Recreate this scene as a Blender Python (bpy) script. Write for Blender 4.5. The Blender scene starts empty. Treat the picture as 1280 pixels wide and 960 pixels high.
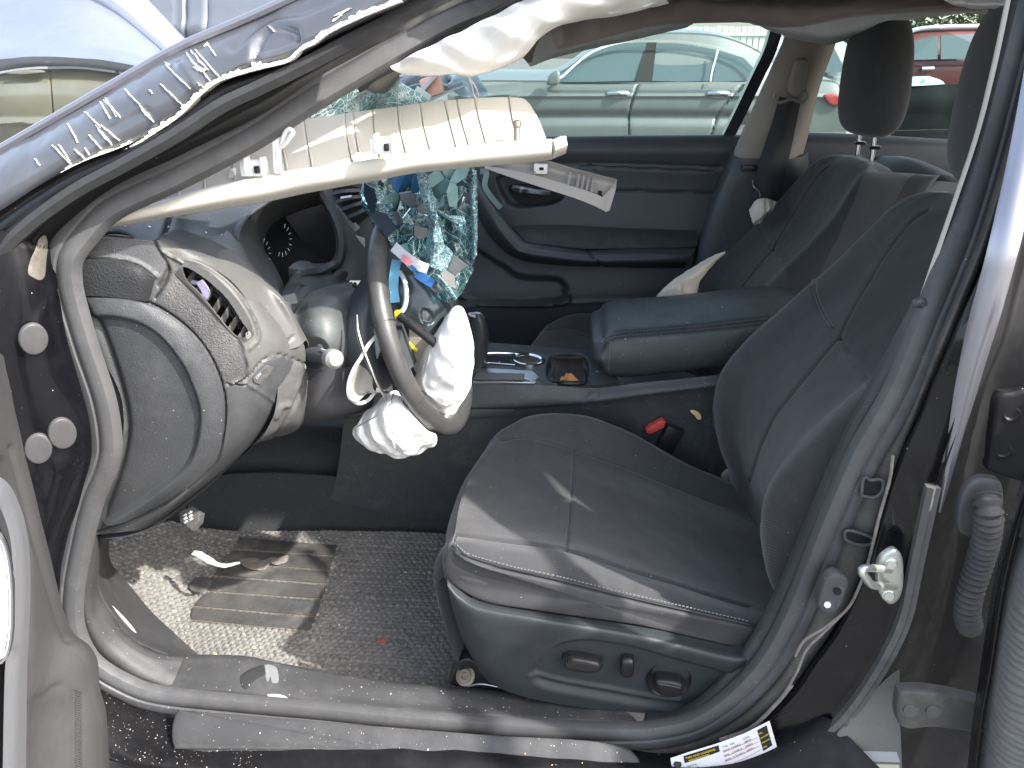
import bpy, bmesh, math, random
import numpy as np
from mathutils import Vector, Matrix
from mathutils.noise import noise as pnoise, fractal
random.seed(7); np.random.seed(7)
S = bpy.context.scene
COL = S.collection
R = math.radians
# ------------------------------------------------------------------ camera
PITCH, YAW, FPX = R(23.3), R(4.2), 960.0
CAM = np.array([0.0, 0.0, 1.28])
cd = bpy.data.cameras.new("camera"); cam = bpy.data.objects.new("camera", cd); COL.objects.link(cam)
cd.sensor_width = 36.0; cd.lens = 36.0 * FPX / 1280.0; cd.clip_start = 0.02; cd.clip_end = 500
cam.location = CAM; cam.rotation_euler = (math.pi/2 - PITCH, 0, YAW)
S.camera = cam
# ------------------------------------------------------------------ light
SUN_EL, SUN_AZ = R(42), R(66)      # azimuth measured from -Y towards +X
W = bpy.data.worlds.new("World"); S.world = W; W.use_nodes = True
wt = W.node_tree; wt.nodes.clear()
sky = wt.nodes.new("ShaderNodeTexSky"); sky.sky_type = 'NISHITA'; sky.sun_disc = False
sky.sun_elevation = SUN_EL
sd = Vector((math.sin(SUN_AZ)*math.cos(SUN_EL), -math.cos(SUN_AZ)*math.cos(SUN_EL), math.sin(SUN_EL)))
sky.sun_rotation = math.atan2(sd.x, sd.y)
sky.dust_density = 3.0; sky.air_density = 1.0
bg = wt.nodes.new("ShaderNodeBackground"); bg.inputs[1].default_value = 0.15
wo = wt.nodes.new("ShaderNodeOutputWorld")
hs = wt.nodes.new("ShaderNodeHueSaturation"); hs.inputs["Saturation"].default_value = 0.68
wt.links.new(sky.outputs[0], hs.inputs["Color"]); wt.links.new(hs.outputs[0], bg.inputs[0]); wt.links.new(bg.outputs[0], wo.inputs[0])
sl = bpy.data.lights.new("sun", 'SUN'); sl.energy = 2.4; sl.angle = R(0.9); sl.color = (1.0, 0.965, 0.91)
so = bpy.data.objects.new("sun", sl); COL.objects.link(so)
so.rotation_euler = sd.to_track_quat('Z', 'Y').to_euler(); so.location = (2, -3, 5)
S.view_settings.view_transform = 'Standard'; S.view_settings.look = 'None'
S.view_settings.exposure = 2.1; S.view_settings.gamma = 1.0
S.view_settings.use_curve_mapping = False
S.render.engine = 'CYCLES'
S.cycles.max_bounces = 8; S.cycles.diffuse_bounces = 4; S.cycles.glossy_bounces = 4; S.cycles.transparent_max_bounces = 12

# ------------------------------------------------------------------ picture <-> place
_f = np.array([-math.sin(YAW)*math.cos(PITCH), math.cos(YAW)*math.cos(PITCH), -math.sin(PITCH)])
_r = np.array([math.cos(YAW), math.sin(YAW), 0.0]); _u = np.cross(_r, _f)
def P(x, y, Y=None, Z=None, X=None):
    """the point of the place seen at x, y on the plane Y (across the car), Z (height) or X (along the car)"""
    d = _f + _r*(x-640)/FPX - _u*(y-480)/FPX
    t = Y/d[1] if Y is not None else ((Z-CAM[2])/d[2] if Z is not None else X/d[0])
    return CAM + t*d
def Q(t): return P(t[0], t[1], Y=t[2])
def proj(V):
    q = np.asarray(V) - CAM; w = q @ _f
    return np.stack([640 + FPX*(q @ _r)/w, 480 - FPX*(q @ _u)/w], -1)
def pts3(L): return [Q(t) for t in L]

# ------------------------------------------------------------------ materials
MATS = {}
def mat(name, col, rough=0.6, metal=0.0, bump=0.0, bscale=400.0, btype='noise', dust=0.0, dscale=30.0, dcol=(0.32,0.30,0.27),
        coat=0.0, spec=0.5, var=0.0, vscale=6.0, sheen=0.0, trans=0.0, alpha=1.0, emit=None, bdist=0.001, speck=0.0, sss=0.0, rvar=0.0):
    if name in MATS: return MATS[name]
    m = bpy.data.materials.new(name); MATS[name] = m; m.use_nodes = True
    nt = m.node_tree; nd = nt.nodes; ln = nt.links
    b = nd["Principled BSDF"]
    b.inputs["Roughness"].default_value = rough; b.inputs["Metallic"].default_value = metal
    b.inputs["Specular IOR Level"].default_value = spec
    b.inputs["Coat Weight"].default_value = coat; b.inputs["Coat Roughness"].default_value = 0.06
    b.inputs["Sheen Weight"].default_value = sheen; b.inputs["Sheen Roughness"].default_value = 0.4
    b.inputs["Transmission Weight"].default_value = trans; b.inputs["Alpha"].default_value = alpha
    tc = nd.new("ShaderNodeTexCoord")
    def noise(scale, detail=3.0, rgh=0.6):
        n = nd.new("ShaderNodeTexNoise"); n.inputs["Scale"].default_value = scale; n.inputs["Detail"].default_value = detail
        n.inputs["Roughness"].default_value = rgh; ln.new(tc.outputs["Object"], n.inputs["Vector"]); return n
    def ramp(src, a, c):
        r = nd.new("ShaderNodeMapRange"); r.inputs[1].default_value = a; r.inputs[2].default_value = c; ln.new(src, r.inputs[0]); r.clamp = True; return r.outputs[0]
    def mix(fac, A, B):
        x = nd.new("ShaderNodeMix"); x.data_type = 'RGBA'
        if isinstance(fac, float): x.inputs[0].default_value = fac
        else: ln.new(fac, x.inputs[0])
        for s, v in ((x.inputs[6], A), (x.inputs[7], B)):
            if isinstance(v, tuple): s.default_value = (*v[:3], 1)
            else: ln.new(v, s)
        return x.outputs[2]
    c = tuple(col)
    if var > 0:
        n = noise(vscale, 5.0)
        c = mix(ramp(n.outputs[0], 0.3, 0.7), tuple(v*(1-var) for v in col), tuple(min(1, v*(1+var)) for v in col))
    if dust > 0:
        n1 = noise(dscale, 8.0, 0.75); n2 = noise(dscale*0.17, 3.0)
        mm = nd.new("ShaderNodeMath"); mm.operation = 'MULTIPLY'
        ln.new(ramp(n1.outputs[0], 0.42, 0.75), mm.inputs[0]); ln.new(ramp(n2.outputs[0], 0.35, 0.7), mm.inputs[1])
        m2 = nd.new("ShaderNodeMath"); m2.operation = 'MULTIPLY_ADD'; m2.inputs[1].default_value = dust; m2.inputs[2].default_value = dust*0.12
        ln.new(mm.outputs[0], m2.inputs[0]); m2.use_clamp = True
        c = mix(m2.outputs[0], c, tuple(dcol))
    if speck > 0:
        v = nd.new("ShaderNodeTexVoronoi"); v.inputs["Scale"].default_value = 210; ln.new(tc.outputs["Object"], v.inputs["Vector"])
        n3 = noise(14, 2.0)
        sp = nd.new("ShaderNodeSeparateColor"); ln.new(v.outputs["Color"], sp.inputs[0])
        a0 = nd.new("ShaderNodeMath"); a0.operation = 'POWER'; a0.inputs[1].default_value = 3.0; ln.new(sp.outputs[1], a0.inputs[0])
        a1 = nd.new("ShaderNodeMath"); a1.operation = 'MULTIPLY_ADD'; a1.inputs[1].default_value = 0.12; a1.inputs[2].default_value = 0.03; ln.new(a0.outputs[0], a1.inputs[0])
        a = nd.new("ShaderNodeMath"); a.operation = 'LESS_THAN'; ln.new(a1.outputs[0], a.inputs[1])
        ln.new(v.outputs["Distance"], a.inputs[0])
        g = nd.new("ShaderNodeMath"); g.operation = 'LESS_THAN'; ln.new(sp.outputs[0], g.inputs[0])
        h = nd.new("ShaderNodeMath"); h.operation = 'MULTIPLY'; h.inputs[1].default_value = speck; ln.new(n3.outputs[0], h.inputs[0]); ln.new(h.outputs[0], g.inputs[1])
        k = nd.new("ShaderNodeMath"); k.operation = 'MULTIPLY'; ln.new(a.outputs[0], k.inputs[0]); ln.new(g.outputs[0], k.inputs[1])
        c = mix(k.outputs[0], c, (0.55, 0.52, 0.46))
    if isinstance(c, tuple): b.inputs["Base Color"].default_value = (*c[:3], 1)
    else: ln.new(c, b.inputs["Base Color"])
    if rvar > 0:
        n = noise(dscale*0.6, 5.0)
        rr = nd.new("ShaderNodeMapRange"); rr.inputs[1].default_value = 0.3; rr.inputs[2].default_value = 0.7
        rr.inputs[3].default_value = max(0.02, rough-rvar); rr.inputs[4].default_value = min(1, rough+rvar); ln.new(n.outputs[0], rr.inputs[0])
        ln.new(rr.outputs[0], b.inputs["Roughness"])
    if bump > 0:
        if btype == 'noise': t = noise(bscale, 2.0).outputs[0]
        elif btype == 'leather':
            v = nd.new("ShaderNodeTexVoronoi"); v.feature = 'SMOOTH_F1'; v.inputs["Scale"].default_value = bscale; ln.new(tc.outputs["Object"], v.inputs["Vector"]); t = v.outputs["Distance"]
        elif btype == 'weave':
            w1 = nd.new("ShaderNodeTexWave"); w1.bands_direction = 'DIAGONAL'; w1.inputs["Scale"].default_value = bscale; w1.inputs["Distortion"].default_value = 1.5
            w1.inputs["Detail"].default_value = 2.0; w1.inputs["Detail Scale"].default_value = 3.0
            ln.new(tc.outputs["Object"], w1.inputs["Vector"])
            n = noise(bscale*6, 2.0)
            ad = nd.new("ShaderNodeMath"); ad.operation = 'MULTIPLY_ADD'; ad.inputs[1].default_value = 0.35; ln.new(w1.outputs[1], ad.inputs[0]); ln.new(n.outputs[0], ad.inputs[2]); t = ad.outputs[0]
        bp = nd.new("ShaderNodeBump"); bp.inputs["Strength"].default_value = bump; bp.inputs["Distance"].default_value = bdist
        ln.new(t, bp.inputs["Height"]); ln.new(bp.outputs[0], b.inputs["Normal"])
    if emit: b.inputs["Emission Color"].default_value = (*emit[:3], 1); b.inputs["Emission Strength"].default_value = emit[3]
    return m

PAINT = mat("black_car_paint", (0.003,0.003,0.0045), 0.32, spec=0.3, coat=0.35, dust=0.012, dscale=60, dcol=(0.2,0.2,0.21), speck=0.16, rvar=0.1)
PAINTD = mat("dusty_black_paint", (0.006,0.006,0.007), 0.55, spec=0.22, coat=0.05, dust=0.07, dscale=45, dcol=(0.17,0.165,0.16), speck=0.14, rvar=0.15)
SKIN = mat("dented_blue_black_paint", (0.065,0.068,0.077), 0.36, metal=0.2, coat=0.8, dust=0.3, dscale=14, dcol=(0.3,0.31,0.34), rvar=0.12)
RUBBER = mat("dusty_rubber_seal", (0.060,0.061,0.064), 0.62, bump=0.15, bscale=900, dust=0.55, dscale=40, dcol=(0.16,0.155,0.15), speck=0.3)
PLAST = mat("grained_grey_plastic", (0.036,0.038,0.042), 0.55, bump=0.5, bscale=560, btype='leather', dust=0.28, dscale=35, dcol=(0.22,0.22,0.21), speck=0.3, bdist=0.0009, rvar=0.08)
PLASTD = mat("dark_interior_plastic", (0.044,0.050,0.058), 0.5, bump=0.25, bscale=620, btype='leather', dust=0.10, dscale=35, dcol=(0.16,0.17,0.17), speck=0.12, bdist=0.0006)
PLASTS = mat("smooth_black_plastic", (0.012,0.012,0.014), 0.35, dust=0.08, dscale=50, rvar=0.08)
PADTOP = mat("soft_dash_top", (0.028,0.034,0.037), 0.5, bump=0.3, bscale=560, btype='leather', dust=0.14, dscale=25, dcol=(0.24,0.27,0.26), speck=0.3, bdist=0.0006)  # blue green of light through the windscreen is put into this colour
SILLP = mat("dusty_sill_plastic", (0.028,0.029,0.031), 0.6, bump=0.3, bscale=700, dust=0.30, dscale=22, dcol=(0.24,0.23,0.22), speck=0.6, bdist=0.0006)
FAB = mat("charcoal_woven_fabric", (0.042,0.043,0.047), 0.92, bump=0.6, bscale=210, btype='weave', sheen=0.25, dust=0.08, dscale=30, speck=0.16, bdist=0.0007, var=0.12)
FABI = mat("charcoal_rib_fabric", (0.034,0.034,0.036), 0.95, bump=1.0, bscale=130, btype='weave', sheen=0.3, dust=0.10, dscale=24, speck=0.22, bdist=0.0009, var=0.15)
FABD = mat("dark_side_cloth", (0.030,0.030,0.033), 0.7, bump=0.3, bscale=900, dust=0.08, dscale=30, speck=0.1, sheen=0.1, bdist=0.0006)
THREAD = mat("grey_thread", (0.16,0.17,0.18), 0.8)
LEATH = mat("black_leatherette", (0.030,0.036,0.038), 0.42, bump=0.3, bscale=420, btype='leather', dust=0.3, dscale=28, dcol=(0.18,0.20,0.19), speck=0.3, bdist=0.0006, rvar=0.08)
LEATHW = mat("steering_wheel_leather", (0.036,0.036,0.037), 0.42, bump=0.25, bscale=700, btype='leather', dust=0.2, dscale=30, bdist=0.0005)
BEIGE = mat("beige_trim_plastic", (0.45,0.425,0.365), 0.55, bump=0.15, bscale=600, dust=0.3, dscale=18, dcol=(0.50,0.43,0.36), bdist=0.0005)
BEIGE2 = mat("grey_beige_trim_plastic", (0.36,0.34,0.31), 0.6, bump=0.15, bscale=600, dust=0.2, dscale=18, dcol=(0.30,0.26,0.22), bdist=0.0005)
WHITEP = mat("white_nylon_clip", (0.80,0.79,0.76), 0.45)
BAG = mat("white_airbag_cloth", (0.82,0.81,0.78), 0.85, bump=0.35, bscale=300, btype='weave', dust=0.25, dscale=14, dcol=(0.55,0.46,0.34), bdist=0.0005)
BAG2 = mat("stained_airbag_cloth", (0.62,0.58,0.50), 0.9, bump=0.35, bscale=300, btype='weave', dust=0.7, dscale=20, dcol=(0.40,0.26,0.13), bdist=0.0005)
LINER = mat("grey_brown_headliner", (0.24,0.205,0.195), 0.95, bump=0.5, bscale=500, var=0.15, sheen=0.2)
LINERL = mat("pale_headliner_board", (0.48,0.52,0.50), 0.9, bump=0.4, bscale=80, dust=0.4, dscale=20, dcol=(0.16,0.20,0.19))
CHROME = mat("chrome_metal", (0.75,0.76,0.78), 0.12, metal=1.0)
SATIN = mat("satin_silver_trim", (0.42,0.43,0.44), 0.32, metal=0.9, dust=0.2, dscale=40)
ZINC = mat("zinc_plated_steel", (0.58,0.60,0.55), 0.38, metal=0.75, dust=0.3, dscale=90, dcol=(0.4,0.4,0.36), bump=0.2, bscale=300, rvar=0.12)
DIRT = mat("dried_dirt_film", (0.20,0.175,0.155), 0.9, bump=0.6, bscale=120, var=0.3, vscale=60)
CARPET = mat("black_carpet", (0.034,0.035,0.038), 1.0, bump=1.0, bscale=520, speck=0.7, dust=0.3, dscale=70, dcol=(0.09,0.09,0.085), bdist=0.002)
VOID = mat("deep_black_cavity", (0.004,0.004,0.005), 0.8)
GREYP = mat("light_grey_plastic", (0.42,0.42,0.42), 0.5)
YELLOW = mat("yellow_connector", (0.75,0.65,0.04), 0.45)
BLUEP = mat("bright_blue_plastic", (0.03,0.26,0.55), 0.4)
RED = mat("red_button_plastic", (0.62,0.07,0.05), 0.4)
STICK = mat("white_sticker_paper", (0.72,0.72,0.74), 0.45)
INK = mat("black_print_ink", (0.015,0.015,0.015), 0.6)
INKY = mat("yellow_print_ink", (0.80,0.60,0.05), 0.6)
INKR = mat("red_print_ink", (0.55,0.06,0.05), 0.6)

# ------------------------------------------------------------------ object helpers
LOC = {}
GEO = {}; FRONT = {}
def _link(o, parent, label, kind, group=None):
    COL.objects.link(o)
    if parent is not None: o.parent = parent
    if label: o["label"] = label
    if kind: o["kind"] = kind
    if group: o["group"] = group
def G(name, V, F, m, parent=None, label=None, kind=None, smooth=True, cat=None, group=None, org=None, edge=None):
    V = np.asarray(V, float)
    if parent is not None: loc = LOC[parent.name]
    elif org is not None: loc = np.array(org, float)
    else: loc = np.array([V[:,0].mean(), V[:,1].mean(), V[:,2].min()])
    me = bpy.data.meshes.new(name)
    me.from_pydata((V - loc).tolist(), [], F); me.update()
    ml = m if isinstance(m, (list, tuple)) else [m]
    for x in ml: me.materials.append(x)
    if smooth:
        me.polygons.foreach_set("use_smooth", [True]*len(me.polygons))
        if edge: me.set_sharp_from_angle(angle=R(edge))
    o = bpy.data.objects.new(name, me)
    _link(o, parent, label, kind, group)
    if parent is None: o.location = loc
    if cat: o["category"] = cat
    LOC[o.name] = loc
    GEO[o.name] = (V, F)
    return o
def thing(name, label, cat, loc, group=None):
    o = bpy.data.objects.new(name, None); o.empty_display_size = 0.1
    COL.objects.link(o); o.location = loc; o["label"] = label; o["category"] = cat
    if group: o["group"] = group
    LOC[o.name] = np.array(loc, float)
    return o
def cr(pts, n, closed=False):
    """n points along a Catmull-Rom curve through pts"""
    p = np.asarray(pts, float); k = len(p)
    if k == 2 and not closed:
        t = np.linspace(0,1,n)[:,None]; return p[0]*(1-t)+p[1]*t
    if closed: q = np.vstack([p[-1], p, p[0], p[1]]); segs = k
    else: q = np.vstack([2*p[0]-p[1], p, 2*p[-1]-p[-2]]); segs = k-1
    d = [np.linalg.norm(q[i+2]-q[i+1]) for i in range(segs)]
    c = np.concatenate([[0], np.cumsum(d)])
    if c[-1] < 1e-9: return np.repeat(p[:1], n, 0)
    s = np.linspace(0, c[-1], n, endpoint=not closed)
    out = np.zeros((n, p.shape[1]))
    for j, sv in enumerate(s):
        i = min(segs-1, int(np.searchsorted(c, sv, side='right')-1)); i = max(i, 0)
        t = 0 if d[i] < 1e-12 else (sv-c[i])/d[i]; t = min(max(t, 0), 1)
        a, b, e, f = q[i], q[i+1], q[i+2], q[i+3]
        out[j] = 0.5*((2*b)+(-a+e)*t+(2*a-5*b+4*e-f)*t*t+(-a+3*b-3*e+f)*t**3)
    return out
def gridf(nu, nv, cu=False, cv=False):
    F = []
    for i in range(nv if cv else nv-1):
        for j in range(nu if cu else nu-1):
            a = i*nu+j; b = i*nu+(j+1)%nu; c = ((i+1)%nv)*nu+(j+1)%nu; d = ((i+1)%nv)*nu+j
            F.append((a,b,c,d))
    return F
def segdist(p, A):
    """distance in the picture of each p to polyline A"""
    A = np.asarray(A, float); best = np.full(len(p), 1e9)
    for a, b in zip(A[:-1], A[1:]):
        d = b-a; L = max(d@d, 1e-9); t = np.clip(((p-a)@d)/L, 0, 1)
        best = np.minimum(best, np.linalg.norm(p-(a+t[:,None]*d), axis=1))
    return best
def inpoly(p, A):
    A = np.asarray(A, float); x, y = p[:,0], p[:,1]; r = np.zeros(len(p), bool)
    for (x1,y1), (x2,y2) in zip(A, np.roll(A, -1, 0)):
        c = ((y1 > y) != (y2 > y)) & (x < (x2-x1)*(y-y1)/((y2-y1) if y2 != y1 else 1e-9)+x1)
        r ^= c
    return r
def vnorm(V, nu, nv):
    g = V.reshape(nv, nu, 3); du = np.gradient(g, axis=1); dv = np.gradient(g, axis=0)
    n = np.cross(du, dv).reshape(-1,3); n /= (np.linalg.norm(n, axis=1)[:,None]+1e-12)
    s = np.sign(((CAM-V)*n).sum(1)); s[s==0] = 1
    return n*s[:,None]
def engrave(V, N, cuts):
    p = proj(V); h = np.zeros(len(V))
    for c in cuts:
        if c[0] == 'l':      # groove (depth>0) or ridge (depth<0) along a line: ('l', pts, width_px, depth_m)
            d = segdist(p, cr(c[1], max(2, len(c[1])*6)) if len(c[1]) > 2 else c[1]); h -= c[3]*np.exp(-(d/c[2])**2)
        elif c[0] == 'p':    # pocket inside an outline: ('p', pts, soft_px, depth_m)
            A = cr(c[1], len(c[1])*8, True); d = segdist(p, np.vstack([A, A[:1]])); s = np.where(inpoly(p, A), d, -d)
            t = np.clip(s/c[2]*0.5+0.5, 0, 1); h -= c[3]*(t*t*(3-2*t))
        elif c[0] == 'n':    # waviness: ('n', scale, amp)
            h += np.array([pnoise(Vector(v)*c[1]) for v in V])*c[2]
    return V + N*h[:,None]
def loft(name, rows, m, nu=24, nv=12, parent=None, label=None, cuts=None, zones=None, holes=None, raw=False, cu=False, cv=False, thick=0.0, tdir=None, kind=None, **k):
    """a smooth skin through rows of points (x, y, Y) or of place points when raw"""
    Rw = [cr(r if raw else pts3(r), nu, cu) for r in rows]
    g = np.stack(Rw, 0)
    V = np.stack([cr(g[:,j], nv, cv) for j in range(nu)], 1).reshape(-1,3)
    F = gridf(nu, nv, cu, cv)
    if cuts: V = engrave(V, vnorm(V, nu, nv), cuts)
    if holes:
        cen = proj(np.array([V[list(f)].mean(0) for f in F]))
        keep = np.ones(len(F), bool)
        for h in holes: keep &= ~inpoly(cen, cr(h, len(h)*8, True))
        F = [f for f, q in zip(F, keep) if q]
    if thick:
        N = vnorm(V, nu, nv) if tdir is None else np.array(tdir, float)[None,:]*-1
        n0 = len(V); V = np.vstack([V, V - N*thick])
        F2 = [tuple(n0+i for i in reversed(f)) for f in F]
        from collections import Counter
        ec = Counter()
        for f in F:
            for a, b in zip(f, f[1:]+f[:1]): ec[(a,b)] += 1
        side = [(b, a, a+n0, b+n0) for (a,b) in ec if (b,a) not in ec]
        F = F + F2 + side
    o = G(name, V, F, m, parent, label, kind, edge=k.pop('edge', 50 if thick else None), **k)
    FRONT[o.name] = nu*nv
    for zp, zm in (zones or []):
        o.data.materials.append(zm); k_ = len(o.data.materials)-1; cz = proj(np.array([V[list(f)].mean(0) for f in F])); ins = inpoly(cz, cr(np.array(zp,float), len(zp)*8, True))
        for pi, t_ in enumerate(ins):
            if t_: o.data.polygons[pi].material_index = k_
    return o
def dome(name, outline, m, parent=None, h=0.01, edge=0.25, thick=0.01, n=None, center=None, seg=64, rings=10, label=None, raw=False, flat=True, cuts=None, smoothout=True, kind=None, **k):
    """a plate with a rounded rim: outline in the picture with its distance, swelling towards n"""
    A = np.array(outline if raw else pts3(outline), float)
    A = cr(A, seg, True) if smoothout else A
    c = A.mean(0) if center is None else (np.array(center) if raw else Q(center))
    if n is None:
        n = np.zeros(3)
        for a, b in zip(A, np.roll(A, -1, 0)): n += np.cross(a-c, b-c)
        n /= np.linalg.norm(n)
        if n @ (CAM-c) < 0: n = -n
    n = np.array(n, float); n /= np.linalg.norm(n)
    sg = len(A); V = [A - n*thick]; 
    for i in range(rings):
        q = i/(rings-1)
        if flat: s = 1 - edge*q if i < rings-2 else (1-edge)*(1-(i-(rings-2)+1)*0.45)
        else: s = 1-q*0.98
        e = (1-s)/edge if flat else (1-s)
        hh = h*math.sqrt(max(0, 1-(1-min(1,e))**2))
        V.append(c + (A-c)*s + n*hh)
    nr = len(V); V = np.vstack(V + [ (c + n*h)[None,:]])
    F = []
    for i in range(nr-1):
        for j in range(sg): F.append((i*sg+j, i*sg+(j+1)%sg, (i+1)*sg+(j+1)%sg, (i+1)*sg+j))
    F += [((nr-1)*sg+j, (nr-1)*sg+(j+1)%sg, len(V)-1) for j in range(sg)]
    F.append(tuple(range(sg))[::-1])
    if cuts: V = engrave(V, np.repeat(n[None,:], len(V), 0), cuts)
    return G(name, V, F, m, parent, label, kind, edge=k.pop('sharp', 45), **k)
def sweep(name, path, prof, m, parent=None, out=(0,-1,0), closed=False, n=None, label=None, raw=False, scale=None, pclosed=True, kind=None, **k):
    """profile (across, out) carried along a path"""
    A = np.array(path if raw else pts3(path), float)
    A = cr(A, n or len(A)*6, closed); N = len(A)
    T = np.gradient(A, axis=0)
    if closed: T = np.roll(A,-1,0)-np.roll(A,1,0)
    T /= np.linalg.norm(T, axis=1)[:,None]+1e-12
    o = np.array(out, float)
    if o.ndim == 1: o = np.repeat(o[None,:], N, 0)
    o = o - (o*T).sum(1)[:,None]*T; o /= np.linalg.norm(o, axis=1)[:,None]+1e-12
    s = np.cross(T, o); pr = np.array(prof, float); kp = len(pr)
    sc = np.ones(N) if scale is None else np.interp(np.linspace(0,1,N), np.linspace(0,1,len(scale)), scale)
    V = (A[:,None,:] + s[:,None,:]*pr[None,:,0:1]*sc[:,None,None] + o[:,None,:]*pr[None,:,1:2]*sc[:,None,None]).reshape(-1,3)
    F = gridf(kp, N, pclosed, closed)
    if not closed and pclosed:
        F.append(tuple(range(kp))[::-1]); F.append(tuple((N-1)*kp+j for j in range(kp)))
    return G(name, V, F, m, parent, label, kind, edge=k.pop('edge', 40), **k)
def circ(r, n=10, sy=1.0): return [(r*math.cos(2*math.pi*i/n), r*sy*math.sin(2*math.pi*i/n)) for i in range(n)]
def tube(name, path, r, m, parent=None, n=None, seg=10, **k):
    return sweep(name, path, circ(r, seg), m, parent, n=n, edge=k.pop('edge', 60), **k)
def boxv(c, ax, dims, bev=0.0):
    """verts, faces of a bevelled box: centre, axes (3 vectors), full sizes"""
    bm = bmesh.new(); bmesh.ops.create_cube(bm, size=1.0)
    for v in bm.verts: v.co = Vector((v.co.x*dims[0], v.co.y*dims[1], v.co.z*dims[2]))
    if bev > 0: bmesh.ops.bevel(bm, geom=list(bm.edges), offset=min(bev, min(dims)*0.45), segments=2, affect='EDGES', profile=0.6)
    bm.verts.index_update()
    V = np.array([v.co[:] for v in bm.verts]); F = [tuple(v.index for v in f.verts) for f in bm.faces]; bm.free()
    M = np.array([np.array(a, float)/np.linalg.norm(a) for a in ax])
    return V @ M + np.array(c), F
EX, EY, EZ = (1,0,0), (0,1,0), (0,0,1)
def box(name, c, dims, m, parent=None, ax=(EX,EY,EZ), bev=0.002, **k):
    V, F = boxv(c, ax, dims, bev); return G(name, V, F, m, parent, edge=35, **k)
def lathe(name, c, axis, prof, m, parent=None, seg=28, **k):
    """prof: (radius, height along axis)"""
    a = np.array(axis, float); a /= np.linalg.norm(a); t = np.array([0,0,1.0]) if abs(a[2]) < 0.9 else np.array([1.0,0,0])
    s = np.cross(a, t); s /= np.linalg.norm(s); u = np.cross(a, s); V = []
    for r, h in prof:
        for i in range(seg):
            w = 2*math.pi*i/seg; V.append(np.array(c)+a*h+r*(math.cos(w)*s+math.sin(w)*u))
    F = gridf(seg, len(prof), True); F.append(tuple(range(seg))[::-1]); F.append(tuple((len(prof)-1)*seg+j for j in range(seg)))
    return G(name, V, F, m, parent, edge=35, **k)
def merge(parts):
    V, F, n = [], [], 0
    for v, f in parts:
        V.append(np.asarray(v)); F += [tuple(i+n for i in q) for q in f]; n += len(v)
    return np.vstack(V), F
def quadplate(pts, thick, n=None):
    """flat polygon plate: outline as place points"""
    A = np.array(pts, float); c = A.mean(0)
    if n is None:
        n = np.zeros(3)
        for a, b in zip(A, np.roll(A,-1,0)): n += np.cross(a-c, b-c)
        n /= np.linalg.norm(n)
        if n @ (CAM-c) < 0: n = -n
    n = np.array(n, float); k = len(A)
    V = np.vstack([A, A-n*thick]); F = [tuple(range(k)), tuple(range(2*k-1, k-1, -1))]+[(i, i+k, (i+1)%k+k, (i+1)%k) for i in range(k)]
    return V, F
def plate(name, outline, m, parent=None, thick=0.004, raw=False, n=None, **k):
    V, F = quadplate(outline if raw else pts3(outline), thick, n)
    return G(name, V, F, m, parent, smooth=False, **k)
def stitches(name, path, m, parent, step=0.006, r=0.0006, off=(0,-0.001,0.001), raw=False):
    A = np.array(path if raw else pts3(path), float)
    L = np.linalg.norm(np.diff(cr(A, 200), axis=0), axis=1).sum(); k = max(4, int(L/step))
    B = cr(A, k*2) + np.array(off); ps = []
    for i in range(0, len(B)-1, 2):
        d = B[i+1]-B[i]; l = np.linalg.norm(d)
        if l < 1e-6: continue
        e = np.cross(d, [0,0.3,1]); ps.append(boxv((B[i]+B[i+1])/2, (d, e, np.cross(d, e)), (l*1.1, r*2, r*2)))
    V, F = merge(ps); return G(name, V, F, m, parent, kind="stuff", smooth=False)
def scatter(name, src, count, m, size=(0.001,0.003), filt=None, seed=1, parent=None, lift=0.0005, label=None, cat=None, flat=0.5, ms=None):
    """tiny loose crumbs lying on the faces of src objects"""
    rng = random.Random(seed); pool = []
    for o in src:
        V, F = GEO[o.name]
        for f in F:
            if len(f) > 4: continue
            q = V[list(f)]; n = np.cross(q[1]-q[0], q[2]-q[0]); a = np.linalg.norm(n)
            if a < 1e-12: continue
            n = n/a
            if n[2] < 0: n = -n
            if n[2] < 0.35: continue
            c = q.mean(0)
            if (CAM-c) @ n < 0: continue
            if filt is not None and not filt(c): continue
            pool.append((a, q, n))
    if not pool: return None
    w = np.cumsum([p[0] for p in pool]); ps = []
    for _ in range(count):
        i = int(np.searchsorted(w, rng.random()*w[-1])); i = min(i, len(pool)-1); a, q, n = pool[i]
        u, v = rng.random(), rng.random(); pt = (q[0]*(1-u)+q[1]*u)*(1-v)+((q[3] if len(q) > 3 else q[2])*(1-u)+q[2]*u)*v
        s = rng.uniform(*size)*(1 if rng.random() < 0.8 else 1.8); an = rng.random()*6.28
        t = np.cross(n, [math.cos(an), math.sin(an), 0.1]); t /= np.linalg.norm(t); b = np.cross(n, t)
        el = rng.uniform(0.3, 1.0)
        pt = pt + n*(lift+s*flat*0.3)
        V = np.array([pt-t*s, pt+b*s*el, pt+t*s*rng.uniform(.6,1), pt-b*s*el*rng.uniform(.6,1), pt+n*s*flat, pt-n*s*flat*0.3])
        ps.append((V, [(0,1,4),(1,2,4),(2,3,4),(3,0,4),(1,0,5),(2,1,5),(3,2,5),(0,3,5)]))
    V, F = merge(ps)
    return G(name, V, F, m, parent, label=label, kind="stuff", smooth=False)

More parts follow.
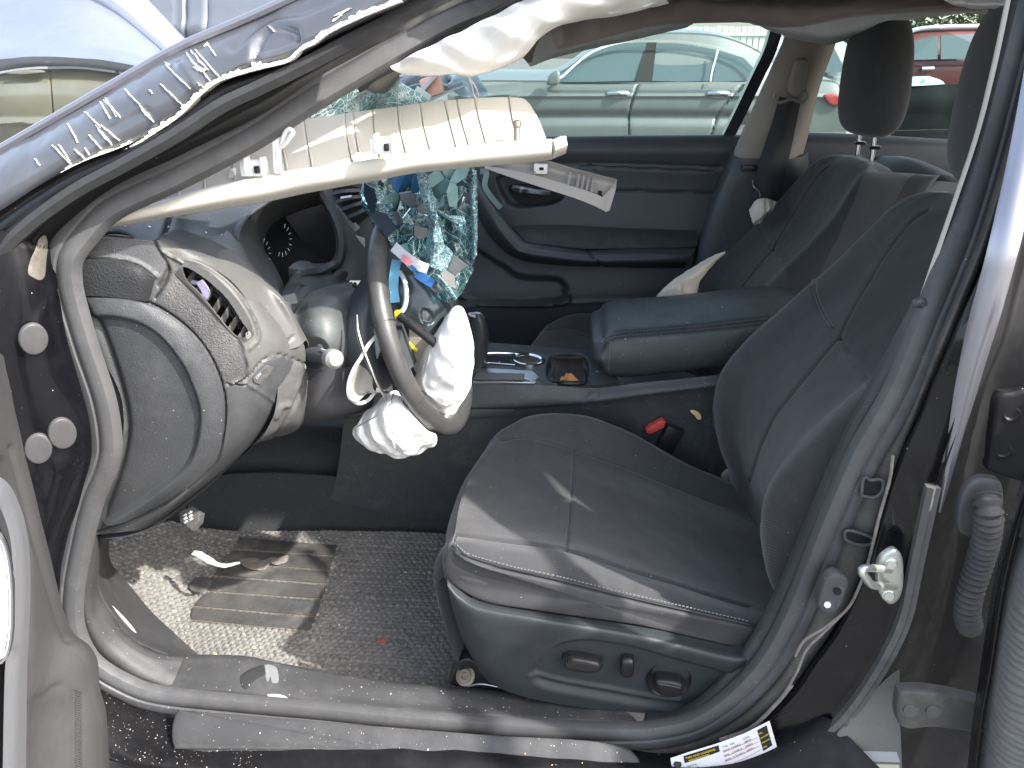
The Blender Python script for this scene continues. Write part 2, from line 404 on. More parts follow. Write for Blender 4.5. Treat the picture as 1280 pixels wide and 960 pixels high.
from mathutils.bvhtree import BVHTree
_BV = {}
def surf(o, x, y, lift=.0008):
    """the point of object o's skin seen at x, y"""
    if o.name not in _BV:
        V, F = GEO[o.name]; _BV[o.name] = (BVHTree.FromPolygons([tuple(v) for v in V], F), V[:FRONT.get(o.name)], proj(V[:FRONT.get(o.name)]))
    T, V, pv = _BV[o.name]; d = P(x, y, Y=1.0)-CAM; d /= np.linalg.norm(d)
    h = T.ray_cast(Vector(CAM), Vector(d))
    if h[0] is not None: return np.array(h[0])-d*lift
    q = np.linalg.norm(pv-np.array([x,y]), axis=1); i = np.argsort(q)[:4]; k = i[np.argmin(np.linalg.norm(V[i]-CAM, axis=1))]
    return P(x, y, Y=V[k][1])-d*lift
def decal(name, poly, o, m, lift=.0008, n=40, rings=5, **k):
    A = cr(np.array(poly, float), n, True); c = A.mean(0); V = []
    for i in range(rings):
        for q in A: V.append(surf(o, *(c+(q-c)*(1-i/rings)), lift=lift if i else lift*.3))
    V.append(surf(o, *c, lift=lift)); F = gridf(n, rings, True)+[((rings-1)*n+j,(rings-1)*n+(j+1)%n,len(V)-1) for j in range(n)]
    return G(name, V, F, m, o, **k)
# ------------------------------------------------------------------ ground and far things
GZ = -0.13
GROUND = mat("pale_gravel_ground", (0.12,0.118,0.112), 0.95, bump=0.6, bscale=30, var=0.3, vscale=1.5, dust=0.4, dscale=4, dcol=(0.20,0.195,0.185), bdist=0.01)
G("ground", [(-150,-60,GZ),(150,-60,GZ),(150,240,GZ),(-150,240,GZ)], [(0,1,2,3)], GROUND, kind="structure", smooth=False)

GLASSC = mat("dark_tinted_car_glass", (0.07,0.10,0.105), 0.12, spec=0.6)
BODYS = mat("silver_green_car_paint", (0.145,0.158,0.15), 0.42, metal=0.3, coat=0.35, var=0.05)
BODYG = mat("grey_car_paint", (0.20,0.22,0.22), 0.34, metal=0.3, coat=0.7, var=0.05)
BODYB = mat("pale_blue_silver_paint", (0.24,0.27,0.34), 0.30, metal=0.6, coat=1.0, dust=0.3, dscale=8, dcol=(0.5,0.5,0.5))
BODYO = mat("olive_grass_reflection", (0.17,0.17,0.125), 0.28, metal=0.35, coat=0.8, var=0.25, vscale=2.0)  # olive stands in for the grass mirrored in a glossy door
BODYN = mat("slate_blue_van_paint", (0.13,0.145,0.17), 0.35, metal=0.3, coat=0.8, dust=0.4, dscale=6, dcol=(0.24,0.25,0.28))
BODYR = mat("dark_red_car_paint", (0.085,0.014,0.013), 0.5, coat=0.25)
TYRE = mat("black_tyre_rubber", (0.02,0.02,0.02), 0.85)
SEAMM = mat("dark_panel_gap", (0.02,0.02,0.02), 0.9)

def side(name, rows, m, parent, depth=1.6, **k):
    """a car's side skin with its far side behind it"""
    return loft(name, rows, m, nu=260, nv=40, parent=parent, thick=0.02, tdir=(0,-1,0), **k)
# --- the silver sedan seen through the far window
bm_t = thing("sedan", "silver grey sedan with chrome window line seen through the far side windows", "car", (0.6, 9.6, GZ))
Yb = 9.0
top = [(560,112),(640,104),(700,103),(790,103),(880,103),(945,103),(1000,101),(1040,103),(1050,112)]
mid = [(560,125),(640,119),(700,119),(790,119),(880,119),(945,119),(1000,121),(1040,122),(1056,126)]
low = [(560,150),(640,146),(700,146),(790,146),(880,146),(945,145),(1000,146),(1040,146),(1058,146)]
bot = [(560,176),(640,176),(700,176),(790,176),(880,176),(945,176),(1000,176),(1040,174),(1056,170)]
sl2 = [(560,215),(640,215),(700,215),(790,215),(880,215),(945,215),(1000,212),(1040,208),(1050,204)]
side("body_side", [[(x,y,Yb+0.06) for x,y in top],[(x,y,Yb+.012) for x,y in mid],[(x,y,Yb+0.012) for x,y in low],[(x,y,Yb+0.03) for x,y in bot],[(x,y,Yb+0.12) for x,y in sl2]], BODYS, bm_t,
     cuts=[('l',[(560,120),(640,119.5),(900,119.5),(1050,123)],1.6,-0.03),('l',[(798,103),(792,120),(787,140),(786,176)],0.9,0.035),('l',[(931,103),(915,122),(900,140),(886,176)],0.9,0.035),('l',[(560,150),(700,146),(930,147)],6,0.05)])
roof = [(655,106),(700,92),(738,66),(770,51),(810,44.5),(850,43),(900,47),(945,64),(972,84),(990,100)]
belt = [(655,108),(700,105),(740,105),(775,105),(810,105),(850,105),(900,105),(945,105),(970,105),(990,105)]
rf = [Q((x,y,Yb+0.32)) for x,y in roof]; rb = [Q((x,y,Yb+0.10)) for x,y in belt]
side("cabin_side", [rb, [a*0.5+b*0.5+np.array([0,-0.03,0]) for a,b in zip(rf,rb)], rf], BODYS, bm_t, raw=True)
loft("roof", [rf, [p+np.array([0,0.5,0.05]) for p in rf], [p+np.array([0,1.2,0.0]) for p in rf]], BODYS, 40, 8, bm_t, raw=True, thick=0.02, tdir=(0,0,1))
trk = [(972,101),(1000,101),(1040,103),(1050,112)]
loft("boot_lid", [[Q((x,y,Yb+.1)) for x,y in trk], [Q((x,y,Yb+.1))+np.array([0,.8,.06]) for x,y in trk],[Q((x,y,Yb+.1))+np.array([0,1.6,.0]) for x,y in trk]], BODYS, 20, 8, bm_t, raw=True, thick=.02, tdir=(0,0,1))
hd = [(540,112),(600,103),(660,103),(700,103)]
loft("bonnet", [[Q((x,y,Yb+.1)) for x,y in hd], [Q((x,y,Yb+.1))+np.array([0,.8,.10]) for x,y in hd],[Q((x,y,Yb+.1))+np.array([0,1.6,.0]) for x,y in hd]], BODYS, 20, 8, bm_t, raw=True, thick=.02, tdir=(0,0,1))
def carwin(name, pl, Y0, Y1, z0, par, m=GLASSC, fr=CHROME, w=0.008, lean=None):
    q = []
    for x,y in pl:
        t = (105-y)/60.0; q.append(Q((x,y,Y0+(Y1-Y0)*t)))
    q = [p+np.array([0,-0.05,0]) for p in q]
    o = G(name, *quadplate(q, 0.02, (0,-1,0)), m, par, smooth=False)
    if fr is CHROME and par is not bm_t: sweep("window_trim", q, [(-w,-.004),(w,-.004),(w,.014),(-w,.014)], fr, o, closed=True, raw=True, n=len(q)*4)
    return o
carwin("window", [(700,97),(737,66),(760,58),(781,54),(808,53),(802,78),(794,101),(745,102),(701,102)], Yb+.1, Yb+.32, 0, bm_t)
carwin("window", [(820,54),(845,54),(866,57),(894,62),(890,85),(887,101),(850,102),(814,101)], Yb+.1, Yb+.32, 0, bm_t)
carwin("window", [(898,63),(928,72),(942,86),(940,95),(931,101),(889,102)], Yb+.1, Yb+.32, 0, bm_t)
plate("centre_post", [(807,53,Yb+.25),(821,53,Yb+.25),(815,102,Yb+.03),(795,102,Yb+.03)], SEAMM, bm_t, .02, n=(0,-1,0))
for hx in (773, 898):
    c = Q((hx,117,Yb-.03)); d = dome("door_handle", [Q((hx+15*math.cos(a),117.5+5.5*math.sin(a),Yb-0.02)) for a in np.linspace(0,6.28,13)[:-1]], BODYG, bm_t, h=0.005, raw=True, n=(0,-1,0))
    sweep("grip", [Q((hx-13,116.5,Yb-.02)),Q((hx,116,Yb-.06)),Q((hx+12,117,Yb-.02))], circ(.022,8), CHROME, d, raw=True)
DLO = [(696,103),(705,94),(720,80),(738,66),(760,57),(785,52),(820,51.5),(850,52),(880,56),(905,61),(930,71),(945,85),(944,95),(936,103),(900,103.5),(850,104),(790,104),(740,104)]
sweep("window_trim", [Q((x,y,Yb+.02+.22*(105-y)/60.0-.06)) for x,y in DLO], [(-.011,-.004),(.011,-.004),(.011,.014),(-.011,.014)], CHROME, bm_t, closed=True, raw=True, n=140)
sweep("rear_glass_post", [(898,62,Yb+.10),(891,85,Yb+.05),(888,102,Yb-.02)], [(-.008,-.004),(.008,-.004),(.008,.01),(-.008,.01)], CHROME, bm_t)
mr = dome("mirror", [Q((x,y,Yb-.15)) for x,y in [(683,104),(688,92),(698,88),(700,96),(699,104),(690,107)]], BODYS, bm_t, h=0.06, thick=.08, raw=True, n=(0,-1,0))
def wheel(c, r, par, m=TYRE):
    w = lathe("wheel", c, (0,-1,0), [(r*.7,0),(r*.96,0),(r,-.03),(r,-.19),(r*.9,-.2)], m, par)
    rim = lathe("rim", np.array(c)+np.array([0,0.01,0]), (0,-1,0), [(.02,.01),(r*.2,.015),(r*.62,-.01),(r*.68,.012),(r*.71,.0)], SATIN, w); return w
wc = Q((940,205,Yb-.01)); wheel(wc, .34, bm_t)
A = [Q((940+38*math.cos(a), 203-55*math.sin(a), Yb-.03)) for a in np.linspace(0,math.pi,11)]
sweep("wheel_arch", A, [(-.03,-.02),(.03,-.02),(.03,.012),(-.03,.012)], SEAMM, bm_t, raw=True)
tl = dome("tail_light", [Q((x,y,Yb-.04)) for x,y in [(1030,120),(1042,117),(1054,122),(1052,130),(1038,131)]], mat("red_lens",(.35,.05,.05),.2,coat=.6), bm_t, h=.02, thick=.04, raw=True, n=(0,-1,0))
# --- a second car behind it
g2 = thing("sedan", "grey car with long dark windows parked behind the silver sedan's boot", "car", (2.6,13,GZ))
Y2 = 12.5
side("body_side", [[(985,96,Y2+.1),(1020,95,Y2+.1),(1080,94,Y2+.1),(1110,96,Y2+.1)],[(985,110,Y2),(1110,110,Y2)],[(985,150,Y2+.1),(1110,150,Y2+.1)]][:2]+[[(985,150,Y2+.1),(1020,150,Y2+.1),(1110,150,Y2+.1)]], BODYG, g2)
loft("cabin", [[(985,97,Y2+.1),(1030,96,Y2+.1),(1080,95,Y2+.1)],[(990,70,Y2+.2),(1035,68,Y2+.2),(1075,75,Y2+.2)],[(1010,47,Y2+.4),(1040,45,Y2+.4),(1062,56,Y2+.4)]], BODYG, 24, 12, g2, thick=1.2, tdir=(0,1,0))
plate("window", [(996,92,Y2-.02),(1004,62,Y2+.1),(1042,58,Y2+.1),(1058,90,Y2-.02)], GLASSC, g2, .02, n=(0,-1,0))
# --- red car seen through the rear glass
rt = thing("suv", "dark red car with tinted windows seen through the rear glass between the headrests", "car", (5.0,13,GZ))
Y3 = 12.0
side("body_side", [[(1120,80,Y3+.1),(1150,77,Y3+.1),(1260,74,Y3+.1)],[(1120,92,Y3),(1150,90,Y3),(1260,88,Y3)],[(1120,140,Y3+.1),(1180,140,Y3+.1),(1260,140,Y3+.1)]], BODYR, rt)
loft("cabin", [[(1122,82,Y3+.1),(1150,79,Y3+.1),(1260,76,Y3+.1)],[(1124,62,Y3+.2),(1150,56,Y3+.2),(1260,55,Y3+.2)],[(1128,50,Y3+.35),(1150,37,Y3+.4),(1260,33,Y3+.4)]], BODYR, 24, 12, rt, thick=1.2, tdir=(0,1,0))
plate("window", [(1136,75,Y3-.10),(1143,51,Y3+.0),(1172,44,Y3+.0),(1172,74,Y3-.10)], GLASSC, rt, .02, n=(0,-1,0))
plate("window", [(1176,74,Y3-.10),(1176,44,Y3+.0),(1230,42,Y3+.0),(1235,73,Y3-.10)], GLASSC, rt, .02, n=(0,-1,0))
sweep("door_handle", [Q((1152,86,Y3-.06)),Q((1167,85.5,Y3-.06))], circ(.03,8), CHROME, rt, raw=True)
sweep("roof_rail", [Q((1128,50,Y3+.3)),Q((1150,36,Y3+.35)),Q((1250,32,Y3+.35))], circ(.03,8), GREYP, rt, raw=True)
# pale bonnet low in front of it
wt_ = thing("hatchback", "pale bonnet edge of a low car below the red car, with an added dark panel between the headrests", "car", (3.4,9,GZ))
loft("bonnet", [[(1118,99,8.5),(1135,96,8.4),(1160,95,8.4)],[(1118,106,8.3),(1140,104,8.2),(1175,100,8.2)],[(1118,108,8.22),(1150,107,8.14),(1180,105,8.14)]], mat("white_car_paint",(.35,.38,.36),.45,coat=.3), 24, 12, wt_, thick=.02, tdir=(0,-1,0), cuts=[('l',[(1120,103),(1150,101)],3,.03)])
loft("dark_fill_panel", [[(1112,106,8.24),(1150,106,8.16),(1200,104,8.16)],[(1112,125,8.1),(1150,125,8.05),(1200,125,8.05)],[(1112,150,8.1),(1150,150,8.05),(1200,150,8.05)],[(1112,185,8.2),(1150,185,8.15),(1200,185,8.15)]], mat("fill_panel_dark",(.008,.010,.010),.8,spec=.1), 24, 20, wt_, thick=.02, tdir=(0,-1,0), cuts=[("n",2,.15)])  # added dark panel standing for an unidentified dark shape between the headrests
# --- fence behind the sedan
fn = thing("fence", "white ribbed metal fence behind the silver sedan's roof", "fence", (3.5,16,GZ))
FEN = mat("white_painted_metal_sheet", (0.62,0.66,0.60), 0.6, dust=0.4, dscale=3, dcol=(0.4,0.42,0.36))
Yf = 16.0; xs0 = P(790,40,Y=Yf)[0]; xs1 = P(1010,40,Y=Yf)[0]; ztop = P(900,33,Y=Yf)[2]
base = None; nb = int((xs1-xs0)/0.115)
for i in range(nb):
    x = xs0+0.115*i
    if base is None:
        V, F = boxv((0,0,0), (EX,EY,EZ), (.095,.03,ztop-GZ), .006)
        base = G("plank", np.array(V)+np.array([x,Yf,(ztop+GZ)/2]), F, FEN, fn, smooth=False)
        bo = base
    else:
        o = bo.copy(); COL.objects.link(o); o.parent = fn; o.location = (x-xs0, random.uniform(-.006,.006), random.uniform(-.012,.012))
box("rail", ((xs0+xs1)/2, Yf+.05, ztop-.25), (xs1-xs0, .05, .08), FEN, fn)
box("rail", ((xs0+xs1)/2, Yf-.03, P(900,43,Y=Yf)[2]), (xs1-xs0, .03, .05), FEN, fn)
# treeline far behind
TREE = mat("dusty_green_foliage", (0.07,0.10,0.045), 0.9, var=0.5, vscale=3)
def treeobj(name, c, rx, rz, lab, seed, h):
    rng = random.Random(seed); t = thing(name, lab, "tree", (c[0],c[1],GZ), "trees far behind the parked cars")
    tube("trunk", [(c[0],c[1],GZ),(c[0]+.1,c[1],c[2]*.5),(c[0],c[1]+.1,c[2])], .16, mat("grey_bark",(.12,.10,.08),.9,bump=.5,bscale=30), t, raw=True, n=10)
    ps = []
    for _ in range(2600):
        a, b, r = rng.random()*6.28, rng.uniform(-1,1), rng.random()**.4
        lob = 1+.25*math.sin(3*a+seed)+.2*math.sin(5*b+seed*2)
        p = np.array([c[0]+rx*lob*r*math.cos(a)*math.sqrt(1-b*b), c[1]+rx*.8*r*math.sin(a)*math.sqrt(1-b*b), c[2]+rz*lob*r*b]); s = rng.uniform(.05,.14)
        d = np.array([rng.gauss(0,1) for _ in range(3)]); d /= np.linalg.norm(d); e = np.cross(d,[rng.random(),rng.random(),1]); e /= np.linalg.norm(e)
        ps.append((np.array([p-d*s,p+e*s*.5,p+d*s,p-e*s*.5]), [(0,1,2,3)]))
    V, F = merge(ps); G("crown", V, F, TREE, t, smooth=False, kind="stuff")
treeobj("tree", (9.0,26,2.0), 2.2, 1.5, "bushy green tree showing through the rear glass above the red car", 3, 3)
treeobj("tree", (12.8,27,2.0), 2.4, 1.6, "broader green tree beyond the red car, mostly behind the near headrest", 5, 3)

# --- cars beyond the windscreen pillar, upper left
bt = thing("wagon", "pale blue silver car with sky reflections and a lower door coloured olive with reflected grass beyond the pillar", "car", (-3.2,4.6,GZ))
Y5 = 4.2
loft("wing", [[(-60,-60,Y5+.9),(60,-60,Y5+.9),(120,-40,Y5+.8),(190,15,Y5+.6),(215,50,Y5+.55)],
              [(-60,0,Y5+.45),(60,-5,Y5+.45),(130,15,Y5+.42),(190,52,Y5+.40),(222,80,Y5+.38)],
              [(-60,42,Y5+.20),(20,40,Y5+.20),(90,43,Y5+.20),(170,66,Y5+.22),(235,92,Y5+.24)],
              [(-60,66,Y5+.03),(20,63,Y5+.03),(80,66,Y5+.03),(160,72,Y5+.06),(245,98,Y5+.1)],
              [(-60,80,Y5-.02),(20,73,Y5-.02),(90,72,Y5-.02),(170,80,Y5+.0),(250,104,Y5+.04)],
              [(-60,101,Y5+.03),(20,86,Y5+.03),(70,83,Y5+.03),(130,86,Y5+.04),(260,108,Y5+.08)]], BODYB, 60, 30, bt, thick=.02, tdir=(0,-1,0))
loft("roof_pillar", [[(60,-40,Y5+.55),(140,20,Y5+.5),(205,72,Y5+.42),(260,118,Y5+.4)],[(85,-40,Y5+.48),(160,15,Y5+.43),(222,66,Y5+.36),(280,112,Y5+.34)],[(115,-40,Y5+.50),(168,-2,Y5+.46),(234,60,Y5+.40),(290,105,Y5+.38)],[(140,-40,Y5+.7),(180,-5,Y5+.66),(240,56,Y5+.6),(300,100,Y5+.58)]],
     mat("pale_silver_paint",(.55,.56,.60),.25,metal=.5,coat=1.0), 40, 20, bt, thick=.02, tdir=(0,-1,0), cuts=[('l',[(100,-10),(170,45),(225,92)],1.5,.02)])
loft("door_panel", [[(-60,104,Y5+.08),(20,89,Y5+.08),(70,86,Y5+.08),(130,89,Y5+.08),(260,111,Y5+.12)],[(-60,120,Y5+.0),(70,112,Y5+.0),(260,130,Y5+.02)],[(-60,160,Y5+.02),(70,160,Y5+.02),(260,160,Y5+.02)],[(-60,215,Y5+.10),(70,210,Y5+.10),(260,210,Y5+.10)]], BODYO, 200, 60, bt, thick=.02, tdir=(0,-1,0),
     cuts=[('l',[(65,80),(66,110),(68,130),(70,160)],0.8,.02),('l',[(0,152),(120,152)],3,-.02)])
dome("door_handle", [(8,92,Y5-.02),(30,88,Y5-.02),(52,88,Y5-.02),(54,91,Y5-.02),(30,93,Y5-.02)], BODYO, bt, h=.01)
vt = thing("van", "slate blue van with upright panel gaps beyond the pale blue car", "van", (-1.5,7.5,GZ))
Y6 = 7.0
vb = loft("side_panel", [[(140,-80,Y6+.15),(400,-80,Y6+.15)],[(140,-20,Y6+.05),(400,-20,Y6+.05)],[(140,30,Y6),(400,30,Y6)],[(140,90,Y6+.03),(400,90,Y6+.03)],[(140,200,Y6+.1),(400,200,Y6+.1)]], BODYN, 80, 40, vt, thick=.9, tdir=(0,-1,0),
     cuts=[('l',[(217,-60),(214,120)],1.6,.04),('l',[(285,-60),(285,120)],1.2,.04),('l',[(296,-60),(294,5),(294,60)],.9,.03),('l',[(318,-60),(317,60)],.9,.03),('l',[(296,5),(318,6)],.9,.03),('l',[(140,38),(400,42)],10,-.03)])
sweep("trim_strip", [(218,-40,Y6-.03),(215,10,Y6-.03),(212,60,Y6-.03)], [(-.008,0),(.008,0),(.008,.02),(-.008,.02)], GREYP, vt)

# ------------------------------------------------------------------ THE WRECKED CAR
car = thing("wrecked_car", "black crashed sedan with its front door open, showing a dark cloth interior and blown airbags", "car", (0.0, 1.6, GZ))
# --- seal round the front door opening
WS = [(660,-22,1.12),(617,-2,1.12),(550,24,1.10),(400,110,1.04),(312,166,1.00),(219,215,.97),(140,252,.95),(105,285,.94),(82,318,.93),(80,350,.93),(86,380,.93),(103,437,.93),(124,500,.93),(132,550,.93),
      (128,580,.93),(110,625,.93),(95,687,.93),(86,745,.93),(90,790,.93),(112,830,.93),(152,857,.93),(200,874,.93),(300,885,.93),(400,894,.93),(500,904,.93),(650,915,.93),(760,920,.93),(820,918,.93),(869,907,.93),(910,882,.93),
      (948,846,.93),(975,808,.93),(1005,747,.93),(1040,660,.93),(1078,574,.93),(1127,488,.935),(1164,400,.95),(1205,300,.98),(1236,200,1.02),(1262,100,1.06),(1282,20,1.09),(1293,-40,1.12),(1210,-80,1.13),(1000,-88,1.14),(800,-78,1.14),(710,-48,1.13)]
prof = [(-.022,-.006),(-.021,.006),(-.015,.010),(-.006,.011),(-.0035,.008),(.0,.011),(.009,.013),(.018,.010),(.022,.003),(.022,-.006)]
ws = sweep("door_seal", WS, [(-a,b) for a,b in prof][::-1], RUBBER, car, out=(0.0,-1,0.25), closed=True, n=420)
def off(path, ds, dy):
    """path moved sideways (away from the opening) and in distance"""
    A = np.array(pts3(path)); T = np.roll(A,-1,0)-np.roll(A,1,0); o = np.array([0,-1.0,0.2]); s = np.cross(T, o); s /= np.linalg.norm(s, axis=1)[:,None]
    return A + s*ds + np.array([0,dy,0])
# --- windscreen pillar skin, dented and scraped through
skin_hi = [(-80,236),(0,190),(70,150),(150,104),(225,62),(300,30),(370,-2),(430,-34),(520,-80)]
skin_m1 = [(-80,262),(0,214),(72,172),(155,125),(232,85),(310,50),(385,15),(450,-20),(540,-70)]
skin_m2 = [(-80,290),(0,240),(80,195),(165,148),(240,108),(318,70),(395,38),(465,2),(560,-55)]
skin_lo = [(-90,330),(0,268),(86,213),(165,180),(226,141),(272,100),(312,85),(372,68),(420,42),(500,4),(580,-45)]
sk = loft("pillar_skin", [[(x,y-6,1.02+i*.0) for i,(x,y) in enumerate(skin_hi)], [(x,y,.985) for x,y in skin_hi], [(x,y,.945) for x,y in skin_m1], [(x,y,.93) for x,y in skin_m2], [(x,y,.935) for x,y in skin_lo], [(x+2,y+3,.955) for x,y in skin_lo]], SKIN, 260, 70, car, thick=.0015, tdir=(0,-1,0),
    cuts=[('n',9,.003),('n',22,.0014),('n',60,.0004),('l',[(318,75),(322,45),(345,30),(368,36),(372,50)],4,.006),('l',[(230,85),(250,110),(262,125)],7,-.004),('p',[(325,42),(355,35),(370,50),(350,62),(322,64)],8,.008),
          ('l',[(290,60),(330,25),(380,10),(440,-14)],6,.004),('l',[(100,180),(140,160),(180,140)],10,.003)], label="dented blue black windscreen pillar skin scraped to white filler along its edge")
FILL = mat("chalky_filler", (0.72,0.69,0.62), 0.9, bump=0.8, bscale=300, bdist=.002)
rng = random.Random(5); ps = []
edge3 = cr(pts3([(x,y,.928) for x,y in [(82,214),(120,195),(165,180),(196,162),(226,141),(250,117),(272,100),(300,90),(330,82),(360,74),(376,60),(392,52),(412,38),(440,24),(468,12),(498,0)]]), 300)
for i,p in enumerate(edge3):       # the crumbling white edge
    t = edge3[min(i+1,299)]-edge3[max(i-1,0)]; t /= np.linalg.norm(t); up = np.array([-t[2],0,t[0]]); up = up if up[2] > 0 else -up
    w = (0.0011+.0028*max(0,pnoise(Vector((i*.09,0,0)))))*rng.uniform(.5,1.3)*(2.6 if rng.random() < .12 else 1)
    if 195 < i < 225: w *= .45
    V = np.array([p-t*.003-up*.003, p+t*.003-up*.003, p+t*rng.uniform(.0,.004)+up*w, p-t*rng.uniform(.0,.004)+up*w*rng.uniform(.5,1.1)])
    V2 = V+np.array([0,-rng.uniform(.002,.005),0]); ps.append((np.vstack([V+np.array([0,.01,0]),V2]), [(4,5,6,7),(0,1,5,4),(1,2,6,5),(2,3,7,6),(3,0,4,7)]))
scr = [((294/4.57,828/4.57),(412/4.57,950/4.57),.8),((330/4.57,822/4.57),(400/4.57,920/4.57),.5),((385/4.57,708/4.57),(442/4.57,812/4.57),.8),((480/4.57,634/4.57),(575/4.57,730/4.57),1.0),((575/4.57,715/4.57),(680/4.57,805/4.57),.9),((545/4.57,715/4.57),(640/4.57,830/4.57),1.5),
       ((567/4.57,580/4.57),(625/4.57,675/4.57),1.1),((600/4.57,560/4.57),(665/4.57,668/4.57),.8),((590/4.57,570/4.57),(690/4.57,670/4.57),.7),((710/4.57,507/4.57),(795/4.57,600/4.57),1.1),((795/4.57,600/4.57),(875/4.57,700/4.57),1.6),((915/4.57,478/4.57),(1045/4.57,608/4.57),.7),
       ((945/4.57,370/4.57),(1085/4.57,510/4.57),1.0),((940/4.57,355/4.57),(972/4.57,372/4.57),2.2),((1060/4.57,300/4.57),(1150/4.57,410/4.57),2.4),((1085/4.57,285/4.57),(1190/4.57,400/4.57),1.5),((1115/4.57,285/4.57),(1270/4.57,462/4.57),.9),((1100/4.57,385/4.57),(1180/4.57,400/4.57),2.2),((1150/4.57,400/4.57),(1235/4.57,500/4.57),1.0),((1125/4.57,470/4.57),(1190/4.57,520/4.57),1.3),
       ((1180/4.57,240/4.57),(1230/4.57,322/4.57),1.3),((1165/4.57,262/4.57),(1195/4.57,250/4.57),1.6),((195/4.57,905/4.57),(225/4.57,948/4.57),.6),((505/4.57,770/4.57),(575/4.57,850/4.57),.6),((420/4.57,850/4.57),(485/4.57,912/4.57),1.3),((480/4.57,845/4.57),(510/4.57,885/4.57),.6),((850/4.57,512/4.57),(872/4.57,535/4.57),.6),((335,31),(343,40),1.5),((418,20),(440,10),1.0),((440,22),(470,8),1.2),((415,27),(428,18),1.0)]
Vs, _ = GEO[sk.name]; psk = proj(Vs)
def onskin(x, y):
    d = np.linalg.norm(psk-np.array([x,y]), axis=1); i = np.argsort(d)[:6]; i = i[np.argmin(Vs[i][:,1])]
    return P(x, y, Y=Vs[i][1]-.0015)
for (a, b, w) in scr:
    k = 9; w *= .0011; L = []
    for i in range(k):
        t = i/(k-1); x = a[0]+(b[0]-a[0])*t+rng.gauss(0,.35); y = a[1]+(b[1]-a[1])*t+rng.gauss(0,.35); L.append(onskin(x,y))
    d = L[-1]-L[0]; d /= np.linalg.norm(d); s = np.array([-d[2],0,d[0]])
    V, F = [], []
    for i, p in enumerate(L):
        ww = w*(math.sin(math.pi*min(.97,max(.06,i/(k-1))))**.6)*rng.uniform(.6,1.4); V += [p-s*ww, p+s*ww+np.array([0,-.0006,0]), p+np.array([0,.003,0])]
        if i: j = 3*i; F += [(j-3,j-2,j+1,j),(j-2,j-1,j+2,j+1),(j-1,j-3,j,j+2)]
    ps.append((np.array(V), F))
V, F = merge(ps); G("scrape_marks", V, F, FILL, sk, kind="stuff", smooth=False)
sweep("drip_rail", [(x,y-3,.98) for x,y in skin_hi], circ(.006,8), mat("brushed_rail",(.20,.20,.23),.35,metal=.5), sk, n=60)
# --- black pillar jamb between skin and seal, with its ridges
j0 = [(640,-70),(580,-48),(500,2),(420,40),(372,64),(312,83),(272,98),(226,139),(165,178),(86,211),(0,264),(-90,325)]
j9 = [(700,-55),(640,-25),(560,10),(480,52),(400,95),(340,135),(285,165),(219,197),(150,232),(102,268),(66,305),(58,345)]
def jrow(t, Y): return [(a[0]*(1-t)+b[0]*t, a[1]*(1-t)+b[1]*t, Y+.10*(1-i/11.)) for i,(a,b) in enumerate(zip(j0,j9))]
jb = loft("pillar_jamb", [jrow(0,.875+.02),jrow(.12,.90),jrow(.2,.89),jrow(.42,.885),jrow(.5,.905),jrow(.56,.905),jrow(.64,.89),jrow(.82,.90),jrow(1,.93)], mat('black_jamb_paint',(.004,.004,.005),.45,spec=.3,dust=.05,dscale=50,dcol=(.12,.12,.12),speck=.2), 120, 60, car, thick=.002, tdir=(0,-1,0),
    cuts=[('n',20,.0008),('l',[(x,y) for x,y,_ in jrow(.3,0)],2.2,.003),('l',[(x,y) for x,y,_ in jrow(.72,0)],2.0,.003)])
sweep("outer_seal", jrow(.5,.875), [(-.007,-.01),(-.008,.004),(0,.009),(.008,.004),(.007,-.01)], mat("dull_black_rubber",(.018,.018,.019),.7,bump=.3,bscale=500,dust=.25,dscale=50,dcol=(.09,.09,.09)), jb, n=80)
# --- hinge pillar below it, with three round plugs
hp = loft("hinge_pillar", [[(-120,335,.86),(-10,290,.875),(30,300,.89),(62,310,.925),(70,318,.95)],[(-120,400,.85),(0,380,.865),(45,370,.885),(72,365,.92),(80,365,.95)],[(-120,470,.85),(0,455,.86),(50,450,.88),(90,445,.92),(98,445,.95)],
     [(-120,560,.85),(0,550,.86),(60,548,.88),(114,548,.92),(124,550,.95)],[(-120,640,.85),(0,630,.86),(60,630,.88),(98,625,.92),(108,625,.95)],[(-120,720,.85),(0,710,.86),(45,712,.88),(76,712,.92),(86,715,.95)],[(-120,800,.85),(0,800,.86),(50,805,.88),(80,800,.92),(90,805,.95)],[(-120,900,.85),(0,900,.85),(60,890,.87),(120,862,.90),(126,850,.94)]],
     PAINT, 60, 70, car, thick=.002, tdir=(0,-1,0), cuts=[('n',14,.003),('l',[(40,590),(75,580),(108,572)],4,-.004),('p',[(38,590),(60,585),(62,612),(42,616)],6,.004),('l',[(60,300),(68,340),(60,380),(40,420)],3,-.004)])
for (x,y,r) in ((42,424,19),(78,542,18.5),(48,561,18)):
    c = P(x,y,Y=.862)
    dome("round_plug", [P(x+r*math.cos(a)*.97, y+r*1.03*math.sin(a), Y=surf(hp,x,y)[1]-.002+(surf(hp,x+r,y)[1]-surf(hp,x-r,y)[1])/2*math.cos(a)) for a in np.linspace(0,6.283,17)[:-1]], mat("dusty_grey_plug",(.055,.055,.057),.55,dust=.4,dscale=40,dcol=(.15,.15,.15)), hp, h=.0025, edge=.18, thick=.004, raw=True)
mv = decal("muddy_patch", [(48,300),(56,294),(60,305),(58,325),(56,345),(50,350),(42,347),(35,341),(38,325),(44,312)], hp, mat("brown_overspray",(.07,.062,.05),.7,dust=.6,dscale=60,dcol=(.3,.28,.24)))
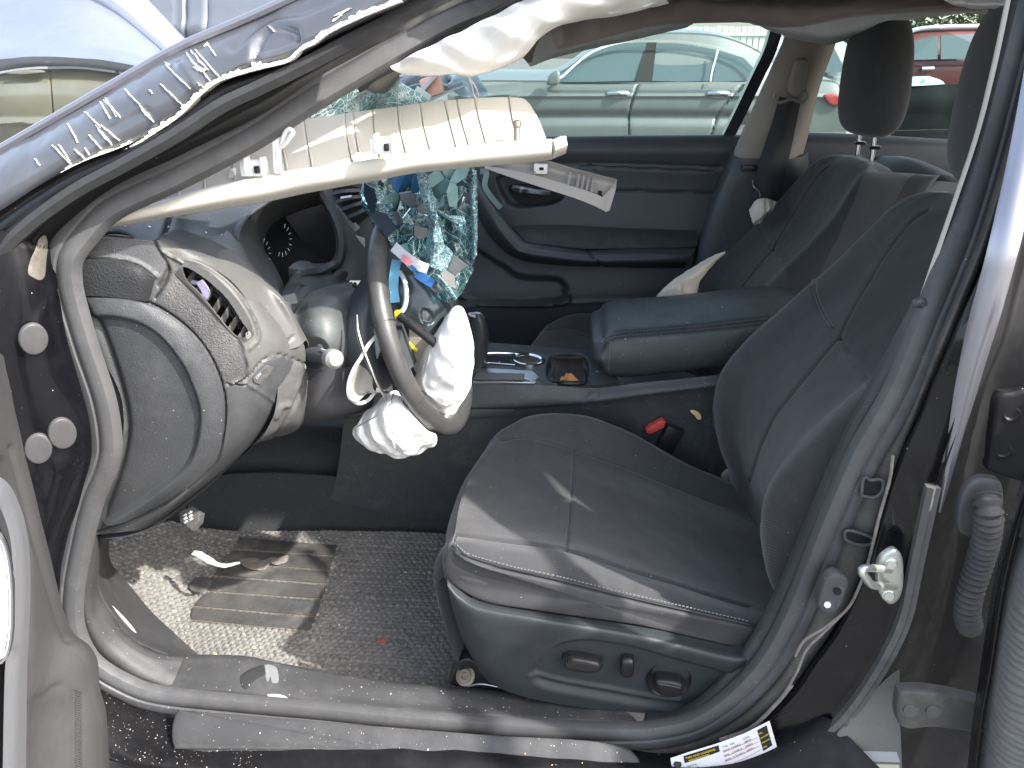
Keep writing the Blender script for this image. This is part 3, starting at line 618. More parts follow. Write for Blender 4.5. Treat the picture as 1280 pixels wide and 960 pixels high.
# --- roof rail above (outside the picture) and roof skin, so that the cabin is shaded as it is
def rr(x): return np.interp(x, [-.75,-.45,-.15,.2,.6,1.0,1.6,2.1], [1.03,1.17,1.385,1.43,1.445,1.43,1.37,1.16])
xs = [-.12,.0,.2,.4,.6,.9,1.2,1.5]
loft("roof_skin", [[(x,1.05,rr(x)-.03) for x in xs],[(x,1.03,rr(x)+.0) for x in xs],[(x,1.10,rr(x)+.035) for x in xs],[(x,1.4,rr(x)+.07) for x in xs],[(x,1.72,rr(x)+.08) for x in xs],[(x,2.05,rr(x)+.07) for x in xs],[(x,2.36,rr(x)+.035) for x in xs],[(x,2.42,rr(x)-.03) for x in xs]], PAINT, 30, 40, car, raw=True, thick=.004, tdir=(0,0,1))
loft("roof_lining", [[(x,1.12,rr(x)-.05) for x in xs],[(x,1.25,rr(x)-.01) for x in xs],[(x,1.7,rr(x)+.015) for x in xs],[(x,2.15,rr(x)-.01) for x in xs],[(x,2.30,rr(x)-.05) for x in xs]], LINER, 30, 24, car, raw=True, thick=.006, tdir=(0,0,1))
# --- centre pillar outside the seal
Yb0 = .93
cols = {
 'a':[(700,932),(800,932),(868,921),(921,893),(962,856),(990,815),(1021,750),(1056,665),(1094,580),(1143,492),(1180,403),(1221,303),(1252,203),(1280,100),(1300,20),(1312,-60)],
 'b':[(700,942),(800,944),(872,935),(930,905),(972,868),(1004,826),(1036,778),(1066,740),(1104,620),(1150,497),(1188,406),(1229,306),(1260,206),(1288,100),(1308,20),(1320,-60)],
 'c':[(700,950),(800,953),(876,946),(938,915),(985,876),(1016,834),(1050,784),(1082,712),(1116,600),(1158,500),(1196,410),(1237,308),(1268,208),(1296,100),(1316,20),(1328,-60)],
 'd':[(700,985),(800,990),(900,985),(985,950),(1045,905),(1088,850),(1126,780),(1146,700),(1166,610),(1193,520),(1222,420),(1255,310),(1286,210),(1316,100),(1350,20),(1370,-60)]}
def crow(k, Y, dy=0): return [(x,y,Y+np.interp(-y,[-400,20],[0,.14])*1.0) for x,y in cols[k]]
def clerp(k1,k2,t,Y): return [(a[0]*(1-t)+b[0]*t,a[1]*(1-t)+b[1]*t,Y+np.interp(-(a[1]*(1-t)+b[1]*t),[-400,20],[0,.14])) for a,b in zip(cols[k1],cols[k2])]
cp = loft("centre_pillar", [crow('a',.945),crow('b',.94),clerp('b','c',.7,.925),crow('c',.905),clerp('c','d',.15,.90),clerp('c','d',.5,.892),clerp('c','d',.8,.885),clerp('c','d',.95,.876),crow('d',.872)], PAINT, 160, 60, car, thick=.002, tdir=(0,-1,0),
    cuts=[('n',16,.002),('l',[(1060,797),(1030,818),(1024,830)],1.4,.0015),('l',[(1062,778),(1045,792),(1024,812)],1.2,.0015),('l',[(1150,600),(1165,640),(1160,690)],12,.004)])
loft("flange", [crow('a',.936),clerp('a','b',.5,.927),crow('b',.925),clerp('b','c',.5,.93)], mat("muddy_flange_paint",(.055,.052,.048),.7,dust=.9,dscale=26,dcol=(.20,.185,.16),bump=.5,bscale=160), 120, 10, car, thick=.002, tdir=(0,-1,0))
for path, r in (([(1116,570),(1112,600),(1098,650),(1086,700),(1072,738),(1058,762),(1030,785),(1006,800),(994,820)],.0022),([(1052,768),(1030,790),(1008,812),(996,840),(980,868)],.0022),([(900,925),(938,910),(970,880),(990,856)],.003)):
    tube("seam_bead", [(x,y,.897) for x,y in path], r, DIRT, cp, n=40, seg=8)
# rubber stop, two slots and label-side details on the flange
rs = dome("rubber_stop", [(1032,722,.885),(1044,716,.885),(1058,721,.885),(1060,731,.885),(1052,752,.885),(1044,764,.885),(1030,766,.885),(1022,757,.885),(1024,742,.885)], RUBBER, car, h=.004, edge=.25, thick=.012)
for x,y,r,m_ in ((1046,738,6.5,VOID),(1034,755,6.5,WHITEP)):
    lathe("button", P(x,y,Y=.882), (-.2,-1,.25), [(r*.00145,0),(r*.00145,.002),(r*.0009,.003),(r*.0009,.001 if m_ is VOID else .004)], RUBBER, rs, seg=20)
    lathe("plug", P(x,y,Y=.880), (-.2,-1,.25), [(r*.0007,0),(r*.0007,.003)], m_, rs, seg=16)
for pth in ([(1080,597),(1088,600),(1102,600),(1103,612),(1094,621),(1080,620),(1077,617)],[(1056,666),(1062,663),(1080,668),(1090,673),(1088,680),(1074,681),(1058,675)]):
    h_ = dome("slot", [(x,y,.915) for x,y in pth], VOID, car, h=.0006, thick=.002)
    sweep("slot_rim", [(x,y,.913) for x,y in pth], circ(.0022,8), RUBBER, h_, closed=True, n=40)
# striker
st = dome("striker_plate", [(1108,690,.862),(1118,686,.862),(1127,694,.862),(1129,712,.862),(1128,735,.862),(1122,750,.862),(1112,755,.862),(1102,746,.862),(1097,735,.862),(1096,712,.862),(1100,698,.862)], ZINC, car, h=.003, edge=.2, thick=.006)
tube("striker_loop", [(1112,712,.862),(1100,711,.845),(1084,710,.822),(1077,713,.816),(1082,722,.816),(1090,731,.820),(1104,733,.838),(1118,733,.860)], .0052, ZINC, st, n=40, seg=12)
for x,y in ((1113,704),(1110,743)): 
    lathe("bolt", P(x,y,Y=.860), (-.1,-1,.1), [(.0085,0),(.0085,.003),(.006,.004),(.006,.006),(.002,.006)], ZINC, st, seg=20)
# --- rear side of the pillar: recessed jamb of the rear door
e1 = [(700,990),(800,996),(905,992),(990,958),(1052,912),(1096,856),(1134,784),(1152,704),(1172,612),(1199,522),(1228,422),(1262,312),(1293,212),(1324,100),(1358,20),(1378,-60)]
e2 = [(900,1080),(950,1080),(1020,1060),(1080,1020),(1120,960),(1150,900),(1170,820),(1185,740),(1200,650),(1222,560),(1250,440),(1290,312),(1330,212),(1380,100),(1430,20),(1470,-60)]
e3 = [(1150,1120),(1180,1100),(1200,1060),(1210,1020),(1214,960),(1220,900),(1228,820),(1236,740),(1250,650),(1270,560),(1300,440),(1340,312),(1390,212),(1450,100),(1520,20),(1570,-60)]
def yb(y, Y): return Y+np.interp(-y,[-400,20],[0,.14])
rj = loft("rear_door_jamb", [[(x,y,yb(y,.872)) for x,y in e1],[(x+5,y+4,yb(y,.885)) for x,y in e1],[(x+16,y+12,yb(y,.90)) for x,y in e1],[(x,y,yb(y,.93)) for x,y in e2],[(x,y,yb(y,.93)) for x,y in e3]], PAINTD, 120, 50, car, thick=.002, tdir=(0,-1,0), cuts=[('n',12,.004),('l',[(1210,560),(1190,640),(1180,720),(1160,800)],6,-.003)])
# rounded pillar edge; a silver colour stands in for its sky reflection
sweep("pillar_ridge", [(1175,640,.880),(1186,590,.877),(1202,520,.874),(1222,440,.872),(1246,355,.876),(1263,290,.885),(1283,200,.92),(1300,110,.95),(1315,20,.98)], [(-.018,-.006),(-.014,.004),(-.004,.010),(.008,.009),(.015,.002),(.018,-.008)][::-1], mat("pillar_sky_streak",(.30,.30,.34),.3,metal=.8,coat=.6,dust=.2,dscale=20), cp, out=(.2,-.8,.55), n=60, pclosed=False, scale=[.12,.45,.8,1,1,1,1,1])
sweep("rear_opening_seal", [(x-6,y-4,.868) for x,y in e1[1:9]], [(-.007,-.008),(-.008,.003),(-.001,.006),(.003,.003),(.008,.005),(.008,-.008)], mat("muddy_seal",(.07,.068,.064),.8,dust=.8,dscale=30,dcol=(.19,.18,.165),bump=.5,bscale=120), cp, n=80)
loft("pillar_core", [[(.56,1.03,.93),(.76,1.0,.93)],[(.60,1.05,1.08),(.80,1.02,1.08)],[(.64,1.07,1.2),(.84,1.03,1.2)],[(.68,1.10,1.32),(.88,1.06,1.32)],[(.70,1.13,1.43),(.9,1.10,1.43)]], PAINTD, 12, 20, cp, raw=True, thick=.03, tdir=(0,-1,0))  # unseen pillar bulk, added to stop sun leaking onto the seat
loft("lower_pillar_core", [[(.46,1.0,.35),(.70,.97,.35)],[(.50,1.0,.65),(.72,.97,.65)],[(.56,1.02,.94),(.76,.99,.94)]], PAINTD, 12, 20, cp, raw=True, thick=.03, tdir=(0,-1,0))
# brackets and boot
hb = dome("hinge_bracket", [(1246,496,.862),(1262,490,.862),(1300,494,.862),(1320,600,.862),(1240,590,.862),(1236,570,.862),(1240,530,.862)], PAINTD, car, h=.004, edge=.12, thick=.01)
for x,y in ((1262,516),(1252,562)): lathe("bolt", P(x,y,Y=.862), (-.1,-1,.2), [(.013,0),(.013,.003),(.008,.005),(.004,.002)], PAINTD, hb, seg=20)
lb = dome("hinge_bracket", [(1122,868,.80),(1128,862,.80),(1160,862,.80),(1205,870,.80),(1230,880,.80),(1228,912,.80),(1200,910,.80),(1165,906,.80),(1130,908,.80),(1120,895,.80)], mat("dirty_hinge_steel",(.05,.048,.045),.6,dust=.7,dscale=40,dcol=(.22,.20,.18)), car, h=.006, edge=.2, thick=.012, cuts=[('l',[(1135,872),(1200,880)],4,.002)])
for x,y in ((1136,885),(1164,886)): lathe("bolt", P(x,y,Y=.797), (-.1,-1,.3), [(.0125,0),(.012,.003),(.008,.003),(.008,.006),(.003,.006)], MATS["dirty_hinge_steel"], lb, seg=20)
bo_ = dome("boot_flange", [(1206,610,.868),(1220,598,.868),(1240,597,.868),(1252,606,.868),(1252,640,.868),(1240,668,.868),(1222,673,.868),(1203,668,.868),(1196,655,.868),(1198,630,.868)], RUBBER, car, h=.004, edge=.2, thick=.008)
path = cr(pts3([(1232,618,.850),(1236,640,.835),(1233,672,.84),(1224,705,.85),(1213,740,.852),(1209,765,.855),(1212,785,.862)]), 150)
pr = []
for i in range(150): pr.append(1+.16*math.sin(i*2*math.pi/6.2))
sweep("cable_boot", path, circ(.0145,18), mat("grey_rubber_bellows",(.045,.044,.043),.7,dust=.5,dscale=40,dcol=(.2,.19,.18)), bo_, raw=True, n=150, scale=pr)
# lower right sill of the rear opening, light dirty metal
rsill = loft("rear_sill", [[(1058,905,.868),(1086,872,.868),(1108,850,.868),(1124,838,.868)],[(1035,925,.862),(1065,905,.862),(1100,895,.862),(1124,888,.862)],[(1000,952,.852),(1045,940,.852),(1085,938,.852),(1126,936,.852)],[(950,990,.845),(1020,985,.845),(1075,985,.845),(1128,985,.845)]], mat("dusty_sill_paint",(.13,.125,.115),.7,dust=.5,dscale=14,dcol=(.22,.21,.19)), 40, 30, car, thick=.003, tdir=(0,0,1), cuts=[('l',[(1000,910),(1080,908),(1125,910)],1.2,.002)])
plate("sticker", [surf(rsill,*q,.001) for q in ((1052,938),(1121,940),(1125,953),(1050,950))], mat("faded_grey_sticker",(.36,.37,.40),.5), rsill, .0004, raw=True)
plate("sticker", [surf(rsill,*q,.001) for q in ((1056,954),(1124,956),(1126,980),(1054,980))], mat("cream_sticker",(.50,.49,.36),.5), rsill, .0004, raw=True)
# rear door, its front edge
rdo = loft("rear_door_edge", [[(1335,420,.80),(1305,500,.79),(1280,590,.78),(1258,660,.78),(1240,740,.78),(1226,830,.78),(1216,900,.78),(1206,990,.78)],[(1345,420,.76),(1315,500,.76),(1290,590,.75),(1268,660,.75),(1250,740,.75),(1236,830,.75),(1224,900,.75),(1214,990,.75)],[(1352,420,.77),(1322,500,.77),(1296,590,.77),(1275,660,.77),(1257,740,.77),(1243,830,.77),(1231,900,.77),(1221,990,.77)]], PAINT, 60, 14, car, thick=.004, tdir=(0,-1,0), label="black front edge of the open rear door")
rdt = loft("rear_door_trim", [[(1322,560,.765),(1290,640,.765),(1263,700,.765),(1248,760,.765),(1234,850,.765),(1218,990,.765)],[(1340,560,.72),(1320,640,.72),(1300,700,.72),(1285,760,.72),(1270,850,.72),(1255,990,.72)],[(1400,560,.68),(1400,700,.68),(1400,850,.68),(1400,990,.68)]], mat("weathered_grey_trim",(.12,.118,.115),.85,dust=.5,dscale=30,dcol=(.3,.29,.27),bump=.5,bscale=200), 280, 70, car, thick=.004, tdir=(0,-1,0), label="weathered grey ribbed trim on the open rear door")
V, F = GEO[rdt.name]; me = rdt.data; loc = LOC[rdt.name]      # wind-ribbed relief
for v in me.vertices:
    w = v.co+Vector(loc); pz = w.z*1050+3.5*pnoise(Vector((w.x*30,w.y*30,w.z*14)))*3; a = math.sin(pz*.55)
    k = .0024*(a*(.6+.6*pnoise(Vector((w.x*20,w.y*20,w.z*40))))+.9*pnoise(Vector((w.x*60,w.y*60,w.z*220))))
    v.co += Vector((-.3*k,-k,0))
# the rest of the opened rear door, outside the picture: its outer panel, window frame and glass
rdp = [(.66,.80),(.80,.56),(.98,.24),(1.10,-.02)]
loft("rear_door_panel_outer", [[(x+.02,y-.0,.14) for x,y in rdp],[(x+.05,y+.03,.50) for x,y in rdp],[(x+.05,y+.03,.80) for x,y in rdp],[(x,y,.96) for x,y in rdp]], PAINT, 30, 20, car, raw=True, thick=.05, tdir=(.87,.5,0))
sweep("rear_door_frame", [(.665,.80,.96),(.70,.86,1.20),(.72,.88,1.36),(.82,.76,1.41),(.95,.50,1.38),(1.04,.25,1.25),(1.09,.0,.98)], [(-.022,-.012),(.022,-.012),(.022,.012),(-.022,.012)], PAINT, car, raw=True, out=(.87,.5,0), n=60)
# --- scuff plate and black sill outside the seal
sk0 = loft("sill_panel", [[(120,856,.935),(200,886,.935),(400,905,.935),(600,922,.935),(760,932,.935),(880,932,.935),(980,880,.93)],[(125,872,.90),(200,900,.90),(400,915,.905),(600,930,.905),(770,944,.905),(900,945,.905),(1010,890,.90)],[(130,900,.86),(200,925,.86),(400,935,.86),(600,945,.86),(780,960,.86),(920,960,.86),(1040,900,.875)],[(135,930,.83),(200,950,.82),(400,962,.82),(600,980,.82),(790,1000,.82),(950,985,.83),(1070,930,.85)],[(140,945,.82),(200,962,.81),(400,975,.805),(600,995,.80),(800,1020,.80),(980,1010,.81),(1100,960,.83)]], PAINTD, 140, 40, car, thick=.003, tdir=(0,-1,0), cuts=[('n',20,.002),('l',[(150,870),(200,896),(222,900)],3,-.002)])
sp = dome("scuff_plate", [(222,889,.893),(240,889,.893),(400,902,.893),(600,918,.893),(783,935,.893),(778,1000,.835),(600,978,.838),(400,957,.842),(235,938,.845),(218,934,.845),(215,912,.87)], SILLP, car, h=.004, edge=.05, thick=.006, seg=160,
     cuts=[('l',[(230,905),(400,920),(600,937),(790,955)],1.3,.0018),('l',[(230,917),(400,933),(600,950),(790,970)],1.3,.0018),('l',[(230,927),(400,944),(600,963),(790,985)],1.3,.0018)])
sl = loft("lower_sill_edge", [[(100,935,.80),(200,962,.80),(400,972,.80),(600,990,.80)],[(100,950,.77),(200,972,.77),(400,985,.77),(600,1003,.77)],[(100,1000,.78),(200,1010,.78),(600,1040,.78)]], PAINTD, 60, 16, car, thick=.003, tdir=(0,-1,0), cuts=[('l',[(100,942),(200,968),(400,981)],2,-.003)])
# --- tyre information label on the sill
lab3 = [(838,948),(862,940),(895,930),(930,917),(962,901),(972,936),(950,950),(915,968),(880,985),(845,992)]
lp = dome("information_label", [(x,y,.872) for x,y in lab3], STICK, car, h=.0006, edge=.04, thick=.0005, seg=80, smoothout=False)
def lq(u, v):      # u along 0..1, v down 0..1
    a = cr(np.array([(838,948.),(862,940),(895,930),(930,917),(962,901)]), 101); b = cr(np.array([(846,994.),(880,985),(915,968),(950,950),(972,936)]), 101)
    i = int(round(u*100)); q = a[i]*(1-v)+b[i]*v; return P(q[0], q[1], Y=.8705)
def lpatch(u0,u1,v0,v1,m,nm="print_block"):
    t = [lq(u0+(u1-u0)*i/5, v0) for i in range(6)]+[lq(u1-(u1-u0)*i/5, v1) for i in range(6)]
    return G(nm, *quadplate(t, .0003), m, lp, smooth=False)
lpatch(.13,.47,.06,.24,INK); lpatch(.86,.965,.10,.80,INK)
for v in (.30,.44,.58,.72): lpatch(.50,.84,v,v+.007,INKR,"rule_line")
for u in (.50,.56,.69): lpatch(u,u+.003,.05,.90,INKR,"rule_line")
def text(s, pos, xd, up, size, m, parent, name="lettering"):
    c = bpy.data.curves.new(name, 'FONT'); c.body = s; c.size = size; c.extrude = .00008; c.materials.append(m); c.align_x = 'LEFT'
    o = bpy.data.objects.new(name, c); COL.objects.link(o)
    x = Vector(xd).normalized(); u = Vector(up); u = (u-x*u.dot(x)).normalized(); n = x.cross(u)
    M = Matrix((x,u,n)).transposed().to_4x4(); M.translation = Vector(np.array(pos)-(LOC[parent.name] if parent else 0))
    bpy.context.view_layer.update()
    me = bpy.data.meshes.new_from_object(o.evaluated_get(bpy.context.evaluated_depsgraph_get())); bpy.data.objects.remove(o)
    me.transform(M); me.name = name
    if not me.materials: me.materials.append(m)
    q = bpy.data.objects.new(name, me); COL.objects.link(q)
    if parent: q.parent = parent
    return q
def ltext(s, u, v, size, m, du=.08):
    a, b = lq(u, v), lq(min(1,u+du), v); up = lq(u, max(0,v-.1))-lq(u, v); text(s, a+np.array([0,-.0008,.0004]), b-a, up, size, m, lp)
ltext("TIRE AND LOADING", .15,.145,.0052,INKY); ltext("INFORMATION", .17,.225,.0050,INKY)
for i,(t,u,v) in enumerate((("SEATING",.15,.36),("CAPACITY",.15,.46),("TIRE",.51,.17),("SIZE",.58,.17),("FRONT",.505,.28),("215/60R16",.58,.28),("REAR",.505,.42),("215/60R16",.58,.42),("SPARE",.505,.56),("T135/70D16",.58,.56),("COLD",.71,.17),("230KPA",.71,.28),("230KPA",.71,.42),("420KPA",.71,.56))):
    ltext(t,u,v,.0038,INK)
for i,t in enumerate(("SEE","OWNER'S","MANUAL","FOR")): 
    ltext(t,.872,.24+.16*i,.0036,INKY)
lathe("round_symbol", lq(.065,.2)+np.array([0,-.0006,0]), (0,-1,.5), [(.006,0),(.006,.0004),(.0045,.0004),(.0045,.0006)], INK, lp, seg=24)
# ------------------------------------------------------------------ inside: floor, walls, dash
cpt = loft("floor_carpet", [[(-1.35,.98,.60),(-1.05,.98,.22),(-.8,.98,.165),(-.3,.98,.165),(.5,.98,.165),(1.9,.98,.2)],[(-1.35,1.3,.60),(-1.05,1.3,.22),(-.8,1.3,.165),(-.3,1.3,.165),(.5,1.3,.165),(1.9,1.3,.2)],[(-1.35,1.62,.60),(-1.05,1.62,.22),(-.8,1.62,.165),(-.3,1.62,.165),(.5,1.62,.165),(1.9,1.62,.2)],
     [(-1.35,1.66,.60),(-1.05,1.66,.35),(-.8,1.66,.34),(-.3,1.66,.33),(.5,1.66,.30),(1.9,1.66,.3)],[(-1.35,1.8,.62),(-1.05,1.8,.4),(-.8,1.8,.36),(-.3,1.8,.35),(.5,1.8,.3),(1.9,1.8,.3)],[(-1.35,1.9,.6),(-1.05,1.9,.2),(-.8,1.9,.17),(-.3,1.9,.17),(.5,1.9,.17),(1.9,1.9,.2)],[(-1.35,2.4,.6),(-1.05,2.4,.2),(-.8,2.4,.17),(-.3,2.4,.17),(.5,2.4,.17),(1.9,2.4,.2)]], CARPET, 90, 90, car, raw=True, thick=.01, tdir=(0,0,1))
box("bulkhead", (-1.30,1.65,.62), (.03,1.55,.75), CARPET, car)
cw = loft("tunnel_carpet", [[(200,600,1.60),(330,590,1.60),(460,598,1.61),(640,610,1.62)],[(200,640,1.60),(330,638,1.60),(430,650,1.605),(640,655,1.61)],[(200,700,1.56),(330,680,1.57),(430,690,1.59),(640,700,1.59)]], CARPET, 60, 20, car, thick=.006, tdir=(0,-1,0))
# door-side kick and sill trims
kt = loft("kick_trim", [[(104,668,.955),(98,700,.955),(94,745,.955),(100,790,.955),(122,825,.955),(160,850,.955),(206,866,.955)],[(112,664,.95),(108,700,.95),(106,745,.95),(114,785,.95),(134,815,.95),(170,840,.95),(212,860,.95)],[(118,664,.965),(118,700,.965),(116,745,.965),(126,775,.965),(146,803,.965),(180,828,.965),(220,846,.965)],[(123,662,.99),(123,700,.99),(121,735,.99),(138,768,.99),(160,795,.99),(192,815,.99),(230,822,.99)],[(128,662,1.04),(125,700,1.04),(123,735,1.04),(142,768,1.04),(164,796,1.04),(196,816,1.04),(232,824,1.03)]], SILLP, 70, 30, car, thick=.003, tdir=(0,-1,0), cuts=[('n',20,.001),('l',[(121,668),(114,745),(124,780),(152,812),(212,848)],2,-.0015)])
loft("footwell_side", [[(128,655,1.0),(124,700,1.0),(123,735,1.0),(142,768,1.0),(166,797,1.0),(205,816,1.0),(240,826,1.0)],[(130,655,1.10),(126,690,1.10),(128,720,1.10),(150,752,1.10),(176,782,1.08),(212,806,1.06),(245,822,1.05)],[(140,650,1.3),(136,680,1.3),(140,705,1.28),(165,735,1.2),(190,765,1.16),(222,795,1.1),(252,822,1.08)]], SILLP, 60, 20, car, thick=.003, tdir=(0,-1,0))
st_ = loft("sill_trim", [[(203,864,.955),(300,872,.955),(400,882,.955),(500,892,.955),(650,902,.955),(760,908,.955),(807,909,.955)],[(208,858,.95),(300,866,.95),(400,876,.95),(500,886,.95),(650,896,.95),(760,902,.95),(807,903,.95)],[(216,848,.965),(300,852,.965),(400,864,.965),(500,876,.965),(650,886,.965),(760,892,.965),(807,894,.965)],[(226,830,.99),(300,832,.99),(400,848,.99),(500,858,.99),(650,872,.99),(760,880,.99),(807,884,.99)],[(231,818,1.01),(300,820,1.01),(350,829,1.01),(420,842,1.01),(520,855,1.01),(660,866,1.01),(807,879,1.01)],[(234,822,1.03),(300,824,1.03),(350,833,1.03),(420,847,1.03),(520,860,1.03),(660,872,1.03),(807,884,1.03)]], SILLP, 160, 40, car, thick=.003, tdir=(0,-1,0),
     cuts=[('n',14,.0015),('l',[(210,862),(400,881),(640,898),(806,905)],2.2,.003)])
for pl, m_ in (([(300,846),(318,834),(334,832),(335,842),(322,850),(306,862)],mat("dark_grease_smear",(.02,.02,.02),.5)),([(330,832),(345,834),(348,852),(340,853),(338,846),(334,852)],mat("chalk_smear",(.14,.145,.15),.8)),([(335,868),(350,868),(360,873),(350,876),(337,872)],mat("white_paint_chip",(.40,.41,.43),.6))):
    decal("smear", pl, st_, m_)
decal("mud_patch", [(774,884),(790,883),(800,886),(806,889),(804,900),(798,902),(788,893),(780,889)], st_, DIRT)
bt_ = loft("pillar_trim", [[(808,909,.955),(850,905,.955),(895,884,.955),(935,848,.955),(962,808,.955),(992,745,.955),(1028,655,.955),(1066,570,.957),(1114,484,.96),(1148,400,.965)],[(808,901,.95),(846,898,.95),(888,876,.95),(926,840,.95),(954,800,.95),(984,738,.95),(1020,648,.95),(1058,562,.95),(1106,476,.955),(1146,396,.96)],[(808,893,.965),(842,890,.965),(880,866,.965),(914,828,.965),(944,788,.965),(974,728,.965),(1012,640,.965),(1052,552,.965),(1100,468,.965),(1145,390,.97)],[(808,880,1.0),(838,882,1.0),(868,872,1.0),(902,846,1.0),(936,803,1.0),(962,760,1.0),(1000,670,1.0),(1042,570,1.0),(1092,470,1.0),(1140,378,1.0)],[(808,884,1.05),(838,888,1.05),(868,884,1.05),(902,870,1.05),(946,830,1.05),(982,780,1.05),(1020,690,1.05),(1060,590,1.05),(1110,490,1.05),(1160,380,1.05)]], PLAST, 130, 36, car, thick=.003, tdir=(0,-1,0), cuts=[('l',[(1150,382),(1100,475),(1050,565)],2,.003)])
tube("trim_cap", [(1144,380,.953),(1150,377,.950),(1156,381,.950)], .006, PLAST, bt_, n=12)
ub = loft("upper_pillar_trim", [[(1150,380,.965),(1168,330,.975),(1192,260,.99),(1222,170,1.02),(1244,85,1.05),(1262,0,1.08),(1270,-40,1.09)],[(1147,378,.975),(1163,330,.985),(1187,260,1.0),(1217,170,1.03),(1238,85,1.06),(1256,0,1.09),(1264,-40,1.10)],[(1150,378,1.05),(1175,330,1.05),(1200,260,1.05),(1230,170,1.08),(1255,85,1.11),(1275,0,1.14),(1285,-40,1.15)]], BEIGE, 60, 14, car, thick=.003, tdir=(0,-1,0))
# --- dashboard. near end: cover, vent, switches; far: hood, column, centre vent
PANL = mat('warm_grey_vent_panel',(.062,.061,.058),.5,bump=.3,bscale=620,btype='leather',dust=.3,dscale=35,dcol=(.22,.22,.21),speck=.3,bdist=.0007)
PAND = mat('coarse_dark_panel',(.030,.031,.034),.6,bump=.9,bscale=420,btype='leather',speck=.3,dust=.2,dscale=30,bdist=.001)
dash = loft("dashboard", [   # front face, from the near end to the far side
    [(88,300,.97),(100,340,.965),(110,400,.97),(135,480,.97),(145,560,.97),(125,640,.97),(112,668,.97)],
    [(140,296,.985),(150,340,.98),(190,400,.985),(240,470,.985),(250,560,.985),(215,625,.985),(165,662,.985)],
    [(196,300,1.01),(215,335,1.01),(262,395,1.01),(305,470,1.01),(298,545,1.01),(245,606,1.01),(180,660,1.01)],
    [(205,292,1.03),(250,322,1.03),(320,390,1.045),(350,455,1.05),(325,535,1.05),(270,595,1.05),(196,656,1.06)],
    [(225,285,1.07),(290,315,1.09),(355,385,1.10),(382,450,1.10),(345,520,1.10),(293,578,1.12),(205,652,1.14)]], PLAST, 200, 160, car, thick=.004, tdir=(0,-1,0), label="grained grey near end of the dashboard with cover, vent and switch",
    zones=[([(198,300),(213,300),(240,318),(290,330),(340,380),(392,440),(386,458),(352,443),(332,452),(312,470),(311,452),(300,420),(275,380),(242,352),(213,334)],PANL),([(201,358),(214,337),(242,354),(275,384),(299,424),(310,456),(303,474),(285,479),(268,450),(240,412),(212,388)],PAND)],
    cuts=[('l',[(195,296),(200,312),(213,334),(207,356),(196,372)],1.2,.005),('l',[(98,369),(130,370),(170,374),(200,383),(240,412),(268,450),(283,500),(278,560),(262,590),(215,625),(160,650),(112,667)],1.1,.006),
          ('l',[(291,478),(312,480),(348,503)],1.3,-.003),('l',[(310,480),(282,479)],1.0,.004),('l',[(292,480),(312,470),(330,450),(350,442),(385,455)],1.0,.004),('l',[(207,316),(240,335),(275,370),(300,420),(311,455),(305,470),(290,478)],1.6,-.003),('l',[(200,356),(213,334)],1.5,.004),
          ('l',[(100,318),(150,322),(178,330),(198,345)],2.5,-.003),('l',[(222,322),(255,330),(290,355),(315,390),(325,420),(312,436)],1.6,-.0022)],
    holes=[[(229,333),(238,334),(262,350),(285,372),(302,398),(311,410),(307,421),(298,422),(284,408),(268,388),(250,366),(234,350)]])
fc = loft("fuse_cover", [
    [(100,371,.955),(110,420,.95),(140,480,.95),(150,520,.95),(148,560,.95),(135,610,.95),(118,655,.96)],
    [(135,372,.955),(150,405,.95),(180,460,.95),(194,510,.95),(190,560,.95),(172,610,.95),(140,655,.96)],
    [(170,376,.96),(200,408,.955),(235,460,.955),(250,510,.955),(243,560,.955),(210,608,.955),(160,650,.965)],
    [(198,384,.968),(238,415,.966),(266,456,.966),(279,508,.966),(273,560,.966),(235,606,.966),(180,641,.97)]], PLAST, 140, 110, dash, thick=.004, tdir=(0,-1,0), cuts=[('p',[(100,372),(112,395),(140,396),(172,403),(200,420),(225,450),(240,480),(250,515),(246,555),(232,585),(200,612),(170,633),(130,655),(108,665),(60,640),(60,400)],4,.010),('l',[(104,378),(125,420),(148,490),(155,540),(145,590),(125,650)],5,.006)])
# end trim block above the cover (dark textured)
et = loft("end_pad", [[(97,324,.950),(98,345,.950),(99,368,.952)],[(140,326,.955),(140,345,.955),(138,370,.957)],[(172,332,.965),(176,348,.965),(172,374,.967)],[(194,346,.982),(192,356,.982),(186,376,.980)]], mat("coarse_black_plastic",(.022,.023,.026),.6,bump=.8,bscale=420,btype='leather',speck=.2,bdist=.001), 40, 40, dash, thick=.004, tdir=(0,-1,0))
vp = loft("vent_surround", [[(232,326,1.012),(262,340,1.012),(290,366,1.014),(310,395,1.02),(318,418,1.025)],[(226,334,1.008),(254,354,1.008),(280,380,1.010),(300,408,1.015),(306,428,1.02)],[(220,342,1.008),(246,366,1.008),(270,392,1.010),(290,418,1.015),(294,434,1.02)]], PANL, 120, 50, dash, thick=.003, tdir=(0,-1,0),
    holes=[[(229,334),(240,336),(262,351),(285,373),(302,399),(311,413),(306,421),(297,420),(284,408),(268,388),(250,366),(234,350)]])
vb_ = loft("vent_duct", [[(220,328,1.07),(265,340,1.07),(320,400,1.08)],[(225,350,1.06),(262,380,1.06),(300,430,1.07)]], VOID, 16, 8, dash, thick=.01, tdir=(0,-1,0))
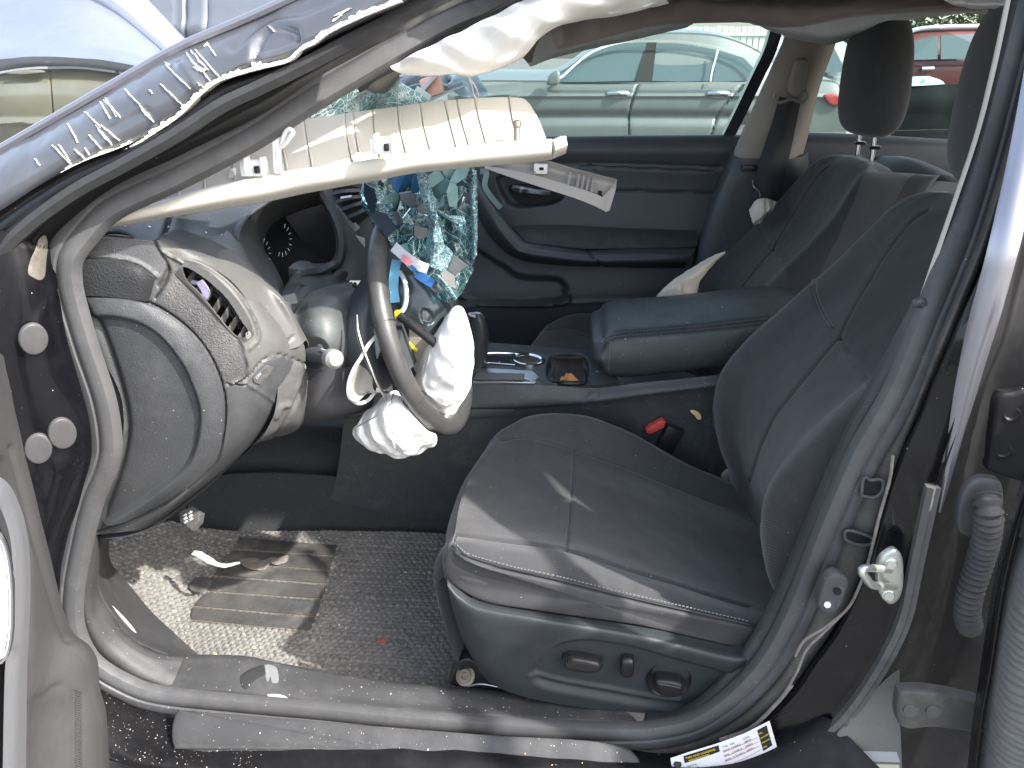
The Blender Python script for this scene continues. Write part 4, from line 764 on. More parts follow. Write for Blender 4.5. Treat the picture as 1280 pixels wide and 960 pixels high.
for i in range(7):      # upright blades, broken askew
    t = i/6; x0 = 243+62*t; y0 = 345+68*t; a = np.array([x0+2,y0-10+3*t]); b = np.array([x0-10,y0+9]); tw = random.uniform(-3,3)
    V, F = quadplate([Q((a[0],a[1],1.030)),Q((a[0]+4.5,a[1]+4,1.038)),Q((b[0]+5.5+tw,b[1]+4,1.024)),Q((b[0]+tw,b[1],1.016))], .0015)
    G("vent_blade", V, F, mat("grey_vent_blade",(.09,.088,.085),.5,dust=.3,dscale=50), dash, smooth=False)
for i in range(2):
    sweep("vent_slat", [(236+5*i,338+9*i,1.034),(262+2*i,354+9*i,1.034),(284,376+8*i,1.034),(304-3*i,404+6*i,1.036)], [(-.0022,-.003),(.0022,-.003),(.0022,.003),(-.0022,.003)], PLASTS, dash)
sweep("vent_tab", [(250,351,1.022),(258,366,1.02),(254,372,1.02)], [(-.005,-.002),(.005,-.002),(.005,.003),(-.005,.003)], mat("lavender_plastic",(.55,.48,.66),.5), dash)
sweep("vent_tab", [(236,352,1.03),(247,354,1.025)], circ(.0035,8), MATS["lavender_plastic"], dash)
decal("alarm_lens", [(307,417),(311,414),(314,418),(312,424),(308,424)], vp, mat('dim_grey_lens',(.2,.2,.2),.4))
# switch block
sw = dome("switch_blank", [surf(dash,*q,.0015) for q in ((316,472),(333,456),(342,459),(341,464),(325,481),(317,478))], mat("switch_plastic",(.05,.05,.052),.45,dust=.3,dscale=60), dash, h=.0012, edge=.12, thick=.004, smoothout=False, raw=True, cuts=[('l',[(325,465),(334,472)],.8,.001)])
text("OFF", surf(dash,321,474,.0035), surf(dash,337,459,.0035)-surf(dash,321,474,.0035), (0,0,1), .006, GREYP, dash)
# ribbed damaged corner below the switches
loft("knee_corner", [[(350,445,1.06),(346,505,1.05),(332,540,1.05),(316,556,1.05)],[(368,450,1.075),(362,500,1.07),(348,535,1.07),(322,553,1.07)],[(380,458,1.09),(374,500,1.09),(366,530,1.10),(330,550,1.12)],[(386,470,1.14),(384,510,1.15),(372,536,1.16),(340,548,1.18)]], mat("scuffed_grey_plastic",(.065,.065,.066),.45,dust=.6,dscale=50,dcol=(.22,.21,.2),bump=.3,bscale=200), 50, 40, dash, thick=.003, tdir=(0,-1,0), cuts=[('l',[(346,520),(352,508),(362,505)],3,-.005),('l',[(378,485),(362,520),(345,545)],2,.004)])
loft("knee_panel", [[(112,672,.985),(156,670,.985),(200,654,1.02),(249,618,1.03),(293,578,1.06),(325,548,1.09)],[(112,670,1.03),(156,664,1.04),(198,650,1.06),(246,612,1.08),(290,572,1.11),(328,545,1.16)],[(112,662,1.12),(165,655,1.14),(198,648,1.16),(252,600,1.2),(295,562,1.24),(340,535,1.3)]], PLAST, 60, 16, dash, thick=.004, tdir=(0,-1,0))
# top of dash
dt = loft("dash_top", [
    [(92,303,1.0),(135,303,1.01),(170,305,1.02),(196,308,1.04),(206,312,1.06),(240,318,1.09),(290,332,1.11)],
    [(110,285,1.0),(150,290,1.02),(178,298,1.04),(200,300,1.05),(225,303,1.07),(262,312,1.09),(306,338,1.10)],
    [(130,255,1.1),(165,260,1.12),(190,268,1.14),(210,272,1.16),(240,278,1.17),(275,290,1.17),(300,300,1.16)],
    [(150,215,1.3),(190,220,1.32),(215,225,1.33),(240,230,1.34),(270,238,1.33),(300,245,1.30),(318,262,1.24)],
    [(150,180,1.6),(200,185,1.6),(230,190,1.6),(260,195,1.6),(300,200,1.6),(340,205,1.55),(360,210,1.5)]], PADTOP, 120, 90, dash, thick=.004, tdir=(0,-1,0),
    cuts=[('l',[(215,262),(208,285),(199,312)],3.2,.012),('p',[(126,294),(145,289),(162,294),(168,302),(164,309),(150,308),(132,303)],2,.02)], label="soft top of the dashboard, coloured with the blue green light from the windscreen")
dgr = loft("defrost_void", [[(126,292,1.02),(168,296,1.03)],[(130,312,1.02),(168,312,1.03)]], VOID, 6, 6, dt, thick=.003, tdir=(0,-1,0))
dgr = dome("defrost_grille", [(127,294,1.0),(145,290,1.0),(161,294,1.0),(167,302,1.0),(164,308,1.0),(148,307,1.0),(132,302,1.0)], VOID, dt, h=.0005, thick=.002)
for i in range(4): sweep("defrost_slat", [(128+2*i,295+3.4*i,.995),(146,294.5+3.6*i,.99),(166-i*.3,297+3.5*i,.995)], [(-.0011,-.002),(.0011,-.002),(.0011,.002),(-.0011,.002)], PLASTS, dgr)
sweep("grille_rim", [(125,294,.997),(145,288.5,.997),(163,293,.997),(169,302,.997),(165,310,.997),(148,309,.997),(131,304,.997)], circ(.0013,8), PLAST, dgr, closed=True, n=60)
# instrument hood: light grey rolled rim and dark pocket
hood = loft("instrument_hood", [
    [(318,348,1.10),(300,325,1.12),(292,302,1.15),(300,275,1.20),(330,250,1.26),(370,235,1.32),(400,232,1.40)],
    [(352,380,1.09),(318,340,1.11),(299,305,1.14),(306,278,1.19),(332,256,1.25),(372,240,1.31),(402,236,1.40)],
    [(355,378,1.12),(322,338,1.14),(304,306,1.17),(311,282,1.22),(335,262,1.28),(374,246,1.34),(404,242,1.42)],
    [(362,372,1.22),(345,335,1.30),(330,310,1.34),(335,290,1.38),(350,275,1.42),(380,262,1.46),(405,255,1.52)]], PLAST, 90, 50, dash, thick=.004, tdir=(0,-1,0))
loft("hood_flank", [[(206,318,1.03),(250,328,1.03),(290,350,1.04),(325,395,1.05),(350,440,1.06)],[(240,300,1.08),(285,315,1.08),(322,350,1.08),(352,392,1.08),(374,432,1.08)],[(276,294,1.13),(298,306,1.13),(320,338,1.11),(356,376,1.09),(384,425,1.10)],[(284,288,1.17),(300,302,1.16),(318,338,1.14),(358,378,1.12),(388,440,1.14)]], PANL, 80, 50, dash, thick=.004, tdir=(0,-1,0), cuts=[('l',[(360,425),(368,420)],1.2,.003)])
cl = loft("cluster_face", [[(300,295,1.30),(315,340,1.30),(350,375,1.28),(395,365,1.30)],[(320,270,1.36),(340,315,1.36),(375,350,1.34),(415,345,1.36)],[(345,252,1.42),(370,290,1.42),(405,325,1.40),(430,320,1.42)]], mat("cluster_gloss_black",(.006,.007,.008),.7,spec=.1), 20, 20, dash, thick=.004, tdir=(0,-1,0))
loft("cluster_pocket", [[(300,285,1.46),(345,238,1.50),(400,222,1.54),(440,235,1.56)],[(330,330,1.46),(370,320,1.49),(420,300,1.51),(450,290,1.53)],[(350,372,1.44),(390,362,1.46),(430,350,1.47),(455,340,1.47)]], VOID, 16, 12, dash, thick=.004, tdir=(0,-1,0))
for cx, cy in ((326,318),(352,300)):
    for k in range(9):
        a = R(-70+k*22); p0 = Q((cx+10*math.cos(a),cy+16*math.sin(a),1.285)); p1 = Q((cx+13*math.cos(a),cy+21*math.sin(a),1.285)); tube("dial_tick", [p0,p1], .0006, GREYP, cl, raw=True, n=2, seg=5)
sweep("hood_rim_far", [(398,238,1.40),(408,255,1.41),(420,280,1.41),(425,305,1.40),(420,328,1.38),(400,338,1.34),(376,342,1.28),(360,360,1.20),(354,376,1.12)], [(-.008,-.02),(-.007,.0),(0,.006),(.008,.0),(.008,-.02)], PLASTD, dash, n=60)
loft("cluster_lower_lip", [[(354,378,1.11),(362,358,1.19),(378,345,1.28),(402,342,1.35),(422,332,1.40)],[(362,385,1.11),(372,366,1.18),(388,356,1.26),(410,350,1.34),(432,338,1.40)],[(366,392,1.16),(384,374,1.2),(404,366,1.28),(424,360,1.36),(440,345,1.44)]], PLASTD, 40, 20, dash, thick=.004, tdir=(0,-1,0))
loft("dash_centre", [[(395,228,1.44),(410,250,1.44),(424,285,1.44),(430,320,1.43),(420,350,1.40)],[(408,228,1.47),(424,250,1.47),(440,280,1.47),(452,312,1.46),(448,350,1.42)],[(425,235,1.50),(445,260,1.50),(455,282,1.50),(470,310,1.50),(480,350,1.48)],[(480,215,1.55),(510,240,1.56),(520,270,1.58),(530,310,1.58),(540,360,1.56)],[(540,200,1.75),(560,230,1.75),(575,270,1.75),(580,320,1.72),(590,370,1.7)]], PLASTD, 60, 60, dash, thick=.004, tdir=(0,-1,0))
cvn = dome("centre_vent", [(404,238,1.47),(432,228,1.47),(452,236,1.49),(464,268,1.50),(446,282,1.48),(436,276,1.46)], VOID, dash, h=.001, thick=.004, smoothout=False)
sweep("vent_rim", [(402,238,1.455),(420,262,1.455),(440,284,1.465),(447,281,1.47)], [(-.007,-.004),(.007,-.004),(.007,.003),(-.007,.003)], mat("pale_vent_trim",(.16,.19,.19),.4,dust=.2,dscale=40), cvn, n=30)
for i in range(4):
    sweep("vent_slat", [(411+8*i,243+9.5*i,1.46),(430+7*i,239+8.5*i,1.465),(450+4*i,238+7*i,1.475)], [(-.0038,-.001),(.0038,-.001),(.0038,.001),(-.0038,.001)], PLASTS, cvn, out=(.3,-1,.9))
sweep("vent_wheel", [(426,248,1.445),(440,246,1.45)], circ(.0035,8), SATIN, cvn)
dome("trim_corner", [(444,294,1.46),(456,298,1.46),(456,310,1.46)], GREYP, dash, h=.0005, thick=.001, smoothout=False)
# body of the dash behind the instruments, closing it towards the windscreen
loft("dash_body", [[(-.62,1.06,.78),(-.58,1.4,.70),(-.58,1.8,.70),(-.60,2.34,.75)],[(-.68,1.08,.95),(-.66,1.4,.93),(-.66,1.8,.93),(-.68,2.34,.93)],[(-.78,1.06,1.0),(-.78,1.4,1.015),(-.78,1.8,1.015),(-.78,2.34,1.0)],[(-1.08,1.06,.98),(-1.12,1.4,1.0),(-1.12,1.8,1.0),(-1.08,2.34,.98)],[(-1.2,1.06,.6),(-1.2,1.4,.6),(-1.2,1.8,.6),(-1.2,2.34,.6)]], PLASTD, 50, 50, dash, raw=True)
loft("dash_far_face", [[(-.50,1.60,.98),(-.52,1.9,1.0),(-.56,2.34,.97)],[(-.44,1.60,.86),(-.44,1.9,.86),(-.48,2.34,.86)],[(-.46,1.60,.62),(-.50,1.9,.60),(-.54,2.34,.62)],[(-.60,1.62,.50),(-.70,1.9,.50),(-.74,2.34,.5)]], PLASTD, 40, 30, dash, raw=True, thick=.01, tdir=(1,0,0))
# column shroud, stalk, lower column cover
col = loft("column_shroud", [[(368,392,1.16),(385,368,1.2),(410,358,1.26),(440,352,1.32)],[(372,420,1.14),(392,395,1.14),(420,380,1.18),(450,375,1.26)],[(382,450,1.14),(400,435,1.12),(425,425,1.14),(455,420,1.2)],[(388,480,1.16),(405,478,1.14),(425,475,1.15),(455,470,1.2)]], mat("dusty_column_plastic",(.040,.045,.046),.5,bump=.3,bscale=600,btype='leather',dust=.4,dscale=30,dcol=(.26,.28,.27),speck=.5,bdist=.0006), 50, 50, car, thick=.004, tdir=(0,-1,0))
loft("lower_column_cover", [[(384,460,1.15),(410,460,1.13),(440,458,1.15),(470,455,1.2)],[(372,490,1.15),(400,490,1.13),(435,490,1.15),(470,488,1.2)],[(370,515,1.16),(400,518,1.14),(430,514,1.15),(465,508,1.2)],[(378,524,1.2),(400,526,1.2),(430,520,1.2),(465,512,1.25)]], mat("matt_purple_grey_plastic",(.046,.045,.048),.6,bump=.2,bscale=600,dust=.2,dscale=20,dcol=(.12,.12,.12)), 40, 30, col, thick=.004, tdir=(0,-1,0))
dome("stalk_socket", [(388+18*math.cos(a)+6, 441+20*math.sin(a), 1.118) for a in np.linspace(0,6.28,17)[:-1]], VOID, col, h=.001, thick=.006)
stk = sweep("stalk", [(385,442,1.13),(398,444,1.11),(410,447,1.09),(418,449,1.08)], circ(.0125,16), PLAST, col, scale=[1.2,1,.85,.85])
lathe("stalk_end", P(412,447,Y=1.088), P(426,452,Y=1.055)-P(412,447,Y=1.088), [(.010,0),(.0145,.002),(.0155,.010),(.0150,.020),(.010,.026),(.002,.028)], mat("pale_grey_stalk_end",(.20,.20,.195),.5,dust=.3,dscale=50), stk)
sweep("stalk_marks", [(402,438,1.095),(414,442,1.075)], [(-.003,-.001),(.003,-.001),(.003,.001),(-.003,.001)], GREYP, stk)
# ------------------------------------------------------------------ steering wheel
wc_, th, ph, RW = np.array([-.2525,1.30,.828]), .317, -.068, .185
nW = np.array([math.cos(th)*math.cos(ph),math.cos(th)*math.sin(ph),math.sin(th)]); sW = np.cross([0,0,1],nW); sW /= np.linalg.norm(sW); uW = np.cross(nW,sW)
def wp(a, r, h=0): return wc_ + r*(math.cos(a)*uW+math.sin(a)*sW) + h*nW
ringp = [wp(2*math.pi*i/120, RW) for i in range(120)]
rim = sweep("steering_wheel", ringp, circ(.0165,18,1.12), LEATHW, car, out=np.array([p-wc_ for p in ringp]), raw=True, closed=True, n=120, label="dusty dark leather steering wheel seen almost edge on")
for a in (-1.95,-1.2): sweep("rim_joint", [wp(a,RW)+ (np.cross(nW,(wp(a,RW)-wc_)/RW)*0)+.0172*(math.cos(t)*(wp(a,1)-wc_)+math.sin(t)*nW*1.12) for t in np.linspace(0,6.283,25)[:-1]], circ(.0006,5), INK, rim, raw=True, closed=True, n=48)
for a0, a1 in ((-1.57,-1.57),(1.57,1.57)):
    sweep("spoke", [wp(a0,RW-.01),wp(a0,RW*.7,-.006),wp(a0,RW*.4,-.02)], [(-.03,-.006),(.03,-.006),(.03,.008),(-.03,.008)], PLASTD, rim, out=nW, raw=True, scale=[.7,1,1.3])
sweep("spoke", [wp(math.pi,RW-.01),wp(math.pi,RW*.7,-.008),wp(math.pi,RW*.35,-.02)], [(-.02,-.006),(.02,-.006),(.02,.006),(-.02,.006)], PLASTD, rim, out=nW, raw=True)
lathe("hub", wc_-nW*.055, nW, [(.05,-.05),(.085,-.03),(.105,-.002),(.108,.018),(.10,.034),(.085,.038),(.03,.038)], PLASTD, rim, seg=40)
# rear cover of the hub seen as a big dark disc between shroud and rim
loft("hub_back_cover", [[(455,345,1.30),(440,368,1.25),(428,400,1.22),(421,440,1.2),(430,478,1.2)],[(475,345,1.22),(458,370,1.18),(440,400,1.16),(436,440,1.15),(444,480,1.15)],[(486,360,1.22),(478,385,1.19),(470,410,1.17),(468,445,1.15),(478,485,1.15)],[(500,390,1.30),(495,420,1.28),(495,445,1.26),(500,475,1.25),(508,500,1.25)]], PLASTD, 40, 30, rim, thick=.004, tdir=(0,-1,0))
dome("cover_hole", [(440,357,1.2),(443,353,1.2),(446,356,1.2),(444,361,1.2)], VOID, rim, h=.0005, thick=.002)
# loose silver trim loops hanging from the wheel
tr1 = sweep("torn_spoke_trim", [(446,394,1.135),(447,415,1.12),(454,440,1.11),(466,468,1.11),(478,490,1.13),(486,503,1.15)], [(-.009,-.0012),(.009,-.0012),(.009,.0012),(-.009,.0012)], mat("brushed_bronze_trim",(.36,.34,.30),.38,metal=.6,dust=.2,dscale=40), rim, out=(-.9,-.5,.2), n=50, scale=[.25,.7,1,1.1,1,.8])
loft("torn_cover", [[(449,455,1.11),(440,470,1.10),(436,485,1.10),(437,497,1.10),(446,503,1.10)],[(458,462,1.13),(452,475,1.13),(450,487,1.13),(455,492,1.13),(463,489,1.13)],[(466,472,1.13),(466,482,1.13),(468,487,1.13),(472,490,1.13),(476,491,1.13)]], mat("grey_green_plastic",(.30,.29,.26),.5,dust=.2,dscale=40), 24, 20, rim, thick=.0015, tdir=(0,-1,0))
sweep("torn_cover_edge", [(470,420,1.13),(460,432,1.115),(452,446,1.105),(442,462,1.10),(436,480,1.098),(437,496,1.10),(448,504,1.11),(460,500,1.13),(468,491,1.14)], [(-.0028,-.0015),(.0028,-.0015),(.0028,.0015),(-.0028,.0015)], GREYP, rim, n=60)
dome("mounting_tab", [(424,474,1.17),(436,466,1.17),(440,478,1.17),(434,492,1.17)], MATS["grey_green_plastic"], rim, h=.001, thick=.003, smoothout=False)
# blue and white cable, yellow plugs, black lever
tube("wire", [(500,340,1.24),(506,352,1.22),(508,370,1.21),(505,385,1.21),(498,393,1.21)], .0042, mat("white_wire",(.75,.78,.82),.4), rim, n=40)
sweep("clock_spring_tape", [(496,325,1.25),(493,342,1.235),(492,360,1.23),(494,378,1.225)], [(-.008,-.001),(.008,-.001),(.008,.001),(-.008,.001)], mat("sky_blue_plastic",(.22,.55,.80),.35), rim, n=30)
tube("lever", [(500,395,1.20),(520,410,1.185),(545,430,1.17)], .0078, PLASTS, rim, n=20)
box("connector", P(498,393,Y=1.205), (.012,.01,.014), YELLOW, rim)
box("connector", P(508,428,Y=1.22), (.02,.008,.008), YELLOW, rim, ax=((.8,-.1,-.6),(0,1,0),(.6,0,.8)))
box("connector", P(516,434,Y=1.22), (.02,.006,.006), YELLOW, rim, ax=((.8,-.1,-.6),(0,1,0),(.6,0,.8)))
loft("inner_flap", [[(512,400,1.24),(512,430,1.23),(516,455,1.22),(522,470,1.22)],[(528,405,1.235),(530,430,1.225),(532,450,1.22),(528,468,1.22)],[(545,415,1.24),(545,432,1.23),(538,448,1.225),(532,462,1.22)]], mat("bare_brown_fabric",(.28,.25,.21),.8,dust=.4,dscale=40,dcol=(.12,.1,.09)), 20, 20, rim, thick=.002, tdir=(0,-1,0))
loft("horn_pad", [[(496,345,1.25),(500,372,1.24),(508,392,1.235),(518,402,1.23)],[(520,345,1.25),(526,370,1.24),(532,395,1.23),(534,418,1.225)],[(545,362,1.26),(552,380,1.25),(548,400,1.24),(542,420,1.23)],[(556,385,1.28),(560,398,1.27),(556,410,1.26),(550,425,1.25)]], mat("torn_horn_cover",(.030,.042,.046),.3,coat=.3,dust=.3,dscale=30,dcol=(.25,.3,.3)), 40, 40, rim, thick=.004, tdir=(0,-1,0), cuts=[('p',[(528,385),(538,388),(544,398),(538,404),(528,400)],1.5,.006),('n',30,.004)])
# ------------------------------------------------------------------ airbags
def crumple(name, rows, m, nu, nv, parent, amp=.008, sc=30, amp2=.003, sc2=90, seed=0, thick=.0015, folds=None, **k):
    o = loft(name, rows, m, nu, nv, parent, thick=thick, tdir=(0,-1,0), **k)
    me = o.data; L = Vector(LOC[parent.name] if parent else LOC[o.name])
    for v in me.vertices:
        w = v.co+L; a = w*sc+Vector((seed*7,0,0))
        a = a+Vector((pnoise(w*sc*.7),pnoise(w*sc*.7+Vector((9,0,0))),0))*.9; r = .55-abs(pnoise(Vector((a.x,a.y,a.z*.55))))*1.6; r2 = pnoise(w*sc2+Vector((0,seed*3,0)))
        h = amp*r+amp2*r2
        if folds: h += folds[0]*math.sin(w.x*folds[1]+w.z*folds[2]+2*pnoise(w*12))
        v.co += Vector((.25*h,-h,.15*h))
    return o
bag = crumple("airbag", [
    [(540,425,1.27),(554,402,1.24),(565,385,1.24),(576,382,1.26),(584,394,1.30)],
    [(527,442,1.24),(544,420,1.19),(562,402,1.17),(580,400,1.20),(590,418,1.28)],
    [(520,466,1.23),(537,450,1.17),(560,440,1.15),(581,430,1.18),(592,444,1.28)],
    [(510,492,1.23),(530,482,1.17),(557,476,1.15),(579,464,1.18),(590,470,1.28)],
    [(528,508,1.24),(540,512,1.2),(558,512,1.19),(574,500,1.22),(584,490,1.30)],
    [(545,520,1.28),(550,525,1.25),(558,524,1.25),(566,516,1.27),(572,508,1.3)]], BAG, 110, 130, car, amp=.016, sc=20, amp2=.007, sc2=55, seed=2, folds=(.003,90,120), label="blown white driver airbag bulging out beyond the steering wheel")
bg2 = crumple("airbag_lobe", [
    [(482,492,1.19),(490,487,1.17),(500,492,1.16),(510,505,1.16),(520,520,1.18)],
    [(462,510,1.17),(480,503,1.14),(497,503,1.12),(514,515,1.13),(534,538,1.16)],
    [(446,530,1.16),(468,525,1.12),(492,522,1.10),(516,530,1.11),(544,542,1.15)],
    [(441,542,1.16),(465,545,1.12),(492,545,1.10),(518,545,1.11),(546,551,1.15)],
    [(452,556,1.17),(470,560,1.14),(494,563,1.12),(520,560,1.13),(538,558,1.16)],
    [(478,564,1.19),(486,570,1.17),(500,573,1.16),(515,570,1.17),(528,564,1.18)]], BAG, 120, 110, bag, amp=.011, sc=26, amp2=.004, sc2=80, seed=5, folds=(.006,150,60))
crumple("airbag_tether", [[(484,492,1.15),(494,500,1.14),(500,512,1.125)],[(482,510,1.12),(488,520,1.105),(492,535,1.095)],[(486,535,1.1),(490,548,1.09),(494,560,1.09)]], BAG2, 24, 24, bag, amp=.003)
tube("airbag_seam", [(447,533,1.115),(470,520,1.10),(486,505,1.105),(492,492,1.14)], .0012, THREAD, bag, n=30, seg=6)
box("tether_patch", P(524,538,Y=1.10), (.016,.003,.014), BAG2, bag, bev=.001)
# ------------------------------------------------------------------ console
CONS = mat("satin_black_console", (.034,.037,.041), .45, bump=.2, bscale=620, btype='leather', dust=.3, dscale=40, dcol=(.2,.22,.21), speck=.6, bdist=.0005)
con = loft("centre_console", [[(430,505,1.585),(520,478,1.60),(590,476,1.60),(660,478,1.60),(738,484,1.60),(800,478,1.60),(900,468,1.60),(990,455,1.60),(1060,450,1.60)],
    [(430,520,1.58),(520,510,1.585),(590,508,1.585),(660,505,1.585),(738,500,1.585),(800,492,1.585),(900,480,1.585),(990,468,1.585),(1060,460,1.585)],
    [(430,528,1.59),(520,520,1.592),(590,519,1.592),(660,516,1.592),(738,512,1.59),(800,505,1.59),(900,492,1.59),(990,480,1.59),(1060,475,1.59)],
    [(420,600,1.60),(520,600,1.60),(590,590,1.595),(660,580,1.592),(738,570,1.59),(800,565,1.59),(900,560,1.59),(990,550,1.59),(1060,540,1.59)],
    [(400,650,1.61),(520,660,1.61),(590,660,1.61),(660,650,1.60),(738,640,1.60),(800,640,1.60),(900,640,1.60),(990,640,1.60),(1060,640,1.60)]], CONS, 150, 70, car, thick=.004, tdir=(0,-1,0), label="dark centre console between the front seats",
    cuts=[('l',[(440,512),(590,512),(732,506),(742,480)],1.5,.003),('l',[(590,518),(700,512),(728,508),(742,490)],2.6,-.003),('l',[(745,480),(830,476),(965,462)],2,-.002)])
for L_ in ([(440,540),(432,580),(427,600)],): pass
ct = loft("console_top", [[(560,478,1.60),(640,480,1.60),(740,485,1.60),(775,482,1.60)],[(562,474,1.60),(640,476,1.60),(740,481,1.60),(772,478,1.60)],[(575,450,1.70),(640,452,1.70),(738,455,1.70),(770,455,1.70)],[(575,428,1.80),(640,432,1.80),(740,440,1.80),(772,440,1.80)]], CONS, 140, 60, con, thick=.004, tdir=(0,0,1),
    cuts=[('p',[(690,447),(730,447),(731,478),(688,477)],1.5,.018),('p',[(642,446),(660,443),(678,448),(678,455),(660,458),(644,455)],1.5,.02)], holes=[[(693,449),(729,449),(730,476),(692,476)]])
lathe("cup_ring", P(660,451,Y=1.70)+np.array([0,0,.003]), (0.05,0,1), [(.030,0),(.034,.003),(.037,.002),(.037,-.004)], CHROME, ct, seg=32)
sweep("chrome_rail", [surf(ct,*q,.003) for q in ((598,443),(622,441),(650,443),(676,449))], circ(.0028,8), CHROME, ct, n=30, raw=True)
sweep("chrome_rail", [surf(ct,*q,.003) for q in ((598,453),(622,455),(644,457))], circ(.0028,8), CHROME, ct, n=30, raw=True)
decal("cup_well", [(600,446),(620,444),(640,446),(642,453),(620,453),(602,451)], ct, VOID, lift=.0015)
gp = dome("gear_plate", [surf(ct,*q,.004) for q in ((580,478),(630,478),(668,479),(675,473),(668,464),(625,461),(585,460))], SATIN, ct, h=.002, edge=.12, thick=.006, smoothout=False, raw=True)
dome("gear_gate", [surf(ct,*q,.0075) for q in ((592,474),(654,475),(656,467),(597,465))], mat("gate_grey",(.10,.105,.105),.5,dust=.4,dscale=60), gp, h=.0005, thick=.0002, smoothout=False, raw=True)
tray = sweep("tray_rim", [surf(ct,*q,.002) for q in ((689,478),(731,479),(731,463),(730,447),(693,446),(691,463))], [(-.003,-.002),(.003,-.002),(.003,.003),(-.003,.003)], PLASTS, ct, closed=True, raw=True, n=60, out=(0,-.3,1))
loft("tray_well", [[(690,477,1.61),(731,478,1.61)],[(692,474,1.66),(730,475,1.66)],[(694,450,1.73),(729,450,1.73)],[(693,447,1.705),(730,447,1.705)]], mat("dusty_tray",(.02,.02,.02),.7,dust=.3,dscale=60), 20, 16, ct, thick=.003, tdir=(0,0,1))
sh = loft("gear_lever", [[(583,470,1.66),(583,440,1.66),(584,410,1.66),(588,394,1.66)],[(590,473,1.645),(592,440,1.64),(592,408,1.64),(594,392,1.645)],[(600,473,1.645),(605,440,1.64),(605,408,1.64),(600,394,1.645)],[(603,468,1.68),(609,440,1.68),(609,412,1.68),(604,396,1.68)],[(590,465,1.70),(590,440,1.70),(590,410,1.70),(590,396,1.70)]], LEATH, 24, 32, con, cv=True)
dome("lever_button", [(586,392,1.645),(600,391,1.645),(606,398,1.66),(590,396,1.64)], SATIN, sh, h=.004, thick=.003)
# armrest
def sec(x, yt, yb, ys, wd=1.0, Yn=1.60, Yf=1.87):
    """cross-section of the armrest at picture column x: top, stitched edge and bottom rows"""
    a = P(x, yt, Y=Yf-.03); b = P(x, ys, Y=Yn+.008); c = P(x, yb, Y=Yn+.01); X = b[0]
    ztop = max(b[2]+.012, 0); 
    return [np.array([X,Yn+.02,c[2]-.002]), np.array([X,Yn+.002,c[2]+.012]), np.array([X,Yn-.002,(b[2]+c[2])/2]), np.array([X,Yn+.006,b[2]-.004]), np.array([X,Yn+.014,b[2]+.004]), np.array([X,Yn+.035,b[2]+.014]), np.array([X,(Yn+Yf)/2,b[2]+.022]), np.array([X,Yf-.03,b[2]+.016]), np.array([X,Yf-.004,b[2]-.004]), np.array([X,Yf-.01,c[2]])]
S0 = [(752,425,458,436),(760,412,468,428),(775,402,472,424),(810,395,471,421),(860,390,465,417),(920,385,457,411),(980,382,450,404),(1050,380,440,398)]
rows = [sec(*s) for s in S0]
f0 = rows[0]; cen = np.mean(f0, 0); rows = [[cen+(p-cen)*.35+np.array([-.022,0,0]) for p in f0],[cen+(p-cen)*.85+np.array([-.018,0,0]) for p in f0]]+rows
ar = loft("armrest", rows, LEATH, 60, 90, con, raw=True, label="dark leatherette armrest lid with a stitched edge")
stitches("armrest_stitching", [r[4]+np.array([0,-.001,.001]) for r in rows[2:]], THREAD, ar, raw=True, step=.0055)
stitches("armrest_stitching", [r[4]+np.array([0,.008,.006]) for r in rows[2:]], THREAD, ar, raw=True, step=.0055)
stitches("armrest_stitching", [rows[3][i]+np.array([.004,-.002,0]) for i in (1,2,3,4)], THREAD, ar, raw=True, step=.0055)
sweep("armrest_latch", [(744,428,1.66),(745,440,1.65)], circ(.006,8), SATIN, con)
# belt buckle and bits beside the seat
bk = box("buckle", P(834,553,Y=1.572), (.042,.022,.085), PLASTS, car, ax=((.92,0,-.35),(0,1,0),(.38,.0,.92)), bev=.006)
pb = dome("buckle_button", [(807,537,1.562),(812,532,1.562),(828,524,1.562),(832,527,1.562),(831,533,1.562),(813,543,1.562),(808,541,1.562)], RED, bk, h=.004, edge=.2, thick=.012, smoothout=False)
text("PRESS", P(812,539,Y=1.556), P(830,529,Y=1.556)-P(812,539,Y=1.556), (0,0,1), .0075, mat("pale_red_print",(.75,.3,.25),.5), pb)
tan_ = dome("seat_belt_stub", [(902,597,1.52),(910,588,1.52),(916,592,1.52),(918,606,1.52),(910,610,1.52)], mat("grey_webbing",(.25,.24,.22),.8), car, h=.003, thick=.008)
# pedal
pd = dome("brake_pedal", [(224,640,1.22),(240,633,1.22),(252,640,1.22),(250,652,1.20),(240,663,1.19),(226,655,1.2)], mat("pedal_rubber",(.05,.05,.05),.6,dust=.4,dscale=60,dcol=(.25,.24,.22)), car, h=.004, edge=.15, thick=.012, smoothout=False)
for i in range(2):
    for j in range(3):
        cx, cy = 231+6.5*i+3*j*.2, 644+4.2*j-i*3.2
        dome("grip_pad", [(cx-2.6,cy+.2,1.186),(cx+.8,cy-2.2,1.186),(cx+2.8,cy-.6,1.186),(cx-.6,cy+2,1.186)], mat("bright_pedal_pad",(.55,.55,.53),.5), pd, h=.0012, thick=.001, smoothout=False)
tube("pedal_arm", [(236,640,1.23),(222,620,1.25),(205,590,1.28),(190,560,1.32)], .008, PLASTS, pd, n=16)
